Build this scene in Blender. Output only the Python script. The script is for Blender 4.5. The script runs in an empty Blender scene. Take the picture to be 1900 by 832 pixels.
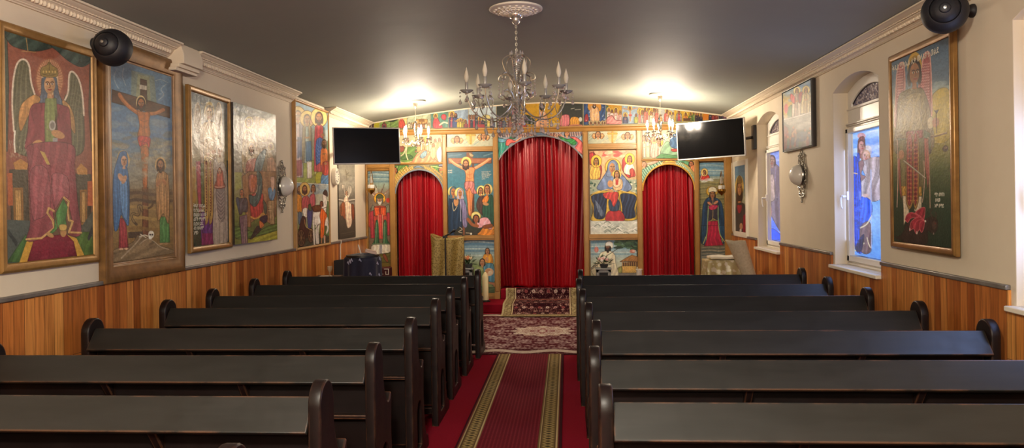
import bpy, bmesh, math, random
import numpy as np
from mathutils import Vector, Matrix
PI = math.pi
SC = bpy.context.scene
COL = SC.collection

# ------------------------------------------------------------------ camera
CAMH = 1.62
FPX = 1400.0
ROLL = math.radians(0.8)
YAW = math.atan(102.0 / FPX)
PY0 = 377.4
cF = Vector((-math.sin(YAW), math.cos(YAW), 0))
cR0 = Vector((math.cos(YAW), math.sin(YAW), 0))
cU0 = Vector((0, 0, 1))
cR = cR0 * math.cos(ROLL) - cU0 * math.sin(ROLL)
cU = cR0 * math.sin(ROLL) + cU0 * math.cos(ROLL)
cO = Vector((0, 0, CAMH))
cam_data = bpy.data.cameras.new('camera')
cam = bpy.data.objects.new('camera', cam_data)
COL.objects.link(cam)
M = Matrix((cR, cU, -cF)).transposed().to_4x4()
M.translation = cO
cam.matrix_world = M
cam_data.sensor_width = 36
cam_data.lens = FPX / 1900 * 36
cam_data.shift_y = -(416 - PY0) / 1900
cam_data.clip_start = 0.02
SC.camera = cam

def ray(px, py):
    return cF + cR * ((px - 950) / FPX) + cU * ((PY0 - py) / FPX)
def bp(px, py, ax, val):
    """world point on the plane axis=val that the photo shows at (px, py)"""
    d = ray(px, py); i = 'xyz'.index(ax)
    t = (val - cO[i]) / d[i]
    return cO + d * t
def proj(p):
    d = Vector(p) - cO; w = d.dot(cF)
    return 950 + FPX * d.dot(cR) / w, PY0 - FPX * d.dot(cU) / w

# room
XL, XR, D = -3.17, 2.515, 11.75
YB = -3.2
ZW = 2.91           # ceiling springing at the walls
ZC = 3.19           # crown of the shallow vault
XC = (XL + XR) / 2
HW = (XR - XL) / 2
def ceil_z(x):
    t = (x - XC) / HW
    return ZC - (ZC - ZW) * abs(t) ** 1.7
STAGE = 0.13
STAGE_Y = 11.1

# ------------------------------------------------------------------ helpers
def lin(h):
    if isinstance(h, str):
        c = [int(h[i:i + 2], 16) / 255 for i in (0, 2, 4)]
    else:
        c = list(h)
    return tuple(x / 12.92 if x <= .04045 else ((x + .055) / 1.055) ** 2.4 for x in c)

class NT:
    def __init__(s, m):
        s.t = m.node_tree; s.n = s.t.nodes; s.l = s.t.links
    def new(s, ty, **kw):
        n = s.n.new(ty)
        for k, v in kw.items():
            if k.startswith('i_'):
                n.inputs[int(k[2:])].default_value = v
            else:
                setattr(n, k, v)
        return n
    def link(s, a, b): s.l.new(a, b)

def setin(n, **kw):
    for k, v in kw.items():
        n.inputs[k.replace('_', ' ')].default_value = v

def mat(name, col, rough=.5, metal=0., spec=.5, var=None, bump=None, trans=0., emit=None, coat=0., sheen=0., ior=1.5):
    """principled material; var=(noise scale, amount, second colour), bump=(scale, strength, distance)"""
    m = bpy.data.materials.new(name); m.use_nodes = True
    t = NT(m); p = t.n['Principled BSDF']
    c = (*lin(col), 1)
    p.inputs['Base Color'].default_value = c
    p.inputs['Roughness'].default_value = rough
    p.inputs['Metallic'].default_value = metal
    p.inputs['Specular IOR Level'].default_value = spec
    p.inputs['IOR'].default_value = ior
    p.inputs['Transmission Weight'].default_value = trans
    p.inputs['Coat Weight'].default_value = coat
    p.inputs['Sheen Weight'].default_value = sheen
    tc = t.new('ShaderNodeTexCoord')
    if var:
        no = t.new('ShaderNodeTexNoise'); setin(no, Scale=var[0], Detail=5., Roughness=.6)
        t.link(tc.outputs['Object'], no.inputs['Vector'])
        ra = t.new('ShaderNodeMapRange'); setin(ra, From_Min=.35, From_Max=.65)
        t.link(no.outputs['Fac'], ra.inputs[0])
        mx = t.new('ShaderNodeMix', data_type='RGBA')
        mx.inputs[6].default_value = c; mx.inputs[7].default_value = (*lin(var[2]), 1)
        mu = t.new('ShaderNodeMath', operation='MULTIPLY', i_1=var[1])
        t.link(ra.outputs[0], mu.inputs[0]); t.link(mu.outputs[0], mx.inputs[0])
        t.link(mx.outputs[2], p.inputs['Base Color'])
    if bump:
        nb = t.new('ShaderNodeTexNoise'); setin(nb, Scale=bump[0], Detail=4.)
        t.link(tc.outputs['Object'], nb.inputs['Vector'])
        bu = t.new('ShaderNodeBump'); setin(bu, Strength=bump[1], Distance=bump[2])
        t.link(nb.outputs['Fac'], bu.inputs['Height']); t.link(bu.outputs['Normal'], p.inputs['Normal'])
    if emit:
        p.inputs['Emission Color'].default_value = (*lin(emit[0]), 1)
        p.inputs['Emission Strength'].default_value = emit[1]
    return m

def tag(o, label=None, cat=None, group=None, kind=None):
    if label: o['label'] = label
    if cat: o['category'] = cat
    if group: o['group'] = group
    if kind: o['kind'] = kind
    return o

def empty(name, loc=(0, 0, 0), rz=0., parent=None):
    o = bpy.data.objects.new(name, None); COL.objects.link(o)
    o.empty_display_size = .1
    o.location = loc; o.rotation_euler = (0, 0, rz)
    if parent: o.parent = parent
    return o

def copy_tree(o, parent=None):
    c = o.copy(); COL.objects.link(c)
    if parent: c.parent = parent
    for ch in list(o.children):
        copy_tree(ch, c)
    return c

class MB:
    """collects shapes, builds ONE mesh object"""
    def __init__(s): s.v = []; s.f = []
    def add(s, vs, fs):
        k = len(s.v); s.v += [tuple(p) for p in vs]; s.f += [tuple(i + k for i in f) for f in fs]; return s
    def box(s, x0, y0, z0, x1, y1, z1):
        vs = [(x, y, z) for z in (z0, z1) for y in (y0, y1) for x in (x0, x1)]
        return s.add(vs, [(0, 2, 3, 1), (4, 5, 7, 6), (0, 1, 5, 4), (2, 6, 7, 3), (0, 4, 6, 2), (1, 3, 7, 5)])
    def lathe(s, prof, n=24, c=(0, 0, 0), axis='z', cap=True):
        vs = []; fs = []
        for r, h in prof:
            for k in range(n):
                a = 2 * PI * k / n
                q = (r * math.cos(a), r * math.sin(a), h)
                if axis == 'y': q = (q[0], q[2], -q[1])
                elif axis == 'x': q = (q[2], q[0], q[1])
                vs.append((q[0] + c[0], q[1] + c[1], q[2] + c[2]))
        m = len(prof)
        for i in range(m - 1):
            for k in range(n):
                a = i * n + k; b = i * n + (k + 1) % n
                fs.append((a, b, b + n, a + n))
        if cap:
            if prof[0][0] > 1e-5: fs.append(tuple(range(n - 1, -1, -1)))
            if prof[-1][0] > 1e-5: fs.append(tuple((m - 1) * n + k for k in range(n)))
        return s.add(vs, fs)
    def tube(s, pts, r, n=8, closed=False, cap=True):
        pts = [Vector(p) for p in pts]; m = len(pts); vs = []; fs = []
        up = None
        for i, p in enumerate(pts):
            a = pts[(i - 1) % m] if (i or closed) else p
            b = pts[(i + 1) % m] if (i < m - 1 or closed) else p
            t = (b - a)
            t = t.normalized() if t.length > 1e-9 else Vector((0, 0, 1))
            if up is None:
                up = Vector((0, 0, 1)) if abs(t.z) < .9 else Vector((1, 0, 0))
            x = t.cross(up)
            if x.length < 1e-6: x = t.cross(Vector((1, 0, 0)))
            x.normalize(); y = x.cross(t).normalized(); up = y
            rr = r[i] if isinstance(r, (list, tuple)) else r
            for k in range(n):
                g = 2 * PI * k / n
                vs.append(p + x * (rr * math.cos(g)) + y * (rr * math.sin(g)))
        for i in range(m - 1 + (1 if closed else 0)):
            for k in range(n):
                a = i * n + k; b = i * n + (k + 1) % n
                c = ((i + 1) % m) * n + (k + 1) % n; d = ((i + 1) % m) * n + k
                fs.append((a, b, c, d))
        if cap and not closed:
            fs.append(tuple(range(n - 1, -1, -1))); fs.append(tuple((m - 1) * n + k for k in range(n)))
        return s.add(vs, fs)
    def prism(s, poly, a0, a1, axis='y'):
        """polygon in the plane across the axis, extruded from a0 to a1"""
        n = len(poly)
        def P(u, w, a):
            return {'y': (u, a, w), 'x': (a, u, w), 'z': (u, w, a)}[axis]
        vs = [P(u, w, a0) for u, w in poly] + [P(u, w, a1) for u, w in poly]
        fs = [tuple(range(n)), tuple(range(2 * n - 1, n - 1, -1))]
        for i in range(n):
            j = (i + 1) % n
            fs.append((i, i + n, j + n, j))
        return s.add(vs, fs)
    def ball(s, c, r, n=12, m=8, sx=1, sy=1, sz=1):
        prof = [(math.sin(PI * i / m), -math.cos(PI * i / m)) for i in range(m + 1)]
        k = len(s.v)
        s.lathe([(max(a, 1e-4) * r, b * r) for a, b in prof], n, (0, 0, 0), cap=False)
        s.v[k:] = [(x * sx + c[0], y * sy + c[1], z * sz + c[2]) for x, y, z in s.v[k:]]
        return s
    def grid(s, P):
        """P: rows of points"""
        nr, nc = len(P), len(P[0])
        vs = [p for row in P for p in row]
        fs = [(i * nc + j, i * nc + j + 1, (i + 1) * nc + j + 1, (i + 1) * nc + j) for i in range(nr - 1) for j in range(nc - 1)]
        return s.add(vs, fs)
    def xform(s, mtx, k=0):
        s.v[k:] = [tuple(mtx @ Vector(p)) for p in s.v[k:]]; return s
    def build(s, name, m, parent=None, bevel=0., smooth=40, loc=None, solid=0.):
        me = bpy.data.meshes.new(name)
        me.from_pydata(s.v, [], s.f); me.validate()
        bm = bmesh.new(); bm.from_mesh(me)
        bmesh.ops.recalc_face_normals(bm, faces=bm.faces)
        bm.to_mesh(me); bm.free()
        if m is not None: me.materials.append(m)
        if smooth:
            me.polygons.foreach_set('use_smooth', [True] * len(me.polygons))
            me.set_sharp_from_angle(angle=math.radians(smooth))
        o = bpy.data.objects.new(name, me); COL.objects.link(o)
        if parent: o.parent = parent
        if loc: o.location = loc
        if solid:
            so = o.modifiers.new('solid', 'SOLIDIFY'); so.thickness = solid; so.offset = 0
        if bevel:
            b = o.modifiers.new('bevel', 'BEVEL'); b.width = bevel; b.segments = 2; b.limit_method = 'ANGLE'; b.angle_limit = math.radians(35)
            b.harden_normals = False
        return o

def poly_plate(name, loops, thick, bevel, m, parent=None):
    """flat plate with holes (2D loops), local xy, centred on z; returns a mesh object"""
    cu = bpy.data.curves.new(name + '_outline', 'CURVE'); cu.dimensions = '2D'; cu.fill_mode = 'BOTH'
    for lp in loops:
        sp = cu.splines.new('POLY'); sp.points.add(len(lp) - 1)
        for q, pt in zip(lp, sp.points): pt.co = (q[0], q[1], 0, 1)
        sp.use_cyclic_u = True
    cu.extrude = thick / 2 - bevel; cu.bevel_depth = bevel; cu.bevel_resolution = 1; cu.offset = -bevel
    tmp = bpy.data.objects.new('outline', cu); COL.objects.link(tmp)
    dg = bpy.context.evaluated_depsgraph_get()
    me = bpy.data.meshes.new_from_object(tmp.evaluated_get(dg))
    bpy.data.objects.remove(tmp); bpy.data.curves.remove(cu)
    me.materials.clear(); me.materials.append(m)
    me.polygons.foreach_set('use_smooth', [True] * len(me.polygons)); me.set_sharp_from_angle(angle=math.radians(50))
    o = bpy.data.objects.new(name, me); COL.objects.link(o)
    if parent: o.parent = parent
    return o

def spline(pts, n=8, closed=False):
    P = [np.array(p, float) for p in pts]; m = len(P); out = []
    rng = range(m if closed else m - 1)
    for i in rng:
        a = P[(i - 1) % m] if (closed or i > 0) else P[i]
        b = P[i]; c = P[(i + 1) % m]
        d = P[(i + 2) % m] if (closed or i < m - 2) else c
        for k in range(n):
            t = k / n
            out.append(.5 * ((2 * b) + (c - a) * t + (2 * a - 5 * b + 4 * c - d) * t * t + (3 * b - a - 3 * c + d) * t ** 3))
    if not closed: out.append(P[-1])
    return out

# ------------------------------------------------------------------ painting tool: an artist's raster in photograph coordinates
class Cv:
    S = 2.4
    def __init__(s, x0, y0, x1, y1, seed=1):
        s.x0, s.y0 = x0, y0
        s.w = int((x1 - x0) * s.S) + 1; s.H = int((y1 - y0) * s.S) + 1
        s.a = np.zeros((s.H, s.w, 3), np.float32)
        s.r = np.random.RandomState(seed)
        s.F(0, 0, 1)
    def F(s, ox, oy, k): s.ox, s.oy, s.k = ox, oy, k; return s
    def _p(s, p):
        return ((s.ox + p[0] / s.k - s.x0) * s.S, (s.oy + p[1] / s.k - s.y0) * s.S)
    @staticmethod
    def c(h): return np.array([int(h[i:i + 2], 16) / 255 for i in (0, 2, 4)], np.float32)
    def g(s, *stops):
        """vertical gradient, y in photograph px"""
        ys = s.y0 + np.arange(s.H) / s.S
        cs = np.stack([s.c(q[1]) for q in stops])
        for k in range(3):
            s.a[:, :, k] = np.interp(ys, [q[0] for q in stops], cs[:, k])[:, None]
        return s
    def _bb(s, xs, ys, m=2):
        a = max(0, int(min(xs) - m)); b = min(s.w, int(max(xs) + m) + 1)
        c = max(0, int(min(ys) - m)); d = min(s.H, int(max(ys) + m) + 1)
        return a, b, c, d
    def b(s, col, pts, sm=0, f=None, o=None, alpha=1.):
        """filled shape; f=(count, amount, slant) folds of cloth; o=outline colour"""
        P = [s._p(p) for p in pts]
        if sm: P = [tuple(z) for z in spline(P, 6, True)]
        xs = [p[0] for p in P]; ys = [p[1] for p in P]
        a, b, c, d = s._bb(xs, ys)
        if b <= a or d <= c: return s
        X, Y = np.meshgrid(np.arange(a, b) + .5, np.arange(c, d) + .5)
        ins = np.zeros(X.shape, bool)
        n = len(P)
        for i in range(n):
            xa, ya = P[i]; xb, yb = P[(i + 1) % n]
            if ya == yb: continue
            cr = ((Y < ya) != (Y < yb)) & (X < (xb - xa) * (Y - ya) / (yb - ya) + xa)
            ins ^= cr
        base = np.broadcast_to(s.c(col), X.shape + (3,)).copy()
        if f:
            cnt, amt, sl = f
            wid = max(xs) - min(xs); hei = max(ys) - min(ys)
            u = (X - min(xs)) / max(wid, 1); v = (Y - min(ys)) / max(hei, 1)
            ph = s.r.rand(3) * 6
            q_ = u + sl * (v - .5) + .05 * np.sin(v * 4.3 + u * 5 + ph[1]) + .03 * np.sin(v * 9 + ph[2])
            wv = np.sin(q_ * cnt * 4.4 + ph[0] + .9 * np.sin(v * 3.1 + ph[1])) * .6 + np.sin(q_ * cnt * 8.1 + ph[2] + 2.3 * v) * .3 * np.sin(v * 5 + u * 4 + ph[0])
            vol = .16 - .5 * (u - .45) ** 2 - .25 * (v - .4) ** 2
            crease = np.exp(-(wv / .09) ** 2) * (.5 + .5 * np.sin(v * 6 + ph[0]))
            base *= (1 + .8 * amt * wv + vol * .8 - 1.5 * amt * crease)[..., None]
        reg = s.a[c:d, a:b]
        reg[ins] = (reg * (1 - alpha) + base * alpha)[ins]
        if o: s.l(o, 1.0, pts + pts[:1], sm, px=True)
        elif alpha == 1. and (sm or f) and max(max(xs) - min(xs), max(ys) - min(ys)) < .8 * max(s.w, s.H):
            dk = ''.join('%02x' % int(z * 255 * .42) for z in s.c(col))
            s.l(dk, .75, [((p[0] / s.S + s.x0 - s.ox) * s.k, (p[1] / s.S + s.y0 - s.oy) * s.k) for p in P + P[:1]], 0, px=True, alpha=.75)
        return s
    def l(s, col, w, pts, sm=1, px=False, alpha=1.):
        """brush stroke, width in crop px"""
        P = [s._p(p) for p in pts]
        if sm and len(P) > 2: P = spline(P, 5)
        hw = (w * s.S / 2) if px else max(w / s.k * s.S / 2, .5)
        cc = s.c(col)
        for (xa, ya), (xb, yb) in zip(P[:-1], P[1:]):
            a, b, c, d = s._bb((xa, xb), (ya, yb), hw + 2)
            if b <= a or d <= c: continue
            X, Y = np.meshgrid(np.arange(a, b) + .5, np.arange(c, d) + .5)
            dx, dy = xb - xa, yb - ya; L = dx * dx + dy * dy + 1e-9
            t = np.clip(((X - xa) * dx + (Y - ya) * dy) / L, 0, 1)
            q = np.hypot(X - xa - t * dx, Y - ya - t * dy)
            m = np.clip(hw + .5 - q, 0, 1)[..., None] * alpha
            s.a[c:d, a:b] = s.a[c:d, a:b] * (1 - m) + cc * m
        return s
    def e(s, col, cx, cy, rx, ry, rot=0., alpha=1., sh=0.):
        x, y = s._p((cx, cy)); k = s.S / s.k
        rx *= k; ry *= k; R = max(rx, ry)
        a, b, c, d = s._bb((x - R, x + R), (y - R, y + R))
        if b <= a or d <= c: return s
        X, Y = np.meshgrid(np.arange(a, b) + .5 - x, np.arange(c, d) + .5 - y)
        cr, sr = math.cos(rot), math.sin(rot)
        U = (X * cr + Y * sr) / max(rx, .4); V = (-X * sr + Y * cr) / max(ry, .4)
        q = np.sqrt(U * U + V * V)
        m = (np.clip((1 - q) * min(rx, ry) + .5, 0, 1) * alpha)[..., None]
        base = np.broadcast_to(s.c(col), X.shape + (3,))
        if sh: base = base * (1 - sh * (U * .6 + .4 * V + .2))[..., None]
        s.a[c:d, a:b] = s.a[c:d, a:b] * (1 - m) + base * m
        return s
    def h(s, x, y, r, skin='b07a50', hair='2c1d15', halo=None, beard=None, veil=None, k=.72, look=0., ring=None):
        """a head; r is half the face height"""
        if halo:
            s.e(ring or '6a4a20', x, y - .15 * r, 1.95 * r * k / .8, 2.0 * r); s.e(halo, x, y - .15 * r, 1.8 * r * k / .8, 1.86 * r)
        if veil:
            s.b(veil, [(x, y - 1.45 * r), (x + 1.15 * r * k, y - .8 * r), (x + 1.3 * r * k, y + .5 * r), (x + 1.5 * r * k, y + 1.6 * r), (x - 1.5 * r * k, y + 1.6 * r), (x - 1.3 * r * k, y + .5 * r), (x - 1.15 * r * k, y - .8 * r)], 1)
        else:
            s.e(hair, x, y - .25 * r, 1.12 * r * k, 1.08 * r)
            s.e(hair, x - .85 * r * k, y + .35 * r, .38 * r * k, .8 * r); s.e(hair, x + .85 * r * k, y + .35 * r, .38 * r * k, .8 * r)
        s.b(skin, [(x - .3 * r * k, y + .7 * r), (x + .3 * r * k, y + .7 * r), (x + .4 * r * k, y + 1.5 * r), (x - .4 * r * k, y + 1.5 * r)])
        s.e(skin, x, y, .82 * r * k, r, sh=.14)
        if beard:
            s.b(beard, [(x - .78 * r * k, y + .1 * r), (x - .45 * r * k, y + .42 * r), (x, y + .36 * r), (x + .45 * r * k, y + .42 * r), (x + .78 * r * k, y + .1 * r), (x + .6 * r * k, y + .95 * r), (x, y + 1.4 * r), (x - .6 * r * k, y + .95 * r)], 1)
        q = look * r
        if r * s.S / s.k > 4:
            for d in (-.36, .36):
                ex = x + d * r * k + q
                s.l('3a2418', .09 * r, [(ex - .2 * r * k, y - .25 * r), (ex, y - .34 * r), (ex + .2 * r * k, y - .27 * r)])
                s.e('e6d8c4', ex, y - .1 * r, .19 * r * k, .1 * r); s.e('1a100c', ex, y - .1 * r, .1 * r * k, .1 * r)
            s.l('6a4028', .09 * r, [(x - .05 * r + q, y - .2 * r), (x + .06 * r + q, y + .22 * r), (x - .12 * r * k + q, y + .28 * r)])
            s.l('8a3028', .12 * r, [(x - .24 * r * k + q, y + .52 * r), (x + q, y + .56 * r), (x + .24 * r * k + q, y + .52 * r)])
        else:
            s.e('2a1810', x - .3 * r * k, y - .1 * r, .14 * r, .12 * r); s.e('2a1810', x + .3 * r * k, y - .1 * r, .14 * r, .12 * r)
        return s
    def fig(s, x, y, r, yb, w, c1, c2=None, c3=None, **kw):
        """standing robed figure: y head centre, r half face height, yb hem, w shoulder width"""
        halo = kw.get('halo')
        if halo: s.e('6a4a20', x, y - .15 * r, 1.75 * r, 2.0 * r); s.e(halo, x, y - .15 * r, 1.62 * r, 1.86 * r)
        sy = y + 1.35 * r
        s.b(c1, [(x - .2 * w, sy - .2 * r), (x + .2 * w, sy - .2 * r), (x + .5 * w, sy + .5 * r), (x + .58 * w, (sy + yb) / 2), (x + .55 * w, yb), (x - .55 * w, yb), (x - .58 * w, (sy + yb) / 2), (x - .5 * w, sy + .5 * r)], 0, (4, .22, .1))
        if c2:
            s.b(c2, [(x - .14 * w, sy + .2 * r), (x + .14 * w, sy + .2 * r), (x + .3 * w, yb), (x - .3 * w, yb)], 0, (3, .2, 0))
        if c3:
            s.b(c3, [(x - .5 * w, sy + .4 * r), (x - .2 * w, sy), (x + .35 * w, (sy + yb) / 2), (x + .1 * w, yb - .25 * (yb - sy)), (x - .4 * w, (sy + yb) / 2)], 1, (3, .25, .5))
        kk = {q: v for q, v in kw.items() if q != 'halo'}
        s.h(x, y, r, **kk)
        hy = sy + .32 * (yb - sy)
        if kw.get('skin', 1):
            sk = kw.get('skin', 'b07a50')
            s.e(sk, x - .1 * w, hy, .16 * w, .1 * w, .5); s.e(sk, x + .12 * w, hy - .02 * w, .16 * w, .1 * w, -.5)
        return s
    def crowd(s, x0, x1, y0, y1, n, cols, halo=0.5, r=None):
        R = s.r
        for i in range(n):
            x = x0 + (x1 - x0) * (i + .5 + .3 * (R.rand() - .5)) / n
            rr = (r or (y1 - y0) * .11) * (.85 + .3 * R.rand())
            yy = y0 + rr * 1.8 + R.rand() * (y1 - y0) * .2
            s.fig(x, yy, rr, y1, (x1 - x0) / n * (.8 + .4 * R.rand()), cols[R.randint(len(cols))], cols[R.randint(len(cols))] if R.rand() > .4 else None,
                  skin=['b07a50', '94603c', 'c08a60'][R.randint(3)], hair=['2c1d15', '3a2a1c', '5a4a3c'][R.randint(3)], halo='d9b24a' if R.rand() < halo else None)
        return s
    def clouds(s, cols, x0, x1, y0, y1, n, size, alpha=.5):
        for i in range(n):
            s.e(cols[s.r.randint(len(cols))], x0 + (x1 - x0) * s.r.rand(), y0 + (y1 - y0) * s.r.rand(), size * (.6 + s.r.rand()), size * (.25 + .4 * s.r.rand()), (s.r.rand() - .5) * .6, alpha)
        return s
    def grain(s, amt=.06, sz=7):
        hh, ww = s.H // sz + 3, s.w // sz + 3
        for q, am in ((sz, amt), (max(2, sz // 3), amt * .7)):
            n = s.r.rand(s.H // q + 3, s.w // q + 3).astype(np.float32)
            yy = np.arange(s.H) / q; xx = np.arange(s.w) / q
            yi = yy.astype(int); xi = xx.astype(int); fy = (yy - yi)[:, None]; fx = (xx - xi)[None]
            v = (n[yi][:, xi] * (1 - fx) + n[yi][:, xi + 1] * fx) * (1 - fy) + (n[yi + 1][:, xi] * (1 - fx) + n[yi + 1][:, xi + 1] * fx) * fy
            s.a *= (1 + am * 2 * (v - .5))[..., None]
        return s
    def sample(s, px, py):
        X = np.clip((px - s.x0) * s.S - .5, 0, s.w - 1.001); Y = np.clip((py - s.y0) * s.S - .5, 0, s.H - 1.001)
        xi = X.astype(int); yi = Y.astype(int); fx = (X - xi)[..., None]; fy = (Y - yi)[..., None]
        A = s.a
        x2 = np.minimum(xi + 1, s.w - 1); y2 = np.minimum(yi + 1, s.H - 1)
        return (A[yi, xi] * (1 - fx) + A[yi, x2] * fx) * (1 - fy) + (A[y2, xi] * (1 - fx) + A[y2, x2] * fx) * fy

def homog(quad):
    """unit square (u right, v down) -> quad TL,TR,BR,BL"""
    A = []; B = []
    for (u, v), (x, y) in zip(((0, 0), (1, 0), (1, 1), (0, 1)), quad):
        A.append([u, v, 1, 0, 0, 0, -x * u, -x * v]); B.append(x)
        A.append([0, 0, 0, u, v, 1, -y * u, -y * v]); B.append(y)
    h = np.linalg.solve(np.array(A, float), np.array(B, float))
    return np.append(h, 1).reshape(3, 3)

PAINT_GAIN = 1.12
def painted(name, cv, quad, P, m, parent=None, gain=1., thick=.012, normal=None, edge='2a2018'):
    """a painted board: P is an (nv, nu, 3) array of points, row 0 on top; colours come from the raster through the quad's homography"""
    nv, nu = P.shape[:2]
    u, v = np.meshgrid(np.linspace(0, 1, nu), np.linspace(0, 1, nv))
    H = homog(quad); w = H[2, 0] * u + H[2, 1] * v + H[2, 2]
    px = (H[0, 0] * u + H[0, 1] * v + H[0, 2]) / w; py = (H[1, 0] * u + H[1, 1] * v + H[1, 2]) / w
    return painted_px(name, cv, px, py, P, m, parent, gain, thick, normal, edge)

def painted_px(name, cv, px, py, P, m, parent=None, gain=1., thick=.012, normal=None, edge='2a2018', closed=True):
    nv, nu = P.shape[:2]
    c = np.clip(cv.sample(px, py), 0, 1)
    c = np.where(c <= .04045, c / 12.92, ((c + .055) / 1.055) ** 2.4) * gain * PAINT_GAIN
    c = np.clip(c, 0.002, .92).reshape(-1, 3)
    n = nv * nu
    idx = np.arange(n).reshape(nv, nu)
    q = np.stack([idx[:-1, :-1], idx[1:, :-1], idx[1:, 1:], idx[:-1, 1:]], -1).reshape(-1, 4)
    ring = np.concatenate([idx[0, :], idx[1:, -1], idx[-1, -2::-1], idx[-2:0:-1, 0]])
    back = np.asarray(normal, float) * thick
    V = np.concatenate([P.reshape(-1, 3), P.reshape(-1, 3)[ring], P.reshape(-1, 3)[ring] + back])
    m0 = n; m1 = n + len(ring); k = len(ring)
    sd = np.stack([m0 + np.arange(k), m0 + (np.arange(k) + 1) % k, m1 + (np.arange(k) + 1) % k, m1 + np.arange(k)], -1)
    me = bpy.data.meshes.new(name)
    F = np.concatenate([q, sd])
    me.vertices.add(len(V)); me.vertices.foreach_set('co', V.astype(np.float32).ravel())
    e = 1 if closed else 0
    nl = F.size + k * e
    me.loops.add(nl); me.loops.foreach_set('vertex_index', np.concatenate([F.ravel(), (m1 + np.arange(k))[::-1][:k * e]]).astype(np.int32))
    me.polygons.add(len(F) + e)
    me.polygons.foreach_set('loop_start', np.append(np.arange(len(F)) * 4, [F.size] * e).astype(np.int32))
    me.polygons.foreach_set('use_smooth', np.append(np.ones(len(q), bool), np.zeros(len(sd) + e, bool)))
    me.update(calc_edges=True)
    at = me.color_attributes.new('Col', 'FLOAT_COLOR', 'POINT')
    full = np.ones((len(V), 4), np.float32)
    full[:n, :3] = c; full[n:, :3] = lin(edge)
    at.data.foreach_set('color', full.ravel())
    me.materials.append(m)
    o = bpy.data.objects.new(name, me); COL.objects.link(o)
    if parent: o.parent = parent
    return o

def paint_mat(name, rough=.38, bump=(60, .15, .004), spec=.5, emit=0., ripple=None):
    m = bpy.data.materials.new(name); m.use_nodes = True
    t = NT(m); p = t.n['Principled BSDF']
    a = t.new('ShaderNodeAttribute', attribute_name='Col')
    t.link(a.outputs['Color'], p.inputs['Base Color'])
    p.inputs['Roughness'].default_value = rough; p.inputs['Specular IOR Level'].default_value = spec
    if emit:
        t.link(a.outputs['Color'], p.inputs['Emission Color']); p.inputs['Emission Strength'].default_value = emit
    tc = t.new('ShaderNodeTexCoord'); nb = t.new('ShaderNodeTexNoise'); setin(nb, Scale=float(bump[0]), Detail=4.)
    t.link(tc.outputs['Object'], nb.inputs['Vector'])
    bu = t.new('ShaderNodeBump'); setin(bu, Strength=bump[1], Distance=bump[2])
    t.link(nb.outputs['Fac'], bu.inputs['Height'])
    if ripple:
        n2 = t.new('ShaderNodeTexNoise'); setin(n2, Scale=float(ripple[0]), Detail=2.)
        t.link(tc.outputs['Object'], n2.inputs['Vector'])
        b2 = t.new('ShaderNodeBump'); setin(b2, Strength=ripple[1], Distance=ripple[2])
        t.link(n2.outputs['Fac'], b2.inputs['Height']); t.link(bu.outputs['Normal'], b2.inputs['Normal'])
        t.link(b2.outputs['Normal'], p.inputs['Normal'])
    else:
        t.link(bu.outputs['Normal'], p.inputs['Normal'])
    return m
OIL = paint_mat('oil_paint_on_canvas', .36, (55, .25, .006), .3, ripple=(6, .14, .04))
VARNISH = paint_mat('varnished_canvas', .27, (70, .3, .006), .38, ripple=(8, .2, .04))
PRINT = paint_mat('painted_board', .42, (90, .2, .004), .4)
# ------------------------------------------------------------------ materials of the room
PLASTER = mat('cream_plaster', 'd9cbb4', .75, var=(3, .35, 'cfbfa6'), bump=(120, .12, .003))
STUCCO = mat('cream_stucco_moulding', 'dfd0b8', .6, bump=(150, .1, .002))
CEIL = mat('grey_ceiling_paint', '95998f', .65, var=(1.2, .4, '8c9088'), bump=(2.2, .25, .03))
WHITE = mat('white_gloss_paint', 'e6ddcb', .4)
UPVC = mat('white_window_plastic', 'ebe6dc', .35)
CARPET = mat('red_carpet_pile', '92182a', .95, spec=.05, var=(90, .5, '7c1220'), bump=(400, .5, .004))
RAILM = mat('grey_brown_rail_edge', '6e6660', .35, metal=.3, var=(6, .8, '8d8880'))

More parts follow.
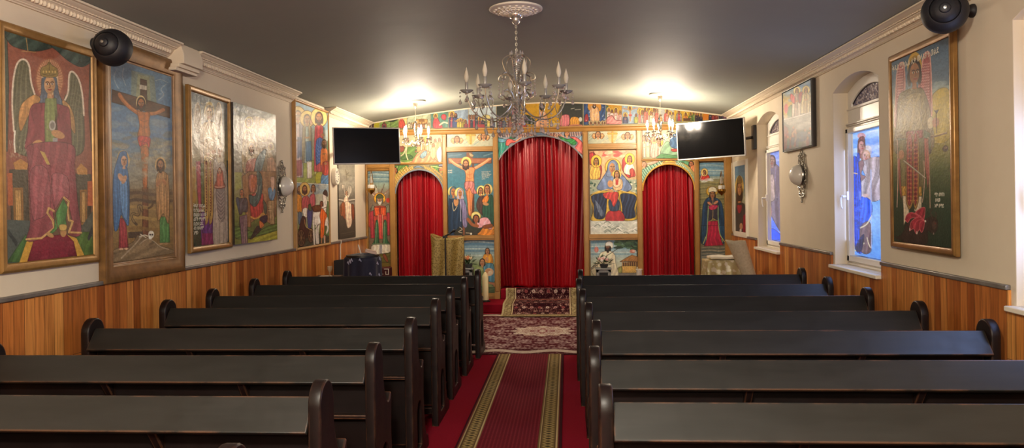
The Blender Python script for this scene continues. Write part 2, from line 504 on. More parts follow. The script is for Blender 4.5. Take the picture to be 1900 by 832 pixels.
def wood_planks(name, c1, c2, c3, pw=.085, bl=1.1):
    m = bpy.data.materials.new(name); m.use_nodes = True
    t = NT(m); p = t.n['Principled BSDF']
    tc = t.new('ShaderNodeTexCoord')
    sp = t.new('ShaderNodeSeparateXYZ'); t.link(tc.outputs['Object'], sp.inputs[0])
    cb = t.new('ShaderNodeCombineXYZ'); t.link(sp.outputs['Z'], cb.inputs[0]); t.link(sp.outputs['Y'], cb.inputs[1])
    br = t.new('ShaderNodeTexBrick'); br.offset = .37; br.offset_frequency = 2; br.squash = 1
    setin(br, Scale=1., Mortar_Size=.0016, Mortar_Smooth=.3, Bias=0., Brick_Width=bl, Row_Height=pw)
    br.inputs['Color1'].default_value = (0, 0, 0, 1); br.inputs['Color2'].default_value = (1, 1, 1, 1); br.inputs['Mortar'].default_value = (.5, .5, .5, 1)
    t.link(cb.outputs[0], br.inputs['Vector'])
    # plank tone: white noise per plank gives a wider spread
    ra = t.new('ShaderNodeValToRGB')
    el = ra.color_ramp.elements
    el[0].position = .0; el[0].color = (*lin(c1), 1); el[1].position = 1.; el[1].color = (*lin(c3), 1)
    e = el.new(.5); e.color = (*lin(c2), 1)
    t.link(br.outputs['Color'], ra.inputs[0])
    mp = t.new('ShaderNodeMapping'); mp.inputs['Scale'].default_value = (30, 30, 1.6)
    t.link(tc.outputs['Object'], mp.inputs[0])
    no = t.new('ShaderNodeTexNoise'); setin(no, Scale=1.6, Detail=6., Distortion=.8); t.link(mp.outputs[0], no.inputs['Vector'])
    mx = t.new('ShaderNodeMix', data_type='RGBA', blend_type='MULTIPLY'); mx.inputs[0].default_value = .75
    r2 = t.new('ShaderNodeValToRGB'); r2.color_ramp.elements[0].position = .3; r2.color_ramp.elements[0].color = (.42, .36, .3, 1); r2.color_ramp.elements[1].position = .62; r2.color_ramp.elements[1].color = (1.1, 1.08, 1.05, 1)
    t.link(no.outputs['Fac'], r2.inputs[0]); t.link(ra.outputs[0], mx.inputs[6]); t.link(r2.outputs[0], mx.inputs[7])
    m2 = t.new('ShaderNodeMix', data_type='RGBA'); m2.inputs[7].default_value = (*lin('3a1a0a'), 1)
    t.link(br.outputs['Fac'], m2.inputs[0]); t.link(mx.outputs[2], m2.inputs[6])
    t.link(m2.outputs[2], p.inputs['Base Color'])
    p.inputs['Roughness'].default_value = .33; p.inputs['Specular IOR Level'].default_value = .5
    bu = t.new('ShaderNodeBump', invert=True); setin(bu, Strength=.6, Distance=.004); t.link(br.outputs['Fac'], bu.inputs['Height'])
    t.link(bu.outputs['Normal'], p.inputs['Normal'])
    return m
PLANKS = wood_planks('varnished_pine_planks', '96501f', 'c47838', 'dc984f')

def structure(o): o['kind'] = 'structure'; return o

# floor, walls, ceiling
structure(MB().box(XL - .2, YB - .2, -.1, XR + .35, 14, 0).build('floor', CARPET, smooth=0))
structure(MB().box(XL, STAGE_Y, 0, XR, 13.6, STAGE).build('platform', CARPET, bevel=.012))
structure(MB().box(XL - .2, YB - .2, 0, XL, 13.8, 3.3).build('wall_left', PLASTER, smooth=0))
structure(MB().box(XL - .2, YB - .2, 0, XR + .35, YB, 3.4).build('wall_rear', PLASTER, smooth=0))
structure(MB().box(XL, 13.6, 0, XR, 13.8, 3.4).build('wall_back', PLASTER, smooth=0))
rows = []
for i in range(41):
    x = XL - .1 + (XR - XL + .2) * i / 40
    rows.append([(x, y, ceil_z(min(max(x, XL), XR))) for y in np.linspace(YB, 13.6, 30)])
c = MB().grid(rows).build('ceiling', CEIL, smooth=60)
sm = c.modifiers.new('thick', 'SOLIDIFY'); sm.thickness = .12; sm.offset = 1
structure(c)

# right wall with three arched window openings
sill_z = bp(1535, 487, 'x', XR).z
spring_z = bp(1533, 179, 'x', XR).z
apex_z = spring_z + .105
WIN = [(4.44, 3.40), (7.32, 6.28), (10.18, 9.15)]      # far edge, near edge
def arch_loop(y0, y1, zb, zs, za, n=14):
    """closed loop: rectangle with a segmental arch on top"""
    w = (y1 - y0) / 2; h = za - zs; R = (w * w + h * h) / (2 * h); cy = (y0 + y1) / 2; cz = za - R
    a0 = math.asin(min(1, w / R))
    if cz > zs: a0 = PI - a0
    pts = [(y0, zb), (y1, zb)]
    for i in range(n + 1):
        a = a0 - 2 * a0 * i / n
        pts.append((cy + R * math.sin(a), cz + R * math.cos(a)))
    return pts
TOX = Matrix(((0, 0, 1, 0), (1, 0, 0, 0), (0, 1, 0, 0), (0, 0, 0, 1)))
loops = [[(YB - .2, 0), (13.8, 0), (13.8, 3.3), (YB - .2, 3.3)]]
for yf, yn in WIN:
    loops.append(arch_loop(yn, yf, sill_z, spring_z, apex_z))
w = poly_plate('wall_right', loops, .30, .004, PLASTER)
w.matrix_world = Matrix.Translation((XR + .15, 0, 0)) @ TOX
structure(w)

# wainscot panelling and its cap rail
zl = (bp(0, 552, 'x', XL + .03).z + bp(548, 462, 'x', XL + .03).z) / 2
zr = (bp(1848, 523, 'x', XR - .03).z + bp(1437, 450, 'x', XR - .03).z) / 2
print('rails', zl, zr, 'sill', sill_z, spring_z)
structure(MB().box(XL, YB, 0, XL + .018, D - .06, zl - .03).build('wainscot_left', PLANKS, smooth=0))
structure(MB().box(XL, YB, zl - .03, XL + .032, D - .06, zl).build('trim_1', RAILM, bevel=.006))
wr = MB(); tr = MB()
edges = [YB] + [v for yf, yn in WIN for v in (yn - .05, yf + .05)] + [D - .06]
for i in range(0, len(edges), 2):
    wr.box(XR - .018, edges[i], 0, XR, edges[i + 1], zr - .03)
    tr.box(XR - .032, edges[i], zr - .03, XR, edges[i + 1], zr)
for yf, yn in WIN:
    wr.box(XR - .018, yn - .05, 0, XR, yf + .05, sill_z - .035)
structure(wr.build('wainscot_right', PLANKS, smooth=0))
structure(tr.build('trim_2', RAILM, bevel=.006))

# stucco cornices: moulded profile with an egg band
zbl = (bp(0, 8, 'x', XL).z + bp(550, 190, 'x', XL).z) / 2
zbr = (bp(1710, 45, 'x', XR).z + bp(1365, 220, 'x', XR).z) / 2
print('cornice', zbl, zbr)
def cornice(name, X, sgn, y0, y1, zb):
    H = ZW + .02 - zb
    pr = [(0, 0), (.016, 0), (.02, .06), (.03, .1), (.032, .14), (.045, .2), (.07, .5), (.085, .56), (.087, .6), (.1, .62), (.102, .68), (.11, .72), (.128, .8), (.135, .86), (.15, .88), (.15, 1.0), (0, 1.0)]
    mb = MB()
    mb.prism([(X + sgn * a, zb + b * H) for a, b in pr], y0, y1)
    y = y0 + .03
    k = 0
    while y < y1 - .03:
        big = k % 2 == 0
        mb.ball((X + sgn * .06, y, zb + .36 * H), 1, 6, 5, .016, .021 if big else .009, .15 * H)
        if y < y1 - .05:
            mb.box(X + sgn * .08, y - .006, zb + .62 * H, X + sgn * .106, y + .006, zb + .67 * H)
        y += .034; k += 1
    return structure(mb.build(name, STUCCO, smooth=35))
yb1 = bp(330, 110, 'x', XL + .1).y; yb2 = bp(366, 130, 'x', XL + .1).y
yc = bp(550, 185, 'x', XL + .08).y; yd = bp(615, 215, 'x', XL + .08).y
cornice('trim_3', XL, 1, YB, yb1, zbl)
cornice('trim_4', XL, 1, yb2, yc, zbl)
cornice('trim_5', XL, 1, yd, D, zbl)
cornice('trim_6', XR, -1, YB, D, zbr)
# the boxed bracket that breaks the left cornice
bz = zbl - .045
mb = MB().prism([(XL, bz), (XL + .15, bz), (XL + .15, ZW - .06), (XL + .12, ZW + .02), (XL, ZW + .02)], yb1, yb2)
mb.box(XL, yb1 - .02, bz - .03, XL + .12, yb2, bz)
mb.box(XL, yb1 - .03, bz - .055, XL + .1, yb2, bz - .03)
structure(mb.build('trim_7', STUCCO, bevel=.004))

# windows -------------------------------------------------------------
HANDLE = mat('white_handle', 'f0ece6', .25)
def fan_mat():
    m = bpy.data.materials.new('patterned_fanlight_glass'); m.use_nodes = True
    t = NT(m); p = t.n['Principled BSDF']
    tc = t.new('ShaderNodeTexCoord'); vo = t.new('ShaderNodeTexVoronoi'); setin(vo, Scale=55.)
    t.link(tc.outputs['Object'], vo.inputs['Vector'])
    ra = t.new('ShaderNodeValToRGB'); e = ra.color_ramp.elements
    e[0].position = .0; e[0].color = (*lin('2a3050'), 1); e[1].position = 1; e[1].color = (*lin('a89890'), 1)
    x = e.new(.45); x.color = (*lin('5a4a48'), 1)
    t.link(vo.outputs['Color'], ra.inputs[0]); t.link(ra.outputs[0], p.inputs['Base Color'])
    p.inputs['Roughness'].default_value = .15; t.link(ra.outputs[0], p.inputs['Emission Color']); p.inputs['Emission Strength'].default_value = .35
    bu = t.new('ShaderNodeBump'); setin(bu, Strength=.8, Distance=.01); t.link(vo.outputs['Distance'], bu.inputs['Height']); t.link(bu.outputs['Normal'], p.inputs['Normal'])
    return m
FAN = fan_mat()
LEAD = mat('dark_lead_edge', '2b2730', .5)
GX = XR + .15           # glass plane
gb = bp(1570, 470, 'x', GX).z; gt = bp(1566, 252, 'x', GX).z; fb = bp(1570.6, 202.6, 'x', GX).z
print('glass', gb, gt, fb, 'apex', apex_z)
WIN_GLASS = []
for n, (yf, yn) in enumerate(WIN, 1):
    root = structure(empty('window_%d' % n, (XR + .13, (yf + yn) / 2, sill_z)))
    c0 = (yf + yn) / 2
    hw = (yf - yn) / 2
    def put(o, root=root): o.matrix_parent_inverse = Matrix(); return o
    # frame board that fills the arched opening, cut for the sash and the fanlight
    st = .085
    L = [arch_loop(-hw, hw, 0, spring_z - sill_z, apex_z - sill_z)]
    L.append([(-hw + st, gb - sill_z - .02), (hw - st, gb - sill_z - .02), (hw - st, gt - sill_z + .02), (-hw + st, gt - sill_z + .02)])
    L.append(arch_loop(-hw + st, hw - st, fb - sill_z, fb - sill_z + .03, apex_z - sill_z - .09))
    fr = poly_plate('frame', L, .05, .003, UPVC, root)
    fr.matrix_local = Matrix.Translation((.03, 0, 0)) @ TOX
    # sash profile round the glass, transom mouldings
    s = MB()
    y0, y1, z0, z1 = -hw + st - .06, hw - st + .06, gb - sill_z - .06, gt - sill_z + .045
    for a in ((y0, z0, y1, z0 + .055), (y0, z1 - .045, y1, z1), (y0, z0, y0 + .055, z1), (y1 - .055, z0, y1, z1)):
        s.box(-.03, a[0], a[1], .012, a[2], a[3])
    s.box(-.012, -hw, z1 + .02, .01, hw, z1 + .035); s.box(-.02, -hw, z1 + .035, .01, hw, z1 + .05)
    s.box(-.008, -hw, fb - sill_z - .03, .01, hw, fb - sill_z - .015)
    s.build('sash', UPVC, root, bevel=.006)
    MB().box(-.0, -hw, -.0, .012, hw, .03).box(-.02, -hw, .0, .012, hw, .018).build('frame_foot', UPVC, root, bevel=.004)
    hz = bp(1551, 365, 'x', XR + .1).z - sill_z
    hb = MB()
    hb.box(-.045, hw - .088, hz - .035, -.03, hw - .052, hz + .045)
    hb.lathe([(.011, 0), (.011, .035)], 12, (-.045, hw - .07, hz), axis='x')
    hb.v[-24:] = [(2 * -.045 - x, y, z) for x, y, z in hb.v[-24:]]
    hb.tube(spline([(-.078, hw - .07, hz + .004), (-.085, hw - .05, hz + .0), (-.084, hw - .035, hz - .03), (-.08, hw - .033, hz - .08), (-.072, hw - .04, hz - .115)], 5), [.011] * 6 + [.0095] * 8 + [.008] * 7, 8)
    hb.build('window_handle', HANDLE, root, bevel=.002)
    # fanlight
    lp = arch_loop(-hw + st, hw - st, fb - sill_z, fb - sill_z + .03, apex_z - sill_z - .09)
    g = MB(); g.prism([(a, b) for a, b in lp], .028, .034, 'x'); g.build('fanlight_pane', FAN, root, smooth=0)
    g = MB(); g.tube([(.026, a, b) for a, b in lp], .007, 6, True); g.build('fanlight_bead', LEAD, root)
    # sill board
    MB().box(-.13 - .055, -hw - .03, -.035, .0, hw + .03, -.003).build('sill_board', WHITE, root, bevel=.006)
    WIN_GLASS.append((root, -hw + st, hw - st, gb - sill_z, gt - sill_z))
# ------------------------------------------------------------------ pews
def pew_mat(name='worn_black_lacquer', c1='130d0c', c2='1f1413', rg=(.33, .48)):
    m = bpy.data.materials.new(name); m.use_nodes = True
    t = NT(m); p = t.n['Principled BSDF']
    tc = t.new('ShaderNodeTexCoord')
    mp = t.new('ShaderNodeMapping'); mp.inputs['Scale'].default_value = (1.5, 12, 12); t.link(tc.outputs['Object'], mp.inputs[0])
    no = t.new('ShaderNodeTexNoise'); setin(no, Scale=1.4, Detail=6., Roughness=.62); t.link(mp.outputs[0], no.inputs['Vector'])
    n2 = t.new('ShaderNodeTexNoise'); setin(n2, Scale=5., Detail=6., Roughness=.7); t.link(tc.outputs['Object'], n2.inputs['Vector'])
    # chipped edges: rounded normal against flat normal, broken by noise
    be = t.new('ShaderNodeBevel', samples=4); be.inputs['Radius'].default_value = .012
    ge = t.new('ShaderNodeNewGeometry')
    dp = t.new('ShaderNodeVectorMath', operation='DOT_PRODUCT'); t.link(be.outputs[0], dp.inputs[0]); t.link(ge.outputs['Normal'], dp.inputs[1])
    r = t.new('ShaderNodeMapRange'); setin(r, From_Min=.985, From_Max=.86); t.link(dp.outputs['Value'], r.inputs[0])
    r2 = t.new('ShaderNodeMapRange'); setin(r2, From_Min=.42, From_Max=.57); t.link(n2.outputs['Fac'], r2.inputs[0])
    mu = t.new('ShaderNodeMath', operation='MULTIPLY'); t.link(r.outputs[0], mu.inputs[0]); t.link(r2.outputs[0], mu.inputs[1])
    ra = t.new('ShaderNodeValToRGB'); e = ra.color_ramp.elements
    e[0].position = .3; e[0].color = (*lin(c1), 1); e[1].position = .75; e[1].color = (*lin(c2), 1)
    t.link(no.outputs['Fac'], ra.inputs[0])
    mx = t.new('ShaderNodeMix', data_type='RGBA'); mx.inputs[7].default_value = (*lin('8a5a3c'), 1)
    t.link(mu.outputs[0], mx.inputs[0]); t.link(ra.outputs[0], mx.inputs[6]); t.link(mx.outputs[2], p.inputs['Base Color'])
    rr = t.new('ShaderNodeMapRange'); setin(rr, From_Min=.3, From_Max=.7, To_Min=rg[0], To_Max=rg[1]); t.link(n2.outputs['Fac'], rr.inputs[0])
    t.link(rr.outputs[0], p.inputs['Roughness'])
    p.inputs['Specular IOR Level'].default_value = .4 if 'grey' in name else .27
    bu = t.new('ShaderNodeBump'); setin(bu, Strength=.12, Distance=.004); t.link(no.outputs['Fac'], bu.inputs['Height']); t.link(bu.outputs['Normal'], p.inputs['Normal'])
    return m
LACQ = pew_mat()
BOARD = pew_mat('worn_grey_black_board', '1d1c1a', '292725', (.36, .52))
TOYZ = TOX
HP = .925
def pew_outline():
    p = [(0, 0), (0, .80)]
    for i in range(11):
        a = PI - PI * i / 10
        p.append((.085 + .085 * math.cos(a), .835 + (HP - .835) * math.sin(a)))
    cur = spline([(.17, .835), (.172, .76), (.185, .69), (.215, .625), (.255, .585), (.29, .578), (.318, .598), (.335, .612), (.345, .59), (.343, .54), (.335, .42), (.345, .30), (.375, .17), (.42, .105), (.47, .085), (.485, .06), (.485, 0)], 5)
    p += [tuple(q) for q in cur[1:]]
    hole = []
    for i in range(13):
        a = PI - PI * i / 12
        hole.append((.195 + .075 * math.cos(a), .30 + .08 * math.sin(a)))
    hole += [(.27, .08), (.12, .08)]
    return [p, hole]
def make_pew(length):
    root = empty('church_pew')
    for x in (.0275, length - .0275):
        e = poly_plate('end_panel', pew_outline(), .052, .007, LACQ, root)
        e.matrix_local = Matrix.Translation((x, 0, 0)) @ TOYZ
    a, b = .053, length - .053
    # sloping book board with a worn lip
    nrm = Vector((0, -.12, .095)).normalized()
    lo = Vector((0, -.025, .742)); hi = Vector((0, .072, .862)); tk = nrm * .022
    bd = MB().prism([(lo.y, lo.z), (hi.y, hi.z), (hi.y - tk.y, hi.z - tk.z), (lo.y - tk.y, lo.z - tk.z)], a, b, 'x')
    bd.build('book_board', BOARD, root, bevel=.004)
    MB().box(a, .085, .13, b, .108, .845).build('back_panel', LACQ, root, bevel=.003)
    MB().box(a, .1, .418, b, .44, .446).box(a, .41, .38, b, .432, .418).build('seat', LACQ, root, bevel=.006)
    for k in (.32, .68):
        x = a + (b - a) * k
        MB().prism([(.085, .62), (.085, .83), (.06, .83), (.0, .755), (.0, .74)], x - .018, x + .018, 'x').build('bracket', LACQ, root, bevel=.003)
    MB().box(a, .04, .545, b, .085, .565).build('hymnal_shelf', LACQ, root, bevel=.003)
    MB().box(a, .06, .07, b, .12, .12).build('foot_rail', LACQ, root, bevel=.004)
    return root
ordn = {1: 'front row nearest the altar platform', 2: 'second row from the altar platform', 3: 'third row from the altar platform', 4: 'fourth row from the altar platform',
        5: 'fifth row from the altar platform', 6: 'third row from the camera', 7: 'second row from the camera', 8: 'nearest row with only one end knob in frame'}
LY = [2.15, 2.96, 3.77, 4.61, 5.53, 6.27, 7.13, 7.9]
RY = [2.10, 2.90, 3.67, 4.48, 5.27, 6.09, 6.94, 7.78]
RXs = [.13, .108, .094, .135, .112, .087, .072, .1]
LXs = [-.97, -.965, -.96, -.945, -.952, -.957, -.955, -.92]
protoL = make_pew(2.11); protoR = make_pew(2.27)
for k in range(8):
    lift = .0062 if k == 7 else 0
    for side in 'LR':
        pr = protoL if side == 'L' else protoR
        o = pr if k == 0 else copy_tree(pr)
        row = 8 - k
        if side == 'L':
            o.location = (LXs[k] - 2.11, LY[k] - .09, lift)
            tag(o, 'black wooden pew left of the aisle, ' + ordn[row], 'pew', 'pews left of the aisle')
        else:
            o.location = (RXs[k], RY[k] - .09, lift)
            tag(o, 'black wooden pew right of the aisle, ' + ordn[row], 'pew', 'pews right of the aisle')
# ------------------------------------------------------------------ altar screen
GILT = mat('gold_brown_screen_paint', 'ab7d3e', .38, var=(7, .5, '8f652e'), spec=.5, bump=(60, .1, .003))
GILT2 = mat('bright_gilt_bead', 'c99a58', .32, spec=.55)
screen = tag(empty('altar_screen', ((XL + XR) / 2, D, STAGE)), 'tall gold-brown wooden altar screen with three arched openings across the end wall', 'altar screen')
sx0, sz0 = (XL + XR) / 2, STAGE
def q(px, py, y=D):
    p = bp(px, py, 'y', y); return p.x, p.z
def sbuild(mb, name, m, **k):
    mb.v = [(x - sx0, y - D, z - sz0) for x, y, z in mb.v]
    return mb.build(name, m, screen, **k)
RAILZ0, RAILZ1 = q(1000, 246.5)[1], q(1000, 236.5)[1]
def arch_pts(xa, xb, zs, za, n=28):
    w = (xb - xa) / 2; h = za - zs; R = (w * w + h * h) / (2 * h); cx = (xa + xb) / 2; cz = za - R
    a0 = math.atan2(w, zs - cz)
    return [(cx + R * math.sin(a), cz + R * math.cos(a)) for a in np.linspace(-a0, a0, n)]
OPEN = {}
for nm, x0, x1, ys, ya in (('left', 735, 824, 359, 315.5), ('main', 926.5, 1083, 296, 252.5), ('right', 1193, 1289, 353.5, 305)):
    a = q(x0, (ys + 450) / 2)[0]; b = q(x1, (ys + 450) / 2)[0]
    zs = (q(x0, ys)[1] + q(x1, ys)[1]) / 2; za = q((x0 + x1) / 2, ya)[1]
    OPEN[nm] = (a, b, zs, za)
# backing boards with the arched openings cut out
lp = [[(XL + .02, 0), (XR - .02, 0)] + [(x, min(ceil_z(x), 3.4) - .012) for x in np.linspace(XR - .02, XL + .02, 30)]]
for a, b, zs, za in OPEN.values():
    lp.append([(a, .02 if False else STAGE + .02), (b, STAGE + .02)] + arch_pts(a, b, zs, za)[::-1])
lp = [[(x - sx0, z - sz0) for x, z in L] for L in lp]
lp[0][0] = (lp[0][0][0], 0); lp[0][1] = (lp[0][1][0], 0)
bk = poly_plate('backing_board', lp, .03, .002, GILT, screen)
bk.matrix_local = Matrix.Translation((0, .035, 0)) @ Matrix.Rotation(PI / 2, 4, 'X')
PX = [(672, 684), (725, 735), (823.5, 831), (917, 926.5), (1083, 1092.5), (1182.5, 1192), (1289, 1297.5), (1344, 1352)]
posts = []
for i, (a, b) in enumerate(PX):
    xa, xb = q(a, 420)[0], q(b, 420)[0]
    if i == 0: xa = XL + .004
    if i == 7: xb = XR - .004
    posts.append((xa, xb))
    mb = MB().box(xa, D - .055, STAGE, xb, D + .02, RAILZ0)
    mb.box(xa + .012, D - .064, STAGE + .12, xb - .012, D - .05, RAILZ0 - .03)
    mb.box(xa - .004, D - .07, STAGE, xb + .004, D + .02, STAGE + .1)
    sbuild(mb, 'post', GILT, bevel=.005)
def rail(xa, xb, z0, z1, y0=D - .045):
    mb = MB().box(xa, y0, z0, xb, D + .02, z1)
    h = z1 - z0
    mb.box(xa, y0 - .008, z0 + h * .3, xb, y0, z1 - h * .3)
    return sbuild(mb, 'rail', GILT, bevel=.004)
# top moulding carried right across under the painted frieze
mb = MB().prism([(D + .02, RAILZ0), (D - .06, RAILZ0), (D - .07, RAILZ0 + .02), (D - .075, RAILZ1 - .035), (D - .095, RAILZ1 - .02), (D - .095, RAILZ1), (D + .02, RAILZ1)], XL + .004, XR - .004, 'x')
sbuild(mb, 'top_moulding', GILT, bevel=.003)
def zq(px, a, b): return q(px, b)[1], q(px, a)[1]
rail(posts[2][1], posts[3][0], *zq(873, 272.5, 281.5))
rail(posts[2][1], posts[3][0], *zq(873, 437, 446))
rail(posts[2][1], posts[3][0], STAGE, q(873, 544)[1])
rail(posts[4][1], posts[5][0], *zq(1138, 266.5, 277.5))
rail(posts[4][1], posts[5][0], *zq(1138, 434.5, 445.5))
rail(posts[4][1], posts[5][0], STAGE, q(1138, 540)[1])
rail(posts[1][1], posts[2][0], *zq(780, 302, 305.5))
rail(posts[5][1], posts[6][0], *zq(1240, 295, 298.5))
rail(posts[0][1], posts[1][0], *zq(705, 305, 313.5)); rail(posts[0][1], posts[1][0], *zq(705, 313.8, 317.5), y0=D - .03)
rail(posts[6][1], posts[7][0], *zq(1321, 293, 299.5))
rail(posts[0][1], posts[1][0], STAGE, q(705, 530)[1]); rail(posts[6][1], posts[7][0], STAGE, q(1321, 525)[1])

# ------------------------------------------------------------------ curtains
def satin():
    m = bpy.data.materials.new('crimson_satin'); m.use_nodes = True
    t = NT(m); p = t.n['Principled BSDF']
    p.inputs['Base Color'].default_value = (*lin('9c0c18'), 1); p.inputs['Roughness'].default_value = .32
    p.inputs['Specular IOR Level'].default_value = .6; p.inputs['Specular Tint'].default_value = (1, .55, .55, 1)
    p.inputs['Sheen Weight'].default_value = .06; p.inputs['Sheen Tint'].default_value = (1, .3, .3, 1)
    return m
SATIN = satin()
def curtain(key, zbot, N, seed, label, conv=0., K=1.):
    a, b, zs, za = OPEN[key]
    a -= .01; b += .01
    rs = np.random.RandomState(seed)
    nu, nv = 420, 60
    w = b - a
    u = np.linspace(0, 1, nu)
    ph = rs.rand(8) * 6.28
    rows = []
    R = arch_pts(a, b, zs, za, 80)
    ax = np.array([p[0] for p in R]); az = np.array([p[1] for p in R])
    for j in range(nv):
        v = j / (nv - 1)
        uu = u + .012 * np.sin(u * 9 + ph[0] + v * 1.5) + .007 * np.sin(u * 23 + ph[1] - v)
        uu = uu + conv * v * v * np.sin((u - .56) * PI) * .05
        p1 = 2 * PI * N * (uu + .03 * np.sin(2 * PI * u * 1.3 + ph[2]) + .018 * np.sin(2 * PI * u * 3.1 + ph[3] + v * .8))
        s = np.sin(p1)
        amp = (.55 + .45 * np.sin(2 * PI * u * 2.3 + ph[4] + v * .6)) * (.75 + .25 * np.sin(u * 31 + ph[5]))
        dep = .062 * amp * (2 * (.5 + .5 * s) ** 1.6 - 1) + .004 * np.sin(p1 * 2.13 + ph[6] + 1.2 * v) + .012 * np.sin(2 * PI * u * 2.2 + ph[7] + v)
        dep *= (.7 + .45 * v) * K
        x = a + w * u + .016 * np.cos(p1) * amp * (.6 + .6 * v)
        ztop = np.interp(a + w * u, ax, az) + .03
        zb = zbot + .012 * np.sin(p1 * .5 + 1) + (.01 if conv else 0) * np.sin(u * 7)
        z = ztop * (1 - v) + zb * v
        rows.append([(x[k] , D + .16 - dep[k], z[k]) for k in range(nu)])
    o = MB().grid(rows).build('curtain', SATIN, smooth=180)
    cx = (a + b) / 2
    me = o.data; me.transform(Matrix.Translation((-cx, -(D + .16), -zbot))); o.location = (cx, D + .16, zbot)
    so = o.modifiers.new('solid', 'SOLIDIFY'); so.thickness = .004
    return tag(o, label, 'curtain', 'red curtains in the screen arches')
zmain = STAGE + .155
curtain('main', zmain + .004, 12, 3, 'wide red satin curtain in the central arch, falling to the rug', 1.)
curtain('left', STAGE + .02, 8, 7, 'narrow red satin curtain in the arch left of the central one', 0., 1.25)
curtain('right', STAGE + .02, 8, 12, 'narrow red satin curtain in the arch right of the central one', 0., 1.25)
a, b, zs, za = OPEN['main']
structure(MB().box(a + .005, D - .05, STAGE, b - .005, 13.5, zmain).build('platform_step', CARPET, bevel=.01))

# ------------------------------------------------------------------ carpets
class Arr:
    def __init__(s, c): s.cc = c
    def sample(s, x, y): return s.cc
PILE = paint_mat('patterned_wool_pile', .95, (300, .5, .004), .12)
def cols(*h): return [Cv.c(x) for x in h]
def layer(c, mask, col, soft=None):
    m = np.clip(mask, 0, 1)[..., None] if mask.dtype != bool else mask[..., None].astype(float)
    return c * (1 - m) + Cv.c(col) * m
def smooth(x, e): return np.clip(x / e + .5, 0, 1)
# runner
x0, x1, y0, y1 = -.762, -.058, 1.0, 8.02
nu, nv = 132, 720
xs = np.linspace(x0, x1, nu); ys = np.linspace(y1, y0, nv)
X, Y = np.meshgrid(xs, ys)
c = np.broadcast_to(Cv.c('64131f'), X.shape + (3,)).copy()
dots = (np.sin(X * 2 * PI / .026 + np.floor(Y / .03) % 2 * PI) * np.sin(Y * 2 * PI / .06))
c = layer(c, smooth(dots - .35, .5) * .6, '8e3038')
for xa, xb in ((-.742, -.622), (-.214, -.084)):
    m = (X > xa) & (X < xb); c = layer(c, m, '6f5a35')
    u = (X - (xa + xb) / 2) / ((xb - xa) / 2)
    chain = np.abs(u) - .42 * np.abs(np.sin(Y * PI / .055))
    c = layer(c, m * smooth(.16 - np.abs(chain), .15), 'a98f5c')
    c = layer(c, m * smooth(.25 - np.hypot(u * .9, ((Y / .055) % 1 - .5) * 1.1), .2), '3f3420')
    for e, w2 in ((-.86, .05), (.86, .05), (-.72, .03), (.72, .03)):
        c = layer(c, m & (np.abs(u - e) < w2), 'c3a878' if abs(e) > .8 else '4a2a22')
c = layer(c, (X < -.748) | (X > -.075), '3a0f16')
P = np.stack([X, Y, np.full_like(X, .012)], -1)
r = painted_px('carpet_runner', Arr(c), X, Y, P, PILE, gain=1., thick=.011, normal=(0, 0, -1), edge='3a0f16')
tag(r, 'long burgundy runner with two patterned gold bands down the aisle', 'runner')

def persian(X, Y, sx, sy, seed=0):
    """symmetric arabesque field, -1..1"""
    x = np.abs(X) / sx; y = np.abs(Y) / sy
    f = np.sin(x * 9 + 2.2 * np.sin(y * 5 + seed)) * np.sin(y * 10 + 2.0 * np.sin(x * 6 - seed))
    g = np.sin(x * 23 + 2.5 * np.sin(y * 13)) * np.sin(y * 21 + 2.2 * np.sin(x * 17 + seed))
    h = np.sin(np.hypot((x * 3) % 1 - .5, (y * 3) % 1 - .5) * 24)
    return .5 * f + .6 * g + .35 * h
# large oriental rug
cx, cy, wx, wy = -.33, 9.5, 2.35, 1.47
nu, nv = 440, 300
X, Y = np.meshgrid(np.linspace(-wx, wx, nu), np.linspace(wy, -wy, nv))
c = np.broadcast_to(Cv.c('52161f'), X.shape + (3,)).copy()
p = persian(X, Y, .42, .42, 1.)
c = layer(c, smooth(p - .12, .35) * .85, 'b09a97')
c = layer(c, smooth(p - .75, .3) * .6, 'd8c8b4')
rr = np.hypot(X / .38, Y / .38); th = np.arctan2(Y / .38, X / .38)
ed = 1 + .1 * np.cos(th * 12)
med = rr < ed
c = layer(c, smooth(ed - rr, .03), 'cfc2b4')
pm = persian(X, Y, .22, .2, 2.)
c = layer(c, med * smooth(pm - .2, .3), '8d5a4e'); c = layer(c, (rr < ed * .45) * smooth(pm + .1, .3) * .8, '7a3038')
c = layer(c, smooth(.03 - np.abs(rr - ed), .02), '4a121a')
dx = wx - np.abs(X); dy = wy - np.abs(Y); db = np.minimum(dx, dy)
# corner scallops
cor = np.hypot((np.abs(X) - wx + .1) / .95, (np.abs(Y) - wy + .1) / .62)
c = layer(c, smooth(.05 - np.abs(cor - 1 - .05 * np.cos(np.arctan2(np.abs(Y) - wy, np.abs(X) - wx) * 18)), .04), 'cdbfa6')
bord = (db < .30)
c = layer(c, bord, '48131b'); p2 = persian(X + .3, Y + .2, .25, .22, 3.)
wav = .17 + .05 * np.sin(np.where(dy < dx, X, Y) * 2 * PI / .62)
c = layer(c, bord * smooth(.07 - np.abs(db - wav), .03), 'c3b1a2')
c = layer(c, bord * smooth(p2 - .45, .4) * .8, 'a89084')
for e in (.02, .3): c = layer(c, np.abs(db - e) < .014, '3a0e15')
P = np.stack([X + cx, Y + cy, np.full_like(X, .006)], -1)
r = painted_px('oriental_rug', Arr(c), X, Y, P, PILE, gain=1., thick=.0055, normal=(0, 0, -1), edge='3a0e15')
tag(r, 'large burgundy and cream oriental rug with central medallion before the platform', 'rug')

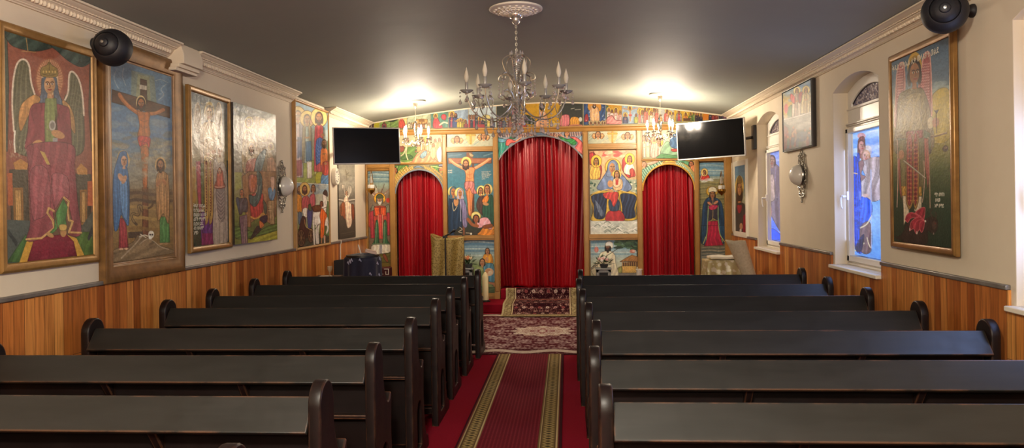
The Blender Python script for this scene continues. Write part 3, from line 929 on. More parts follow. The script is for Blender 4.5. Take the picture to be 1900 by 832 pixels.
# rug running down the steps
path = [(D + .0, zmain + .012), (D - .045, zmain + .012), (D - .066, zmain - .01), (D - .075, STAGE + .03), (D - .10, STAGE + .013), (STAGE_Y + .05, STAGE + .013), (STAGE_Y - .02, STAGE + .006), (STAGE_Y - .05, STAGE - .03), (STAGE_Y - .15, .05), (STAGE_Y - .25, .028), (10.62, .024)]
pl = [0]
for (a1, b1), (a2, b2) in zip(path[:-1], path[1:]): pl.append(pl[-1] + math.hypot(a2 - a1, b2 - b1))
nv, nu = 190, 230
t = np.linspace(0, pl[-1], nv)
py_ = np.interp(t, pl, [a for a, b in path]); pz_ = np.interp(t, pl, [b for a, b in path])
xa, xb = -.965, .175
X, T = np.meshgrid(np.linspace(xa, xb, nu), t)
Xc = X - (xa + xb) / 2; wv = (xb - xa) / 2
c = np.broadcast_to(Cv.c('2e0d14'), X.shape + (3,)).copy()
p = persian(Xc, T - .8, .26, .24, 4.)
c = layer(c, smooth(p - .3, .3) * .75, '9a6a62'); c = layer(c, smooth(p - .8, .2) * .8, 'c9b2a0')
for k in range(9):
    for j in range(6):
        fx = -wv + .2 + k * .115 + (.05 if j % 2 else 0); fy = .1 + j * .19
        c = layer(c, smooth(.026 - np.hypot(Xc - fx, T - fy), .012), ['b08a84', '8c4a48', 'c9b6a6'][(k + j) % 3])
        c = layer(c, smooth(.010 - np.hypot(Xc - fx, T - fy), .008), '6a2430')
db = np.minimum(wv - np.abs(Xc), pl[-1] - T)
bd = db < .15
c = layer(c, bd, '9c8a62'); p2 = persian(Xc + .1, T, .12, .1, 5.)
c = layer(c, bd * smooth(p2 - .15, .3) * .8, '5c4a34'); c = layer(c, bd * smooth(-.5 - p2, .3) * .7, 'c9b98e')
for e, w2, k in ((.015, .012, 'b3a27c'), (.15, .008, 'c2b08a'), (.138, .006, '4a2a22')): c = layer(c, np.abs(db - e) < w2, k)
m = smooth(.05 - np.abs(T - .36), .05); c = layer(c, (db > .15) * m * .7, '9a5a48')
P = np.stack([X, np.broadcast_to(py_[:, None], X.shape), np.broadcast_to(pz_[:, None], X.shape)], -1)
r = painted_px('step_rug', Arr(c), X, T, P, PILE, gain=1., thick=.008, normal=(0, .5, -.8), edge='9c8a62', closed=False)
tag(r, 'dark floral rug with tan borders laid down the altar steps', 'rug')
# ------------------------------------------------------------------ hung paintings
GOLDF = mat('old_gold_frame', 'a57d45', .35, metal=.35, var=(14, .6, '7c5a2e'), bump=(80, .15, .002))
DARKF = mat('carved_brown_gold_frame', '8a6438', .36, metal=.25, var=(9, .7, '5c4024'), bump=(40, .2, .003))
BRONZEF = mat('bronze_gold_frame', '9a7340', .3, metal=.45, var=(9, .6, '6e4f2a'))
WOODF = mat('pale_wood_frame', 'b98d55', .42, var=(10, .5, '94693a'))
BLACKF = mat('thin_dark_frame', '2a2320', .35)
def frame_mesh(w, h, prof, m, parent, name='frame', round_=0.):
    """mitred frame round an opening w x h whose foot is z=0; prof: (outwards, towards the viewer)"""
    mb = MB(); n = len(prof); vs = []; fs = []
    for sx, sz in ((-1, 0), (1, 0), (1, 1), (-1, 1)):
        for o, t in prof:
            vs.append((sx * (w / 2 + o), -t, (h + o) if sz else -o))
    for i in range(4):
        j = (i + 1) % 4
        for k in range(n):
            l = (k + 1) % n
            fs.append((i * n + k, j * n + k, j * n + l, i * n + l))
    mb.add(vs, fs)
    return mb.build(name, m, parent, bevel=.003, smooth=30)
def hang(side, outer, inner, cv, prof, fm, label, nu, nv, m, proud=.02, gain=1., group='paintings on the left wall', name='framed_painting', cat='painting', tilt=0., yaw=0.):
    X = XL + proud if side == 'L' else XR - proud
    def fit(qd):
        T = [bp(x, y, 'x', X) for x, y in qd]
        ya = (T[0].y + T[3].y) / 2; yb = (T[1].y + T[2].y) / 2
        return ya, yb, (T[0].z + T[1].z) / 2, (T[2].z + T[3].z) / 2
    ya, yb, zt, zb = fit(inner)
    w = abs(yb - ya); h = zt - zb
    root = empty(name, (XL if side == 'L' else XR, (ya + yb) / 2, zb), PI / 2 if side == 'L' else -PI / 2)
    u, v = np.meshgrid(np.linspace(-w / 2, w / 2, nu), np.linspace(h, 0, nv))
    bow = .004 * np.sin(u * 5) * np.sin(v * 4)
    P = np.stack([u, -proud - bow * 0, v], -1)
    painted('canvas', cv, inner, P, m, root, gain, .014, (0, 1, 0))
    if prof:
        frame_mesh(w, h, prof(fit(outer), (ya, yb, zt, zb)) if callable(prof) else prof, fm, root)
    s_ = 1 if side == 'L' else -1
    root.rotation_euler = (tilt, 0, root.rotation_euler[2] + s_ * yaw)
    root.location.x += s_ * (w / 2 + .05) * math.sin(yaw)
    tag(root, label, cat, group)
    return root, w, h, zb
def prof_flat(width, t=.035, lip=.012):
    return [(-.006, .0), (-.006, lip), (.006, t * .8), (width * .45, t), (width * .75, t), (width, t * .7), (width, .0)]

# --- 1 crowned winged figure on a throne -------------------------------------------------
c = Cv(0, 40, 190, 505, 1)
c.g((40, '8d5542'), (300, '8a5646'), (420, '6d5440'), (505, '54503c'))
A = (0, 40, 3.468); B = (0, 270, 3.468)
c.F(*A)
c.b('474c40', [(20, 50), (52, 130), (60, 400), (48, 830), (20, 830)], 0, (2, .2, 0)); c.b('50483a', [(580, 220), (610, 220), (610, 840), (588, 830), (570, 560)], 0, (2, .2, 0))
c.b('3c483f', [(26, 50), (190, 105), (345, 150), (310, 178), (220, 192), (110, 170), (60, 135)], 1, (4, .3, .6))
c.b('34423c', [(335, 150), (600, 215), (580, 262), (520, 290), (440, 252), (375, 195)], 1, (4, .35, .5))
c.l('a88a58', 5, [(172, 110), (182, 188)], 0); c.l('a88a58', 4, [(142, 192), (232, 198)], 0)
for pts, sgn in (([(225, 470), (202, 390), (188, 280), (152, 243), (112, 275), (88, 380), (80, 530), (90, 700), (100, 830), (230, 830)], -1), ([(412, 512), (438, 450), (446, 340), (470, 322), (508, 372), (530, 470), (540, 600), (534, 830), (420, 830)], 1)):
    c.b('5f5c46', pts, 1, (9, .25, .4))
    for k in range(9): c.l('787058', 3, [(pts[0][0] + sgn * (25 + k * 4), 470 + k * 34), (pts[0][0] + sgn * (70), 460 + k * 38), (pts[0][0] + sgn * 120, 490 + k * 34)])
    c.l('d6c6ae', 11, pts[:-2])
c.l('e6dcc8', 10, [(96, 700), (92, 770), (96, 835)])
c.e('9a6048', 320, 372, 92, 140); c.e('b98a66', 320, 372, 84, 130)
for k in range(44):
    a = k / 44 * 6.283; c.l('8a4f3a', 2.5, [(320 + 58 * math.cos(a), 375 + 98 * math.sin(a)), (320 + 84 * math.cos(a), 372 + 130 * math.sin(a))], 0)
c.e('d2b48c', 320, 378, 54, 98)
c.b('59616c', [(272, 360), (262, 470), (222, 540), (300, 570), (318, 460)], 1, (4, .25, 0)); c.b('59616c', [(362, 360), (382, 470), (428, 560), (360, 560), (345, 460)], 1, (4, .25, 0))
c.b('b0824e', [(215, 470), (140, 530), (120, 620), (135, 700), (190, 590), (260, 500)], 1, (4, .2, .3)); c.b('a88252', [(400, 505), (450, 540), (478, 620), (480, 720), (430, 620)], 1, (3, .2, 0))
c.b('7d3f42', [(200, 545), (280, 520), (420, 540), (450, 590), (462, 800), (470, 840), (180, 840), (178, 700)], 1, (5, .16, .1))
c.b('77804e', [(292, 490), (362, 490), (368, 600), (345, 830), (290, 830), (285, 600)], 0, (4, .15, 0))
c.b('4f3c30', [(360, 560), (372, 720), (362, 830), (350, 830), (352, 640)])
c.h(320, 405, 58, 'c09468', '59616c', k=.74)
c.b('8a7440', [(270, 350), (266, 300), (300, 280), (316, 262), (338, 282), (368, 305), (366, 352)], 1); c.l('5c4a28', 4, [(270, 335), (318, 345), (366, 335)]); c.l('5c4a28', 3, [(318, 275), (318, 340)], 0); c.l('6a5630', 4, [(318, 250), (318, 282)], 0); c.l('6a5630', 3, [(308, 262), (328, 264)], 0)
for k in range(5): c.e('c9a860', 280 + k * 19, 322, 5, 8)
c.e('b5b0a4', 336, 665, 22, 34); c.e('807a70', 336, 665, 14, 22); c.l('8a7a60', 5, [(300, 690), (360, 706)], 0)
c.e('bf8f60', 372, 722, 46, 24, .4); c.e('bf8f60', 238, 790, 40, 30, -.6); c.b('9a9a98', [(338, 745), (370, 745), (366, 800), (340, 800)])
c.F(*B)
c.b('4b4436', [(60, 150), (175, 140), (185, 560), (70, 560)], 0, (3, .12, 0)); c.b('4b4436', [(488, 180), (585, 185), (580, 560), (500, 560)], 0, (3, .12, 0))
c.b('a85e3c', [(45, 170), (78, 170), (80, 380), (50, 380)]); c.b('b0603c', [(562, 230), (606, 225), (606, 390), (562, 390)])
c.b('b5834a', [(85, 105), (130, 80), (178, 110), (172, 150), (95, 148)]); c.b('b5834a', [(490, 150), (520, 112), (560, 150), (562, 186), (498, 184)])
c.b('8a6438', [(82, 265), (146, 265), (148, 530), (84, 535)]); c.b('a58250', [(94, 280), (134, 280), (135, 505), (96, 508)], 0, (6, .3, 0)); c.b('8a6438', [(512, 285), (558, 283), (560, 515), (514, 515)]); c.b('a58250', [(522, 298), (548, 298), (550, 495), (524, 497)], 0, (5, .3, 0))
c.b('4f5650', [(36, 470), (190, 480), (180, 740), (36, 770)]); c.b('55584c', [(510, 540), (612, 400), (612, 720), (520, 720)])
c.b('3d5a32', [(40, 745), (160, 570), (210, 600), (130, 750)], 0, (3, .2, .5)); c.b('47602f', [(470, 560), (590, 560), (606, 706), (540, 715)], 0, (3, .2, .4))
c.b('353a38', [(50, 530), (110, 620), (100, 650), (44, 560)]); c.b('353a38', [(590, 520), (560, 600), (570, 620), (606, 560)])
c.b('c09440', [(165, 615), (210, 612), (180, 745), (118, 752)]); c.b('c09440', [(425, 575), (490, 600), (540, 712), (495, 718)])
c.b('6e2230', [(210, 615), (270, 585), (420, 570), (470, 620), (492, 715), (170, 745)], 0, (3, .12, .2)); c.b('7d2b38', [(205, 620), (280, 590), (420, 575), (465, 630), (470, 665), (205, 680)])
c.b('84464a', [(180, 120), (190, -10), (460, -10), (480, 150), (500, 380), (520, 570), (440, 575), (462, 490), (410, 330), (340, 420), (345, 520), (250, 600), (165, 605), (190, 480)], 1, (6, .17, .12))
c.b('95565a', [(330, 190), (430, 200), (440, 330), (400, 330), (345, 400)], 1, (3, .18, .2)); c.b('8e5054', [(195, 160), (300, 150), (320, 400), (240, 470), (200, 440)], 1, (4, .16, .2))
c.b('bfa05a', [(255, 30), (285, 40), (320, 118), (300, 118)], 0)
for pts in ([(345, 420), (310, 400), (300, 430), (335, 480), (345, 530), (260, 595), (165, 600)], [(408, 332), (440, 360), (432, 400), (440, 480), (465, 490), (440, 560), (520, 565)]): c.l('c6a066', 13, pts, 0); c.l('7a5a30', 2, [(x + 6, y + 6) for x, y in pts], 0)
c.b('4f7a44', [(405, 340), (432, 395), (420, 470), (425, 520), (380, 520), (340, 560), (290, 585), (345, 530), (352, 440)], 0, (4, .22, .3))
c.e('b48a58', 404, 560, 20, 30); c.b('c9a860', [(380, 510), (424, 512), (420, 545), (384, 545)], 1); c.e('b48a58', 318, 575, 26, 14, .5)
c.l('6e3438', 4, [(320, 120), (330, 250), (345, 380), (365, 520), (385, 590)])
for k in range(70): c.e(['cfc6a8', 'b5a884'][k % 2], 60 + c.r.rand() * 110, -40 + c.r.rand() * 110, 1.6, 5 + 5 * c.r.rand(), 0, .5)
c.grain(.08)
L1 = hang('L', [(2, 46), (172, 102.5), (181, 480.5), (3, 500)], [(9, 58.5), (168.5, 105.5), (173, 474), (11.5, 488)], c, prof_flat(.055), GOLDF,
     'gold-framed painting of a crowned winged figure seated on a throne, nearest on the left wall', 220, 540, OIL)

# --- 2 crucifixion in a broad frame -------------------------------------------------------
c = Cv(180, 90, 345, 510, 2)
c.g((90, '6c8494'), (170, '5f7f98'), (250, '55789a'), (320, '8a8a7c'), (370, '8a7450'), (420, '8f7648'), (505, '6a5038'))
c.F(180, 90, 3.9625)
c.b('94905c', [(255, 165), (420, 200), (440, 420), (250, 360)], 0, None, None, .45); c.b('b0a468', [(300, 190), (385, 205), (395, 400), (285, 360)], 0, None, None, .4)
for p in ([(150, 160), (130, 230), (160, 300)], [(200, 150), (190, 210), (215, 280)], [(510, 250), (470, 290), (490, 330), (450, 370)], [(430, 230), (470, 220), (520, 240)]): c.l('a8b4b4', 7, p, 1, False, .5)
c.clouds(['6f8a9c', '8a9a9c', '4f7494'], 110, 545, 420, 640, 26, 45, .35)
c.clouds(['8d8a78', '9c937a', '74745f'], 110, 545, 620, 830, 46, 38, .5)
for k in range(16): c.e('b0a688', 420 + 110 * c.r.rand(), 660 + 170 * c.r.rand(), 22, 12, -.6, .35)
c.b('4d3426', [(114, 310), (535, 418), (534, 498), (112, 400)], 0, (1.4, .18, 2), '2a1a12'); c.b('4d3426', [(320, 222), (365, 232), (366, 400), (318, 390)], 0, None, '2a1a12')
c.b('4d3426', [(325, 600), (378, 600), (372, 840), (322, 840)], 0, (2, .15, 0)); c.b('c4bba4', [(312, 264), (366, 272), (364, 303), (312, 296)]); c.l('55483a', 3, [(332, 268), (330, 298)], 0); c.l('55483a', 3, [(346, 270), (345, 300)], 0)
c.e('d9c58c', 322, 398, 36, 56); c.e('b89a6a', 322, 398, 29, 48)
for pts, w in (([(300, 470), (240, 430), (196, 385), (172, 350)], 26), ([(365, 472), (410, 470), (450, 458), (480, 442)], 24)): c.l('6e4228', w + 4, pts); c.l('a9683c', w, pts); c.l('bf8250', w * .35, [(x, y - 5) for x, y in pts])
c.e('a9683c', 168, 345, 12, 16); c.e('a9683c', 486, 440, 14, 12)
c.b('a4653a', [(292, 455), (340, 462), (386, 468), (380, 540), (384, 640), (300, 640), (312, 560)], 1, (3, .12, 0), '6e4228')
for p in ([(315, 520), (345, 530), (372, 522)], [(320, 570), (345, 580), (370, 572)], [(345, 470), (347, 630)]): c.l('84502e', 3, p)
c.b('a4653a', [(312, 690), (380, 690), (372, 840), (330, 840)], 0, (2, .16, 0)); c.l('6e4228', 4, [(345, 720), (348, 835)], 0)
c.h(324, 405, 38, 'a66a40', '3c2418', beard='3c2418')
c.b('a63a34', [(302, 640), (384, 645), (388, 690), (378, 722), (360, 690), (318, 715), (304, 690)], 1, (4, .25, .3)); c.e('c05048', 352, 682, 14, 12); c.l('7a2622', 3, [(305, 670), (350, 684), (386, 668)])
c.F(180, 280, 3.469)
c.b('a4653a', [(283, -20), (330, -20), (325, 100), (318, 230), (296, 230), (288, 120)], 1, (2, .15, 0)); c.b('6a4530', [(288, 230), (326, 230), (326, 540), (288, 540)], 0, (2, .15, 0)); c.e('8f5a36', 304, 236, 14, 10)
c.clouds(['9a917c', '7d7866', 'b0a78e'], 210, 480, 20, 200, 44, 28, .45)
c.b('6e5a40', [(95, 250), (490, 240), (490, 300), (95, 310)], 1, None, None, .6)
for y, col in ((270, '5c4a3a'), (318, '4f4236'), (360, 'a08450'), (430, 'a88c54'), (500, '84683e')): c.l(col, 22, [(200, y), (260, y - 8), (360, y + 6), (480, y - 4)], 1, False, .6)
c.l('55442f', 17, [(285, 380), (280, 350), (262, 352), (268, 380), (260, 410), (228, 400), (218, 420), (235, 455), (250, 470)]); c.l('8a744c', 7, [(285, 378), (278, 352), (262, 354), (268, 380), (260, 408), (228, 400), (218, 420), (235, 455)])
c.l('55442f', 13, [(328, 365), (350, 350), (360, 320), (378, 318)])
c.b('4c4034', [(195, 520), (290, 516), (290, 556), (195, 560)])
c.b('78664c', [(100, 640), (220, 590), (260, 540), (330, 560), (380, 600), (485, 640), (490, 660), (100, 715)], 1, (4, .22, .8)); c.l('a8967a', 8, [(150, 690), (240, 600), (285, 545)]); c.l('a8967a', 6, [(270, 600), (330, 565), (410, 620), (460, 635)])
c.b('8a3a3e', [(140, 430), (180, 430), (196, 620), (135, 625)], 0, (5, .25, 0)); c.e('c9a080', 150, 630, 14, 7); c.e('c9a080', 182, 628, 14, 7)
c.e('d0ad68', 168, 56, 40, 62); c.e('b49a70', 168, 56, 34, 55)
c.b('466a90', [(128, 60), (150, 5), (190, 8), (190, 90), (200, 150), (206, 250), (200, 470), (170, 440), (150, 410), (130, 500), (105, 490), (100, 250), (108, 140)], 1, (6, .2, .1)); c.b('5b82a8', [(150, 160), (190, 190), (196, 300), (190, 440), (160, 400), (145, 280)], 1, (4, .22, .1))
c.h(172, 62, 34, 'c49878', '466a90', k=.66, look=.06); c.e('c49878', 152, 168, 16, 30, -.5); c.e('c49878', 172, 180, 14, 30, .4)
c.e('c8a264', 407, 82, 36, 50); c.e('a8946c', 407, 82, 30, 43)
c.b('4d7a46', [(402, 420), (462, 420), (468, 590), (402, 592)], 0, (4, .25, 0)); c.b('a17c52', [(378, 170), (400, 125), (440, 130), (462, 190), (462, 460), (425, 400), (400, 440), (384, 430), (376, 280)], 1, (6, .22, .1)); c.l('6e5236', 3, [(400, 190), (395, 300), (388, 420)]); c.l('6e5236', 3, [(440, 170), (446, 300), (450, 420)])
c.h(407, 86, 34, 'a4704a', '3a2418', beard='3a2418', k=.66); c.e('b07c54', 392, 200, 12, 26, .4); c.e('b07c54', 430, 190, 12, 24, -.5); c.e('a08058', 412, 600, 14, 7); c.e('a08058', 442, 598, 14, 7)
c.e('e0d8c4', 345, 536, 19, 24); c.e('e0d8c4', 340, 556, 12, 12); c.e('1c1814', 338, 538, 5, 6); c.e('1c1814', 352, 538, 5, 6); c.l('cfc4ac', 7, [(268, 552), (300, 540), (325, 548)]); c.l('cfc4ac', 6, [(275, 535), (310, 556)])
c.grain(.1)
hang('L', [(188, 96), (328, 127), (330, 487), (191, 508)], [(206.5, 111), (318, 139.5), (322.5, 475.5), (208.5, 489)], c,
     lambda o, i: [(-.006, .0), (-.006, .012), (.0, .022), (.012, .024), (.018, .034), (.05, .038), (.085, .05), (.115, .052), (.13, .046), (.135, .0)], DARKF,
     'crucifixion painting in a broad carved brown-gold frame, second along the left wall', 165, 500, OIL)

# --- 3 haloed angel with a robed figure, gold frame ----------------------------------------
c = Cv(330, 150, 440, 480, 3)
c.g((150, '5f6c74'), (230, '7c7c70'), (300, '8f8458'), (370, '8a7238'), (400, '3c4a34'), (480, '24362c'))
c.F(335, 155, 5.2)
c.clouds(['8a9090', '7a8488'], 50, 450, 90, 400, 20, 60, .3)
for x in (130, 358):
    c.e('6f5c48', x, 330, 36, 150); c.l('cbb894', 8, [(x - 34, 420), (x - 30, 260), (x, 185), (x + 28, 260), (x + 30, 430)])
    for k in range(9): c.l('a8946e', 4, [(x - 24, 260 + k * 26), (x, 276 + k * 26), (x + 24, 260 + k * 26)])
c.e('b09a5c', 255, 265, 55, 90); c.e('d0b878', 255, 265, 45, 78)
c.b('a48a62', [(180, 400), (230, 370), (290, 370), (335, 410), (350, 560), (330, 720), (190, 720), (165, 560)], 1, (6, .25, .2))
c.h(255, 290, 62, 'b08a5c', '5a4630', k=.62)
for k in range(10): c.l('cdb88c', 5, [(180 + k * 16, 420), (190 + k * 14, 560), (185 + k * 15, 700)], 1, False, .6)
c.b('8f7a58', [(150, 430), (185, 420), (190, 740), (160, 760)], 1, (2, .2, 0)); c.b('b3a482', [(335, 560), (370, 540), (400, 620), (410, 760), (330, 760)], 1, (3, .2, 0))
c.h(368, 640, 48, 'a87c54', 'c8bca0', k=.6)
c.l('d6ccb2', 7, [(180, 560), (240, 520), (330, 560)]); c.l('5a4630', 5, [(176, 550), (190, 590)]); c.e('b98a60', 240, 690, 20, 26); c.e('b98a60', 300, 660, 24, 20)
c.F(335, 310, 5.2)
c.b('b0893c', [(38, -10), (105, -10), (105, 320), (60, 400), (38, 400)], 0, None, None, .6)
c.b('94404c', [(108, -60), (160, -60), (165, 430), (140, 440), (118, 200)], 0, (3, .3, 0)); c.b('4f5c34', [(160, -40), (195, -40), (195, 370), (165, 370)], 0, (2, .2, 0)); c.b('9a7c46', [(166, 375), (190, 375), (190, 425), (168, 425)])
c.b('58326a', [(150, 440), (300, 400), (300, 740), (165, 755)], 0, (5, .3, 0)); c.b('7a2c4c', [(170, 640), (298, 640), (298, 745), (165, 755)], 0, (4, .25, .2), None, .8)
for x0, x1 in ((195, 245), (240, 290)):
    c.b('a88a4c', [(x0, -60), (x1, -60), (x1 + 2, 400), (x1 - 8, 510), (x0 + 24, 548), (x0 + 8, 500)], 1, (3, .15, 0), '5a4424'); c.b('8a4a34', [(x0 + 16, -60), (x1 - 18, -60), (x1 - 18, 400), (x0 + 24, 470)], 0, (1, .2, 0), '4c2a1c')
    for k in range(18): c.e('c9a860', (x0 + x1) / 2 - 2, -20 + k * 27, 4, 6)
c.l('b8a878', 4, [(100, -60), (108, 300), (112, 465)])
c.b('2e4038', [(440, -60), (470, -60), (474, 740), (440, 740)], 0)
c.b('a09484', [(305, -60), (350, -40), (410, -40), (445, 100), (450, 500), (440, 745), (296, 748), (300, 300)], 1, (5, .13, .05)); c.b('8a8078', [(330, 210), (415, 205), (415, 470), (395, 530), (350, 470), (330, 340)], 1)
for k in range(9): c.l('6a625c', 5, [(335 + k, 225 + k * 34), (375, 262 + k * 34), (412, 225 + k * 34)]); c.l('aca296', 4, [(335 + k, 236 + k * 34), (375, 274 + k * 34), (412, 236 + k * 34)])
for x in (330, 360, 400, 428): c.l('7a7068', 4, [(x, 540), (x + 2, 740)])
c.b('8c4a3c', [(318, 150), (345, 120), (400, 120), (412, 150), (418, 200), (312, 205)], 1); c.b('b0604c', [(340, 40), (395, 40), (402, 180), (335, 180)], 1, (3, .2, 0)); c.h(365, 36, 26, 'c48a66', '4a2c20', k=.7); c.l('d0a088', 9, [(312, 190), (365, 196), (416, 186)])
c.grain(.09)
L3 = hang('L', [(338.5, 158.5), (427, 189.5), (429.5, 457), (341.5, 468.5)], [(344.5, 168.5), (421.5, 192.5), (424.5, 451), (347, 458.5)], c, prof_flat(.05, .04), GOLDF,
     'glossy gold-framed painting of a haloed angel with text block, third on left wall', 140, 420, VARNISH, yaw=.05)

# --- 4 unframed canvas -------------------------------------------------------------------
c = Cv(420, 180, 530, 465, 4)
c.g((180, '8d9690'), (250, '94978a'), (320, '8f9080'), (380, '8a8a48'), (420, '5f7040'), (460, '747840'))
c.F(425, 185, 5.94)
c.clouds(['b8c0ba', '7c8890', '9aa4a8', '6c7c88'], 40, 520, 30, 260, 50, 40, .45)
c.b('8a7a5c', [(140, 760), (130, 400), (170, 230), (280, 180), (400, 220), (470, 310), (480, 450), (520, 600), (520, 830), (140, 830)], 1, (7, .22, .1)); c.b('9c8c68', [(50, 60), (130, 200), (120, 830), (50, 830)], 0, (3, .1, 0), None, .25)
for cx, cy, rx, ry in ((215, 250, 50, 62), (365, 250, 38, 40), (200, 380, 44, 50), (375, 390, 50, 70), (460, 510, 30, 40)):
    c.e('c9b46a', cx, cy, rx, ry); c.e('8f7b50', cx, cy, rx * .8, ry * .82); c.h(cx, cy, rx * .55, 'b08a5c', '5c4830', k=.75); c.l('e0d0a0', 4, [(cx - rx, cy + 10), (cx - rx * .6, cy - ry * .8), (cx + rx * .4, cy - ry), (cx + rx, cy - 4)])
for k in range(26): c.l(['dccfa8', '6e5c40', 'bfae84'][k % 3], 5, [(150 + 330 * c.r.rand(), 200 + 420 * c.r.rand()) for _ in range(3)], 1, False, .55)
c.b('a08c66', [(150, 420), (300, 400), (330, 700), (150, 800)], 1, (6, .25, .3)); c.e('d8c898', 238, 520, 48, 90); c.e('a8905e', 238, 530, 38, 76); c.h(240, 540, 52, 'b8905e', '6a5434', k=.62, beard='7a6242')
c.b('a06a5c', [(180, 700), (240, 640), (320, 660), (360, 760), (350, 835), (190, 835)], 1, (5, .2, .2)); c.b('566a6a', [(300, 640), (390, 540), (400, 600), (330, 830), (270, 830)], 1, (4, .3, .3))
c.b('a8866a', [(420, 640), (480, 620), (520, 700), (520, 835), (410, 835)], 0, (4, .25, 0))
c.F(425, 320, 5.94)
c.b('8c6c4c', [(190, -20), (520, -20), (520, 470), (440, 560), (330, 480), (190, 580)], 0, (7, .2, .1)); c.b('8e6a48', [(130, 40), (215, -20), (230, 600), (180, 600)], 0, (4, .2, 0))
c.b('9aa04e', [(50, -10), (130, -10), (120, 160), (55, 200)], 0, None, None, .7)
c.b('a8443c', [(230, 250), (350, 220), (375, 300), (360, 440), (310, 500), (235, 490)], 1, (7, .28, 0)); c.l('cf9a50', 18, [(232, 485), (270, 505), (320, 490), (360, 450), (400, 460)])
c.b('a86a54', [(210, 30), (300, 40), (280, 200), (215, 190)], 1, (4, .25, .2)); c.b('c06c44', [(235, 60), (300, 50), (275, 150), (240, 160)], 1, None, None, .7)
c.b('3d5a56', [(300, -20), (350, 20), (360, 180), (330, 300), (280, 370), (225, 340), (210, 240), (280, 250), (305, 120)], 1, (6, .35, .4)); c.l('b8b8a0', 5, [(308, 130), (298, 200), (262, 250)]); c.l('6c8480', 5, [(332, 140), (318, 260), (270, 330)])
c.b('4c5c4a', [(370, 300), (410, 360), (405, 450), (385, 440)], 1); c.b('587c94', [(425, 190), (445, 290), (485, 300), (512, 210), (490, 160), (440, 160)], 1, (4, .3, .3)); c.b('c09c84', [(450, 40), (500, 40), (500, 150), (480, 210), (462, 160)], 0, (3, .15, 0))
c.b('96805c', [(420, 310), (500, 300), (500, 570), (450, 570)], 0, (4, .22, 0))
for y in (365, 390, 415): c.l('c8b48c', 4, [(425, y), (470, y + 3)], 0)
c.b('55703a', [(50, 590), (200, 640), (300, 660), (420, 590), (535, 570), (535, 650), (330, 690), (190, 730), (50, 720)], 1, (6, .25, 1)); c.b('98963e', [(190, 740), (330, 700), (535, 640), (535, 740), (190, 790)], 0, (4, .2, .8))
c.b('3a3c38', [(225, 725), (300, 590), (345, 630), (250, 725)], 1); c.b('3c3a44', [(330, 500), (410, 470), (410, 540), (360, 560)], 1); c.b('d07a44', [(325, 530), (370, 560), (375, 590), (335, 612)], 1)
c.b('6f5a60', [(100, 480), (185, 460), (190, 790), (120, 790)], 0, (6, .28, 0)); c.b('4b4c4e', [(75, 300), (110, 280), (185, 285), (190, 420), (140, 430), (120, 460), (95, 440)], 1, (4, .3, .4)); c.b('44525c', [(60, 290), (100, 300), (95, 600), (100, 480)], 1)
c.h(128, 220, 36, 'b87850', '4a4438', k=.6, look=-.1); c.l('c8b090', 4, [(150, 500), (152, 780)], 0); c.l('c8b090', 4, [(170, 480), (176, 780)], 0)
c.grain(.11)
X = XL + .04
hang('L', None, [(431.5, 190), (511.5, 213.5), (514.5, 444.5), (432.5, 454.5)], c, None, None,
     'unframed glossy canvas of many haloed figures beside the left wall lamp', 130, 400, VARNISH, proud=.05, yaw=.01)
rt = [o for o in bpy.data.objects if o.get('label', '').startswith('unframed')][0]
w, h = rt.children[0].dimensions.x, rt.children[0].dimensions.z
MB().box(-w / 2 + .001, -.037, .001, w / 2 - .001, -.002, h - .001).build('stretcher', BLACKF, rt)

# --- 5 board with two panels above and a chariot below ------------------------------------
c = Cv(535, 180, 625, 475, 5)
c.g((180, '7fa0b8'), (260, 'a8b8b0'), (300, '9aa860'), (330, '8a9a48'), (331, '7d98ac'), (400, 'a0a890'), (430, '6c7a40'), (475, '3c4430'))
c.F(540, 180, 5.2)
c.b('b8b090', [(35, 300), (215, 300), (220, 600), (40, 640)], 1, None, None, .5); c.b('8c9850', [(40, 610), (225, 590), (232, 815), (44, 815)], 0, (3, .15, 1))
c.fig(66, 190, 44, 760, 90, '8f8a92', 'b0a0a0', halo='d8c080', hair='7a6a58', skin='b08a64'); c.b('5a6a8a', [(60, 380), (100, 380), (106, 560), (60, 580)], 0, (3, .2, 0), None, .7); c.b('8a4a52', [(50, 600), (105, 590), (105, 740), (50, 750)], 0, (4, .25, 0), None, .8)
c.fig(152, 215, 40, 620, 84, '8f8468', '9aa8a0', halo='dcc478', skin='b08a64', hair='5a4a3c'); c.b('4f6f8c', [(138, 420), (190, 410), (200, 590), (142, 605)], 0, (5, .25, 0)); c.b('d8ccbc', [(150, 610), (198, 605), (200, 760), (155, 770)], 0, (4, .2, 0)); c.e('c09070', 188, 240, 8, 26)
c.b('8a9468', [(215, 380), (232, 390), (236, 600), (220, 590)])
c.l('e0e0d0', 4, [(218, 100), (236, 815)], 0)
c.b('5f9ab8', [(222, 105), (352, 140), (354, 300), (228, 300)], 0, None, None, .5); c.b('a8a83c', [(238, 720), (310, 700), (300, 790), (240, 812)], 1); c.b('4f7ca0', [(300, 720), (362, 700), (364, 815), (290, 815)], 1, (4, .25, 1)); c.b('3a6a3c', [(336, 430), (356, 400), (358, 500), (340, 480)], 1)
c.fig(264, 195, 46, 700, 78, 'c0525c', None, halo='e8c878', skin='a87048', hair='3c241c', beard='3c241c'); c.b('3a5c9c', [(238, 410), (300, 390), (306, 560), (290, 640), (240, 640)], 1, (6, .32, .4)); c.b('b04a58', [(242, 640), (305, 590), (300, 700), (250, 700)], 0, (4, .25, 0)); c.e('b88460', 300, 350, 16, 14)
for k in range(5): c.l('7c9cd0', 4, [(244, 440 + k * 34), (270, 470 + k * 34), (298, 440 + k * 30)])
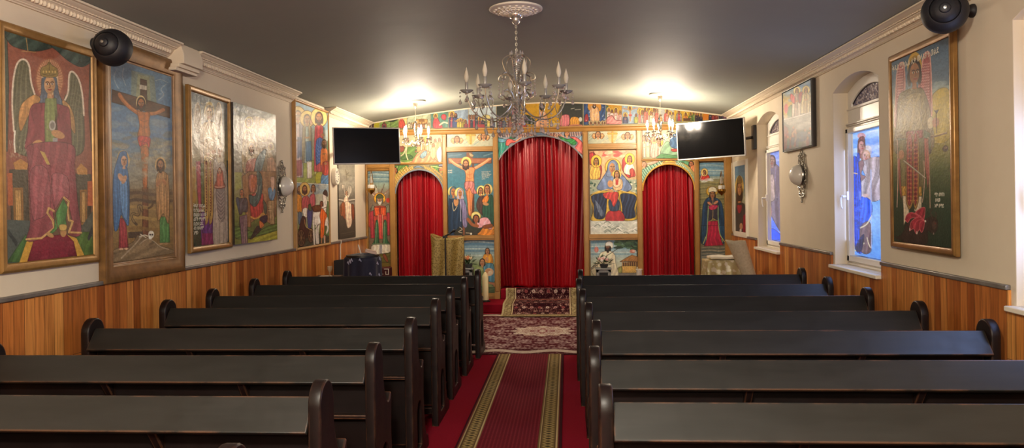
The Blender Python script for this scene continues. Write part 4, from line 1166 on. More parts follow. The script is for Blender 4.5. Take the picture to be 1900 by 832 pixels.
c.fig(316, 430, 32, 640, 62, 'd8743c', None, halo=None, skin='a06a48', hair='3c241c', beard='3c241c'); c.b('a83a3c', [(300, 620), (356, 600), (358, 720), (305, 720)], 1, (4, .3, 0)); c.e('b88460', 330, 620, 14, 12)
c.F(540, 330, 5.94)
c.l('d8d4c0', 9, [(50, 35), (415, 50)], 0)
c.clouds(['c8c4a8', 'a8b4ac', '8fa0a8'], 60, 420, 60, 250, 26, 50, .4); c.b('c8bc8c', [(240, 180), (420, 170), (420, 330), (250, 300)], 1, None, None, .45)
c.b('4f6a44', [(380, 300), (430, 280), (440, 700), (400, 720)], 1, (4, .3, .2)); c.b('3a4034', [(80, 560), (440, 640), (450, 720), (90, 770)], 0, (5, .3, 1))
c.b('b87c30', [(55, 190), (80, 165), (115, 190), (120, 350), (70, 360)], 1, (3, .2, .2)); c.h(92, 118, 36, 'a8744c', '3a2a22', beard='4a3a30', k=.62)
c.b('9c4a4c', [(115, 260), (130, 200), (180, 180), (210, 240), (210, 330), (130, 350)], 1, (5, .22, .3)); c.h(150, 112, 40, 'a8744c', '34221c', halo='d0b060', beard='34221c', k=.62)
c.b('a8545c', [(205, 200), (225, 160), (262, 170), (265, 300), (215, 300)], 1, (4, .22, .2)); c.h(244, 98, 38, 'a8744c', '34221c', k=.6)
c.b('d8ccb8', [(130, 330), (180, 320), (175, 420), (140, 410)], 1, (3, .2, .3)); c.b('3c4670', [(180, 340), (235, 320), (225, 530), (190, 540)], 1, (5, .3, 0)); c.b('4a6070', [(80, 370), (120, 380), (110, 480), (85, 500)], 1, (3, .25, 0)); c.b('42603c', [(190, 290), (215, 270), (225, 340), (200, 340)], 1)
c.b('3a2c24', [(120, 420), (160, 430), (170, 540), (240, 560), (240, 640), (110, 660), (90, 560)], 1, (3, .15, .4))
for x, y, r1, r2 in ((112, 660, 46, 106), (220, 632, 36, 88)):
    c.e('241a14', x, y, r1, r2); c.e('6a5440', x, y, r1 * .82, r2 * .88); c.e('352a20', x, y, r1 * .7, r2 * .78)
    for k in range(8): a = k * PI / 4; c.l('8a7050', 4, [(x, y), (x + r1 * .8 * math.cos(a), y + r2 * .85 * math.sin(a))], 0)
    c.e('8a7050', x, y, 8, 14)
c.l('c8a868', 5, [(150, 450), (165, 530), (235, 570)]);
c.b('d4ccc0', [(240, 400), (250, 350), (320, 330), (350, 250), (350, 180), (372, 120), (395, 140), (390, 190), (400, 250), (390, 360), (415, 450), (410, 520), (330, 500), (290, 520), (250, 490)], 1, (4, .14, .2))
for pts in ([(250, 420), (252, 560), (262, 740)], [(285, 500), (280, 620), (290, 720)], [(310, 500), (300, 600), (305, 720)], [(395, 470), (415, 540), (400, 600)], [(375, 640), (380, 730)]): c.l('d0c8bc', 18, pts); c.l('8a8078', 3, [(x + 9, y) for x, y in pts])
c.b('3c3630', [(352, 150), (375, 108), (400, 130), (404, 180), (390, 175)], 1); c.b('5a3c28', [(235, 300), (300, 280), (330, 300), (330, 350), (260, 360), (240, 340)], 1, (3, .2, 0)); c.l('4a3020', 6, [(265, 360), (330, 330), (400, 300)]); c.l('4a3020', 5, [(270, 560), (300, 510), (330, 490)])
c.b('c8602c', [(318, 400), (340, 320), (365, 340), (400, 400), (380, 470), (365, 640), (330, 650), (330, 480)], 1, (5, .25, .1)); c.h(338, 268, 28, '7a4c34', '2a1a14', k=.62); c.l('a8744c', 10, [(345, 650), (340, 720)]); c.l('a8744c', 10, [(375, 640), (385, 720)])
c.grain(.08)
hang('L', [(544, 184), (607.5, 204.5), (616, 455), (547.5, 467)], [(547.5, 190.5), (606, 208), (612.5, 450), (551, 460.5)], c, prof_flat(.035, .045), WOODF,
     'wood-framed painting of standing figures above a horse-drawn chariot, left wall', 115, 450, OIL, proud=.03)

# --- 6 dark printed poster under the screen ------------------------------------------------
c = Cv(620, 290, 668, 450, 6)
c.g((290, '6c6a60'), (340, '8a8478'), (372, '5a564c'), (376, '8f887a'), (400, '4a4a40'), (450, '34342c'))
c.F(600, 200, 4.16)
c.clouds(['8a8474', '7a7466', '9a9484'], 110, 245, 450, 700, 22, 40, .35)
c.l('5a523c', 5, [(172, 480), (178, 520), (180, 560)]); c.l('5a523c', 4, [(176, 515), (200, 525), (212, 520)]); c.l('4a4632', 4, [(178, 520), (195, 500)])
for x in (146, 158, 196, 208): c.b('b8ae9c', [(x - 5, 610), (x + 6, 600), (x + 9, 650), (182, 715), (172, 715)], 1, (2, .3, 0)); c.l('6a6254', 2, [(x + 4, 610), (178, 712)])
c.l('d8d0c0', 6, [(112, 712), (178, 716), (240, 706)]); c.l('4a463c', 3, [(112, 722), (178, 728), (240, 718)])
c.b('cdb49a', [(160, 700), (190, 695), (200, 830), (150, 830)], 1, (4, .25, 0)); c.b('8a5a3c', [(130, 760), (158, 740), (158, 830), (132, 830)], 1, (3, .25, 0)); c.b('6a4030', [(205, 770), (225, 760), (228, 830), (205, 830)], 1); c.h(178, 660, 14, 'b89070', '4a3a2c')
c.F(600, 380, 3.78)
c.b('cdb49a', [(148, -10), (190, -10), (200, 60), (196, 140), (170, 165), (155, 110)], 1, (5, .22, .1)); c.b('8a5236', [(125, 0), (148, -10), (152, 100), (130, 70)], 1, (3, .25, 0)); c.b('7a4630', [(196, 0), (215, 10), (214, 100), (200, 90)], 1)
c.l('8a8474', 2.2, [(122, 204), (150, 200), (180, 196), (214, 190)], 0, False, .7); c.l('7a7464', 1.6, [(122, 216), (170, 212), (214, 204)], 0, False, .6)
c.grain(.1)
hang('L', None, [(628, 300), (658.5, 302), (659.5, 440.5), (629, 444.5)], c, None, None, 'dark grey printed poster of a pale standing figure below the left television', 50, 200, PRINT, proud=.016, name='poster', cat='poster')

SATINV = paint_mat('satin_varnished_canvas', .33, (60, .25, .005), .15, ripple=(5, .1, .03))
# --- right wall: angel with scales ---------------------------------------------------------
c = Cv(1640, 60, 1800, 485, 7)
c.g((60, '435466'), (150, '4f6a80'), (185, '7c8a78'), (200, '9a8c3c'), (260, '9a8a30'), (320, '4c5c34'), (380, '24402e'), (485, '1c3026'))
c.F(1640, 60, 3.781)
c.clouds(['5f7c94', '4a6276', '7c90a0'], 50, 480, 120, 440, 26, 60, .35); c.clouds(['9aa89c', '8aa0a8'], 360, 480, 380, 450, 10, 40, .5)
c.b('a8943a', [(355, 470), (480, 440), (485, 760), (350, 760)], 1, (3, .08, .5)); c.b('8c7440', [(40, 640), (130, 600), (130, 840), (40, 840)], 0, None, None, .6)
for pts in ([(80, 520), (92, 280), (108, 210), (130, 190), (148, 220), (155, 400), (120, 640), (80, 640)], [(258, 400), (285, 230), (300, 165), (320, 150), (342, 180), (354, 400), (352, 620), (290, 560)]):
    c.b('8f4a4c', pts, 1, (3, .1, 0)); c.l('d09a90', 9, pts + pts[:1])
    xs = [p[0] for p in pts]; x0, x1 = min(xs) + 16, max(xs) - 14
    for k in range(15):
        y = 230 + k * 19
        for j in range(5): xx = x0 + (x1 - x0) * (j + .5) / 5; c.l('d8b0a8', 2.5, [(xx - 5, y), (xx, y + 8), (xx + 5, y)])
c.e('c8a040', 228, 232, 54, 98); c.e('a07c30', 230, 240, 44, 82)
c.b('6f6244', [(110, 430), (180, 390), (250, 390), (300, 420), (350, 600), (355, 840), (90, 840), (95, 600)], 1, (7, .2, .15)); c.b('97885c', [(130, 480), (280, 440), (310, 700), (120, 700)], 1, (6, .3, .4), None, .6)
c.h(228, 285, 74, '9a6844', '2a1a14', k=.6, look=.1)
for k in range(12): c.l(['c8b88c', '55492f', 'a8986c'][k % 3], 4, [(110 + 190 * c.r.rand(), 440 + 60 * c.r.rand()), (120 + 190 * c.r.rand(), 540 + 50 * c.r.rand()), (120 + 180 * c.r.rand(), 640 + 60 * c.r.rand())], 1, False, .6)
c.b('8a3c40', [(165, 690), (225, 690), (225, 840), (165, 840)], 0, (4, .25, 0)); c.b('8a3c40', [(232, 690), (290, 690), (290, 840), (232, 840)], 0, (4, .25, 0)); c.b('4c5c44', [(100, 730), (160, 740), (160, 840), (90, 840)], 0, (3, .25, 0)); c.b('4c5c44', [(300, 690), (345, 720), (350, 840), (300, 840)], 0, (3, .25, 0))
c.b('c8b890', [(325, 620), (362, 610), (365, 680), (330, 682)], 1); c.e('a8704c', 384, 648, 24, 34); c.l('4a3020', 6, [(388, 580), (392, 720)]); c.b('3a2c24', [(372, 565), (408, 562), (392, 592)]); c.l('6a4c30', 9, [(350, 745), (400, 742), (462, 728)]); c.l('d0b890', 3, [(352, 738), (462, 722)], 0)
c.F(1640, 260, 3.781)
c.l('4a4030', 2, [(340, -5), (340, 70)], 0); c.l('4a4030', 2, [(452, -10), (454, 60)], 0); c.e('3a2c22', 340, 88, 16, 20); c.e('3a2c22', 454, 78, 20, 22); c.e('6a5440', 454, 72, 14, 10)
c.b('6e6844', [(100, -10), (300, -10), (300, 340), (130, 340)], 0, (5, .2, 0)); c.l('c0a088', 5, [(330, -10), (340, 200), (346, 480)]); c.b('9a5a50', [(300, -10), (330, 0), (340, 250), (330, 350), (308, 180)], 0, (2, .25, 0)); c.b('9a5a50', [(100, 120), (120, 120), (128, 300), (135, 420), (118, 360)], 0, (2, .25, 0)); c.l('c8a898', 6, [(100, -10), (104, 250), (98, 470)]); c.l('c8a898', 5, [(290, 440), (305, 300), (300, 150)])
c.b('b08a40', [(130, 320), (285, 330), (285, 395), (135, 390)], 0, (8, .3, 0)); c.b('c2b49a', [(140, 390), (190, 392), (190, 520), (150, 600), (148, 480)], 0, (3, .12, 0)); c.b('c2b49a', [(228, 400), (285, 398), (282, 520), (230, 500)], 0, (3, .12, 0))
for x0, x1 in ((165, 222), (216, 262)):
    c.b('a8854c', [(x0, -10), (x1, -10), (x1, 380), (x1 - 6, 450), ((x0 + x1) / 2, 488), (x0 + 8, 450), (x0 + 2, 380)], 1, None, '4a3820'); c.b('8c3c3c', [(x0 + 9, -10), (x1 - 9, -10), (x1 - 9, 360), (x1 - 14, 430), ((x0 + x1) / 2, 462), (x0 + 14, 430), (x0 + 10, 360)], 1, (3, .15, 0))
    for k in range(14): c.e('5a2424', (x0 + x1) / 2, 20 + k * 30, 6, 9); c.e('c89a50', (x0 + x1) / 2 - 10, 36 + k * 30, 3, 5); c.e('c89a50', (x0 + x1) / 2 + 10, 36 + k * 30, 3, 5)
c.e('b07c58', 130, 96, 22, 34); c.l('5a5040', 13, [(150, 140), (312, 272)], 0); c.l('c8c0ac', 8, [(150, 140), (310, 270)], 0); c.l('8a8270', 2, [(152, 143), (308, 270)], 0)
c.b('2c2622', [(150, 640), (190, 570), (300, 560), (350, 540), (395, 560), (400, 620), (370, 660), (330, 640), (320, 730), (180, 730), (120, 700), (90, 690), (130, 670)], 1, (4, .2, .2)); c.l('3a332c', 8, [(365, 555), (350, 510), (362, 490)]); c.l('3a332c', 8, [(385, 560), (390, 530), (384, 510)]); c.e('4a3c34', 376, 600, 16, 30); c.e('6a2420', 384, 588, 4, 5); c.e('8a8078', 372, 658, 4, 8); c.l('2c2622', 10, [(160, 640), (150, 690), (110, 700), (85, 680)])
for pts in ([(160, 560), (175, 525), (215, 510), (280, 540), (305, 570), (270, 560), (230, 545), (200, 555), (180, 580)], [(195, 640), (205, 580), (250, 545), (290, 545), (305, 575), (300, 620), (285, 650), (268, 630), (245, 660), (225, 625)], [(235, 512), (275, 482), (305, 476), (310, 500), (300, 560), (280, 540)]): c.b('8e2a38', pts, 1, (3, .3, .4), 'cf6a70')
for p in ([(215, 515), (255, 530), (300, 570)], [(225, 625), (250, 570), (300, 560)], [(268, 630), (275, 580), (302, 565)]): c.l('c85a64', 4, p)
c.e('d8d0c0', 250, 652, 4, 12); c.e('d8d0c0', 197, 628, 4, 10); c.e('d8d0c0', 312, 572, 6, 8)
c.grain(.09)
R3 = hang('R', [(1648, 100.5), (1769, 69), (1780.5, 471), (1656.5, 456.5)], [(1653.5, 107.5), (1765, 80), (1771.5, 459.5), (1660, 448.5)], c, prof_flat(.055, .04), BRONZEF,
     'tall gold-framed painting of a winged angel with scales standing over a dark winged beast', 170, 520, SATINV, proud=.03, yaw=.02, group='paintings on the right wall')

CREASE = paint_mat('creased_glossy_print', .5, (20, .3, .01), .3)
# --- right wall: print over the lamp -------------------------------------------------------
c = Cv(1440, 130, 1520, 290, 8)
c.g((130, '7c98b4'), (165, '5a84ac'), (185, 'c0a050'), (205, 'b0a890'), (215, '8a8a84'), (240, '4c4a44'), (285, '2c2420'))
c.F(1440, 130, 3.333)
c.clouds(['c8ccc8', 'a0b4c4', '6c90b4'], 40, 215, 70, 200, 24, 26, .45); c.b('d0a83c', [(50, 220), (110, 200), (115, 290), (52, 300)], 1, None, None, .7); c.b('4c7440', [(70, 240), (100, 220), (100, 300), (75, 300)], 1); c.e('c05050', 60, 240, 12, 30)
c.fig(124, 132, 13, 290, 46, 'd8c8b8', '9c8a80', halo='e8d8a0', skin='b88a68'); c.b('c05058', [(85, 150), (112, 170), (112, 210), (88, 190)], 1, (3, .25, 0)); c.b('a04a58', [(135, 150), (158, 140), (150, 200), (138, 200)], 1); c.fig(180, 130, 14, 270, 46, 'c8b890', 'a89470', halo='e0d090', skin='b88a68')
c.l('e8e4dc', 7, [(50, 305), (90, 298), (140, 285), (215, 262)]); c.l('a8a098', 4, [(50, 316), (100, 308), (215, 272)])  # pale stroke paints the glare along the fold into the print
c.clouds(['b8b4ac', '8a8680', 'd0ccc4'], 50, 220, 290, 370, 24, 30, .35)
c.F(1440, 220, 3.333)
for k in range(26):
    x = 55 + 165 * c.r.rand(); y = 50 + 80 * c.r.rand()
    c.e(['6a2424', '2c3c58', '8a7a6c', '3a4a38', '50303a'][k % 5], x, y + 26, 11, 30, 0, .85); c.e('a87858', x, y - 4, 6, 9)
c.b('8a2c2c', [(50, 40), (75, 60), (72, 180), (52, 200)], 0, None, None, .6); c.b('33466a', [(135, 90), (190, 80), (190, 130), (140, 140)], 1, (3, .2, 0), None, .7)
c.grain(.1)
hang('R', [(1449, 171), (1504.5, 145), (1512, 270), (1454.5, 284)], [(1451, 174.5), (1503, 149), (1509, 268), (1456, 281)], c, prof_flat(.016, .05, .02), BLACKF,
     'small creased glossy print in a thin dark frame above the right wall lamp', 70, 130, CREASE, proud=.04, group='paintings on the right wall')

# --- right wall: narrow icon in a white surround by the altar ---------------------------------
c = Cv(1355, 295, 1395, 440, 9)
c.g((295, '4c6c8c'), (345, '6c8ca0'), (370, 'b0b090'), (395, '4c4438'), (440, '241c18'))
c.F(1290, 290, 5.2)
c.e('d8b050', 425, 300, 42, 110); c.e('e0c880', 425, 310, 30, 85)
c.b('3a2418', [(400, 270), (425, 240), (445, 280), (455, 420), (400, 480)], 1, (3, .2, 0)); c.b('b88050', [(414, 440), (440, 440), (445, 490), (412, 490)]); c.e('c08a5c', 428, 320, 20, 66, 0, 1, .15); c.l('2a1810', 3, [(414, 300), (424, 296)]); c.l('2a1810', 3, [(432, 296), (444, 300)]); c.e('1a100c', 420, 308, 4, 5); c.e('1a100c', 437, 308, 4, 5); c.l('8a3028', 4, [(420, 350), (436, 350)], 0)
c.b('8a6a30', [(404, 262), (404, 225), (425, 190), (446, 225), (446, 262)], 1)
c.b('3c3830', [(398, 500), (420, 460), (470, 470), (488, 560), (488, 740), (398, 740)], 1, (5, .25, 0)); c.b('9c2c34', [(404, 480), (450, 480), (445, 530), (428, 560), (410, 530)], 1, (3, .25, 0)); c.b('8a1c28', [(465, 580), (488, 560), (488, 740), (462, 740)], 0); c.e('b88a64', 445, 680, 16, 30); c.e('c8c4b8', 440, 720, 10, 16)
c.grain(.08)
rt, w, h, zb = hang('R', [(1359, 296), (1389.5, 294), (1392, 436), (1360, 433)], [(1362.5, 309), (1382.5, 306), (1385, 433), (1365.5, 429)], c, [(-.004, 0), (-.004, .02), (.03, .035), (.07, .035), (.08, .0)], WHITE,
     'narrow icon of a veiled face in a white surround, right wall by the altar', 40, 180, PRINT, proud=.02, group='paintings on the right wall')
# ------------------------------------------------------------------ painted panels of the altar screen
def panel(cv, quad, label, nu, nv, gain=1., y=D - .012, m=None, cat='icon panel'):
    T = [bp(a, b, 'y', y) for a, b in quad]
    x0 = (T[0].x + T[3].x) / 2; x1 = (T[1].x + T[2].x) / 2; z1 = (T[0].z + T[1].z) / 2; z0 = (T[2].z + T[3].z) / 2
    nu = int(nu * 1.5); nv = int(nv * 1.5)
    u, v = np.meshgrid(np.linspace(x0, x1, nu) - (x0 + x1) / 2, np.linspace(z1, z0, nv) - z0)
    P = np.stack([u, np.zeros_like(u), v], -1)
    o = painted('painted_panel', cv, quad, P, m or PRINT, None, gain, .01, (0, 1, 0))
    o.location = ((x0 + x1) / 2, y, z0)
    return tag(o, label, cat, 'painted panels of the altar screen')

# left tall saint
c = Cv(680, 305, 730, 535, 11)
c.g((305, '9aa8a4'), (330, '6f8a90'), (345, '8a9888'), (360, '7c6a58'), (470, '6f5c48'), (490, '66602f'), (535, '4a3f28'))
c.F(670, 300, 6.929)
for k in range(7): c.l(['4c6a78', 'a8b4ac', '748c8c'][k % 3], 14, [(100, 150 + k * 18), (200, 140 + k * 20), (380, 160 + k * 17)], 1, False, .6)
for k in range(26): x = 110 + 270 * c.r.rand(); y = 260 + 260 * c.r.rand(); c.l(['c8b8a0', '5a3c30', '8a4a3c', 'e0d4c0'][k % 4], 8, [(240, 480), (x, y)], 0, False, .8)
c.e('7a4a20', 243, 478, 78, 78); c.e('e0a82c', 243, 476, 70, 70)
c.b('9c3c30', [(100, 840), (110, 640), (170, 580), (330, 580), (385, 640), (388, 840)], 1, (6, .25, .1)); c.b('6a6a58', [(120, 660), (150, 560), (180, 600), (170, 700)], 1, (3, .3, .2)); c.b('6a6a58', [(320, 580), (360, 560), (380, 660), (335, 700)], 1, (3, .3, .2))
c.b('c0502c', [(172, 590), (236, 590), (236, 700), (180, 700)], 0, (4, .2, 0), '5a2c18'); c.b('c0502c', [(250, 590), (325, 590), (320, 700), (250, 700)], 0, (4, .2, 0), '5a2c18'); c.h(243, 485, 56, 'b08058', '5c5448', beard='c8c4b4'); c.b('4c5434', [(205, 440), (240, 425), (285, 440), (285, 470), (205, 470)], 1)
c.e('b03424', 352, 500, 26, 30)
c.F(675, 380, 5.943)
c.b('96323a', [(70, 80), (110, 60), (120, 370), (75, 370)], 0, (4, .35, 0)); c.b('96323a', [(255, 90), (300, 90), (305, 330), (262, 345)], 0, (4, .35, 0)); c.b('b0443c', [(160, 110), (205, 110), (210, 380), (165, 380)], 0, (3, .2, 0)); c.l('e0c8a0', 4, [(160, 110), (165, 380)], 0); c.l('e0c8a0', 4, [(207, 110), (210, 380)], 0)
for a, b in ((120, 165), (210, 258)): c.b('2f5a3c', [(a + 12, 190), (b - 8, 190), (b, 380), (b + (34 if a > 200 else 0), 450), (a - (34 if a < 200 else 0), 450), (a, 380)], 1, (5, .45, 0)); c.l('a8b88c', 4, [(a + 20, 200), (a + 12, 430)], 0)
c.l('6a7a5c', 13, [(88, 440), (185, 432), (300, 440)]); c.b('cfc8b4', [(90, 450), (185, 440), (300, 448), (302, 510), (250, 540), (185, 552), (120, 540), (84, 510)], 1, (7, .18, 0)); c.b('6c7088', [(172, 445), (200, 445), (200, 550), (170, 550)], 0, None, None, .6)
c.b('5c5a2c', [(75, 560), (150, 550), (305, 540), (305, 660), (75, 660)], 1, (4, .15, 1)); c.b('8a4c30', [(205, 555), (235, 550), (262, 610), (262, 636), (235, 620)], 1); c.b('74642c', [(75, 650), (190, 636), (305, 650), (305, 690), (75, 700)], 1); c.b('5a1c1c', [(160, 690), (305, 680), (305, 840), (75, 840), (75, 700)])
c.grain(.08)
panel(c, [(684, 318), (724.5, 318), (725, 530), (684.5, 530)], 'tall panel of a white-bearded haloed figure in red and green, beside the left arch', 60, 290)

# right tall saint in blue
c = Cv(1292, 290, 1352, 530, 12)
c.g((290, '5f88a8'), (325, '7a9aa8'), (335, '8a8460'), (400, '6c6a44'), (455, '6e6a50'), (480, '6a7474'), (500, '3c5454'), (530, '2c3c3c'))
c.F(1290, 290, 5.2)
for k in range(6): c.l(['a8b8b8', '4c7898', 'c0c8c0'][k % 3], 10, [(40, 90 + k * 24), (150, 84 + k * 26), (285, 100 + k * 22)], 1, False, .55)
for k in range(16): c.l(['a8985c', '5c5834', '8a8450'][k % 3], 7, [(40, 250 + k * 17), (120, 243 + k * 17), (200, 256 + k * 16), (285, 244 + k * 17)], 1, False, .6)
c.b('b8322c', [(48, 226), (60, 180), (92, 166), (128, 182), (142, 226), (100, 236)], 1, (4, .25, .2)); c.h(90, 158, 20, 'b07850', '2c1c14', halo='e0c070'); c.l('e8d8b0', 5, [(50, 220), (78, 160)], 0); c.clouds(['d0d4d0'], 60, 160, 228, 250, 6, 26, .6)
c.e('8a6420', 162, 340, 58, 50); c.e('d0a83c', 162, 340, 52, 45)
c.b('1f3c5c', [(62, 640), (75, 480), (110, 410), (150, 395), (215, 410), (260, 470), (280, 640), (285, 830), (215, 830), (200, 600), (170, 560), (130, 620), (115, 830), (55, 830)], 1, (7, .3, .05)); c.b('33303c', [(120, 440), (220, 440), (225, 620), (170, 600), (120, 630)], 1, (4, .2, 0))
c.b('a01c3c', [(120, 630), (215, 625), (250, 840), (110, 840)], 0, (6, .2, 0)); c.l('8aa878', 8, [(128, 480), (120, 620), (105, 830)]); c.l('8aa878', 8, [(222, 480), (225, 640), (262, 830)]); c.l('c0a860', 4, [(170, 420), (168, 600), (130, 628)]); c.l('c0a860', 4, [(168, 600), (220, 628)])
c.b('a83050', [(130, 490), (165, 470), (220, 480), (200, 510), (150, 520)], 1, (4, .2, .2)); c.e('b88060', 140, 458, 26, 12, .6); c.e('b88060', 200, 448, 26, 12, -.6)
c.h(167, 372, 36, '9c6a44', '241812'); c.b('d8d0b8', [(130, 348), (135, 308), (170, 296), (202, 312), (206, 345), (168, 340)], 1)
c.F(1280, 420, 7.561)
c.b('a01c3c', [(262, -10), (400, -10), (440, 200), (470, 270), (200, 280), (240, 180)], 0, (7, .22, 0)); c.b('20405c', [(160, -10), (240, -10), (235, 100), (190, 230), (172, 240)], 0, (4, .3, 0)); c.b('20405c', [(405, -10), (490, -10), (492, 235), (440, 170)], 0, (3, .3, 0)); c.l('8aa878', 12, [(246, -10), (238, 110), (205, 200), (185, 245)]); c.l('8aa878', 12, [(405, -10), (425, 120), (490, 225)]); c.l('c8b060', 8, [(220, 150), (190, 240)]); c.l('c8b060', 8, [(430, 140), (480, 215)])
for k in range(10): c.l(['8a8878', '55605c', 'a8a08a', '4c5c5c'][k % 4], 14, [(170, 300 + k * 22), (300, 292 + k * 23), (400, 306 + k * 22), (500, 296 + k * 22)], 1, False, .7)
c.grain(.08)
panel(c, [(1297.5, 302), (1343.5, 302), (1346, 525), (1300, 525)], 'tall panel of a haloed figure in a dark blue cloak, beside the right arch', 66, 300)

# crucifixion with mourners
c = Cv(825, 275, 922, 442, 13)
c.g((275, '2c4c5c'), (330, '3c7488'), (370, '4c8090'), (395, '5c7468'), (415, '2c3c34'), (442, '3a2c24'))
c.F(820, 270, 4.618)
c.l('5f7c84', 10, [(360, 90), (440, 66)]); c.l('4c6c78', 10, [(60, 90), (170, 78)])
c.b('8a5238', [(56, 108), (426, 108), (424, 152), (58, 156)], 0, (1, .08, 2), '4a2a1c'); c.b('7a4830', [(212, 60), (262, 60), (264, 110), (212, 110)]); c.b('b09a70', [(236, 62), (272, 84), (262, 98), (240, 90)], 1)
c.b('5c3826', [(258, 150), (278, 150), (276, 580), (256, 580)]); c.b('7a4830', [(176, 680), (194, 680), (194, 765), (176, 765)])
c.e('b08430', 210, 142, 46, 46); c.e('eccf70', 210, 140, 40, 40); c.e('c89a40', 210, 142, 30, 31)
for pts in ([(205, 205), (150, 178), (110, 155), (80, 130)], [(265, 205), (310, 180), (360, 150), (405, 118)]): c.l('8a4c30', 27, pts); c.l('d08a5c', 22, pts); c.l('e8ac80', 7, [(x, y - 4) for x, y in pts])
c.e('d08a5c', 76, 124, 15, 10, .5); c.e('d08a5c', 412, 116, 14, 9, -.5)
c.b('cc8454', [(190, 195), (235, 185), (282, 195), (272, 250), (270, 330), (206, 330), (205, 250)], 1, (2, .1, 0), '7a4028')
for p in ([(212, 240), (236, 252), (262, 240)], [(215, 275), (238, 284), (264, 275)], [(238, 200), (238, 320)]): c.l('a45c38', 3, p)
c.b('c87c4e', [(204, 370), (270, 370), (262, 470), (252, 590), (228, 590), (218, 480)], 1, (2, .14, 0), '7a4028'); c.l('8a4c30', 4, [(238, 390), (242, 560)])
c.b('b8706c', [(200, 312), (272, 312), (280, 370), (300, 408), (262, 410), (235, 360), (214, 390), (196, 360)], 1, (5, .3, .3))
c.h(206, 165, 34, 'c07c50', '3c2014', beard='3c2014')
for x, y, r, hal, veil, hair in ((90, 400, 42, 1, '4c6474', None), (148, 410, 36, 1, 'b0a8b8', None), (338, 392, 34, 1, None, '3c2c24'), (394, 378, 42, 1, None, '4a2c1c')):
    c.e('c8a040', x, y - 4, 40, 46); c.e('f0dc8c', x, y - 6, 35, 41)
    if x == 90: c.b('1c3048', [(58, 460), (80, 430), (130, 450), (160, 500), (170, 620), (165, 766), (56, 766)], 1, (5, .3, .1)); c.l('c8b890', 5, [(90, 490), (100, 560), (130, 520)])
    if x == 148: c.b('746c90', [(150, 450), (185, 460), (215, 560), (215, 690), (180, 690), (168, 560)], 1, (5, .3, 0)); c.l('c0c0d8', 5, [(155, 480), (160, 650)])
    if x == 338: c.b('4c3430', [(300, 480), (330, 430), (375, 450), (370, 580), (350, 600), (300, 540)], 1, (4, .25, .1))
    if x == 394: c.b('1f4c3c', [(350, 520), (400, 430), (440, 450), (442, 660), (400, 650), (352, 600)], 1, (5, .3, .1)); c.b('d07c34', [(345, 470), (375, 430), (402, 440), (388, 485), (355, 490)], 1, (3, .2, .3))
    c.h(x + (8 if x < 200 else -6), y, r * .8, 'b8784c', hair or veil, veil=veil, k=.7)
c.e('c08858', 115, 490, 14, 32, -.2); c.e('c08858', 130, 486, 12, 30, .1); c.e('c08858', 375, 500, 26, 14, .2)
c.e('c8a040', 290, 606, 42, 40); c.e('f0dc8c', 290, 604, 37, 35); c.b('c87c2c', [(325, 740), (370, 690), (440, 690), (444, 766), (310, 766)], 1, (4, .25, .4)); c.b('d89aa4', [(300, 670), (330, 625), (390, 620), (425, 680), (420, 720), (360, 700), (310, 708)], 1, (4, .18, .4)); c.l('9a5834', 26, [(305, 690), (262, 680), (235, 650), (222, 632)]); c.b('8a4a20', [(350, 690), (425, 672), (430, 700), (365, 712)], 1)
c.h(292, 630, 30, 'a05c3c', '2a1812', k=.85, look=-.2)
c.b('2a2a20', [(110, 740), (150, 700), (175, 730), (170, 766), (110, 766)], 1); c.l('c8b8a0', 5, [(150, 700), (172, 720), (140, 740), (172, 750)]); c.e('d8d0c0', 248, 757, 9, 9); c.l('a89880', 8, [(205, 750), (235, 752)])
c.grain(.07)
CRU = panel(c, [(830.5, 283), (915.5, 281.5), (917.5, 437), (831.5, 438)], 'panel of a crucifixion with haloed mourners, between the left and central arches', 130, 230)

# mother and child enthroned
c = Cv(1088, 275, 1190, 440, 14)
c.g((275, 'b0564a'), (320, 'b88a60'), (345, '8a8468'), (400, '6c6a50'), (408, 'a8aca0'), (440, 'c8ccc0'))
c.F(1085, 230, 3.964)
c.b('d8b888', [(30, 195), (390, 195), (390, 420), (30, 420)], 0, (5, .1, .3), None, .6)
c.clouds(['c04a44', 'd87a68', 'e0c8a0'], 130, 290, 195, 240, 20, 22, .7)
for pts in ([(60, 200), (100, 260), (125, 330), (110, 410), (90, 400), (95, 300)], [(320, 230), (280, 260), (278, 340), (320, 395), (345, 380), (300, 330), (310, 260)], [(30, 220), (60, 210), (70, 260), (40, 300)]): c.b('a83434', pts, 1, (4, .3, 0), '5a1c1c')
c.b('c8a04c', [(38, 400), (48, 310), (90, 300), (115, 340), (105, 400)], 1, (5, .3, .2)); c.h(84, 278, 24, 'a8703c', '2c1c14', halo='e0b840'); c.b('e0d4bc', [(290, 360), (300, 300), (345, 290), (365, 330), (350, 375)], 1, (4, .2, .2)); c.h(330, 262, 22, 'b8784c', '3c2418', halo='e0b840'); c.b('a84038', [(330, 340), (355, 330), (372, 380), (340, 388)], 1, (3, .3, 0))
c.b('98a08c', [(30, 410), (390, 410), (390, 520), (30, 520)], 0); c.r.seed(5)
for k in range(60): c.e(['2c4c3c', 'e0d8c0', '5c7c6c'][k % 3], 36 + 350 * c.r.rand(), 420 + 90 * c.r.rand(), 7, 6)
c.e('9a6c20', 208, 320, 62, 66); c.e('e4bc50', 208, 320, 55, 60); c.e('c89838', 208, 322, 42, 50)
c.b('b89838', [(45, 520), (180, 490), (190, 600), (170, 700), (50, 712), (60, 640)], 1, (3, .2, 0), '4a3410'); c.b('b89838', [(245, 490), (385, 520), (375, 640), (385, 700), (280, 706), (265, 600)], 1, (3, .2, 0), '4a3410')
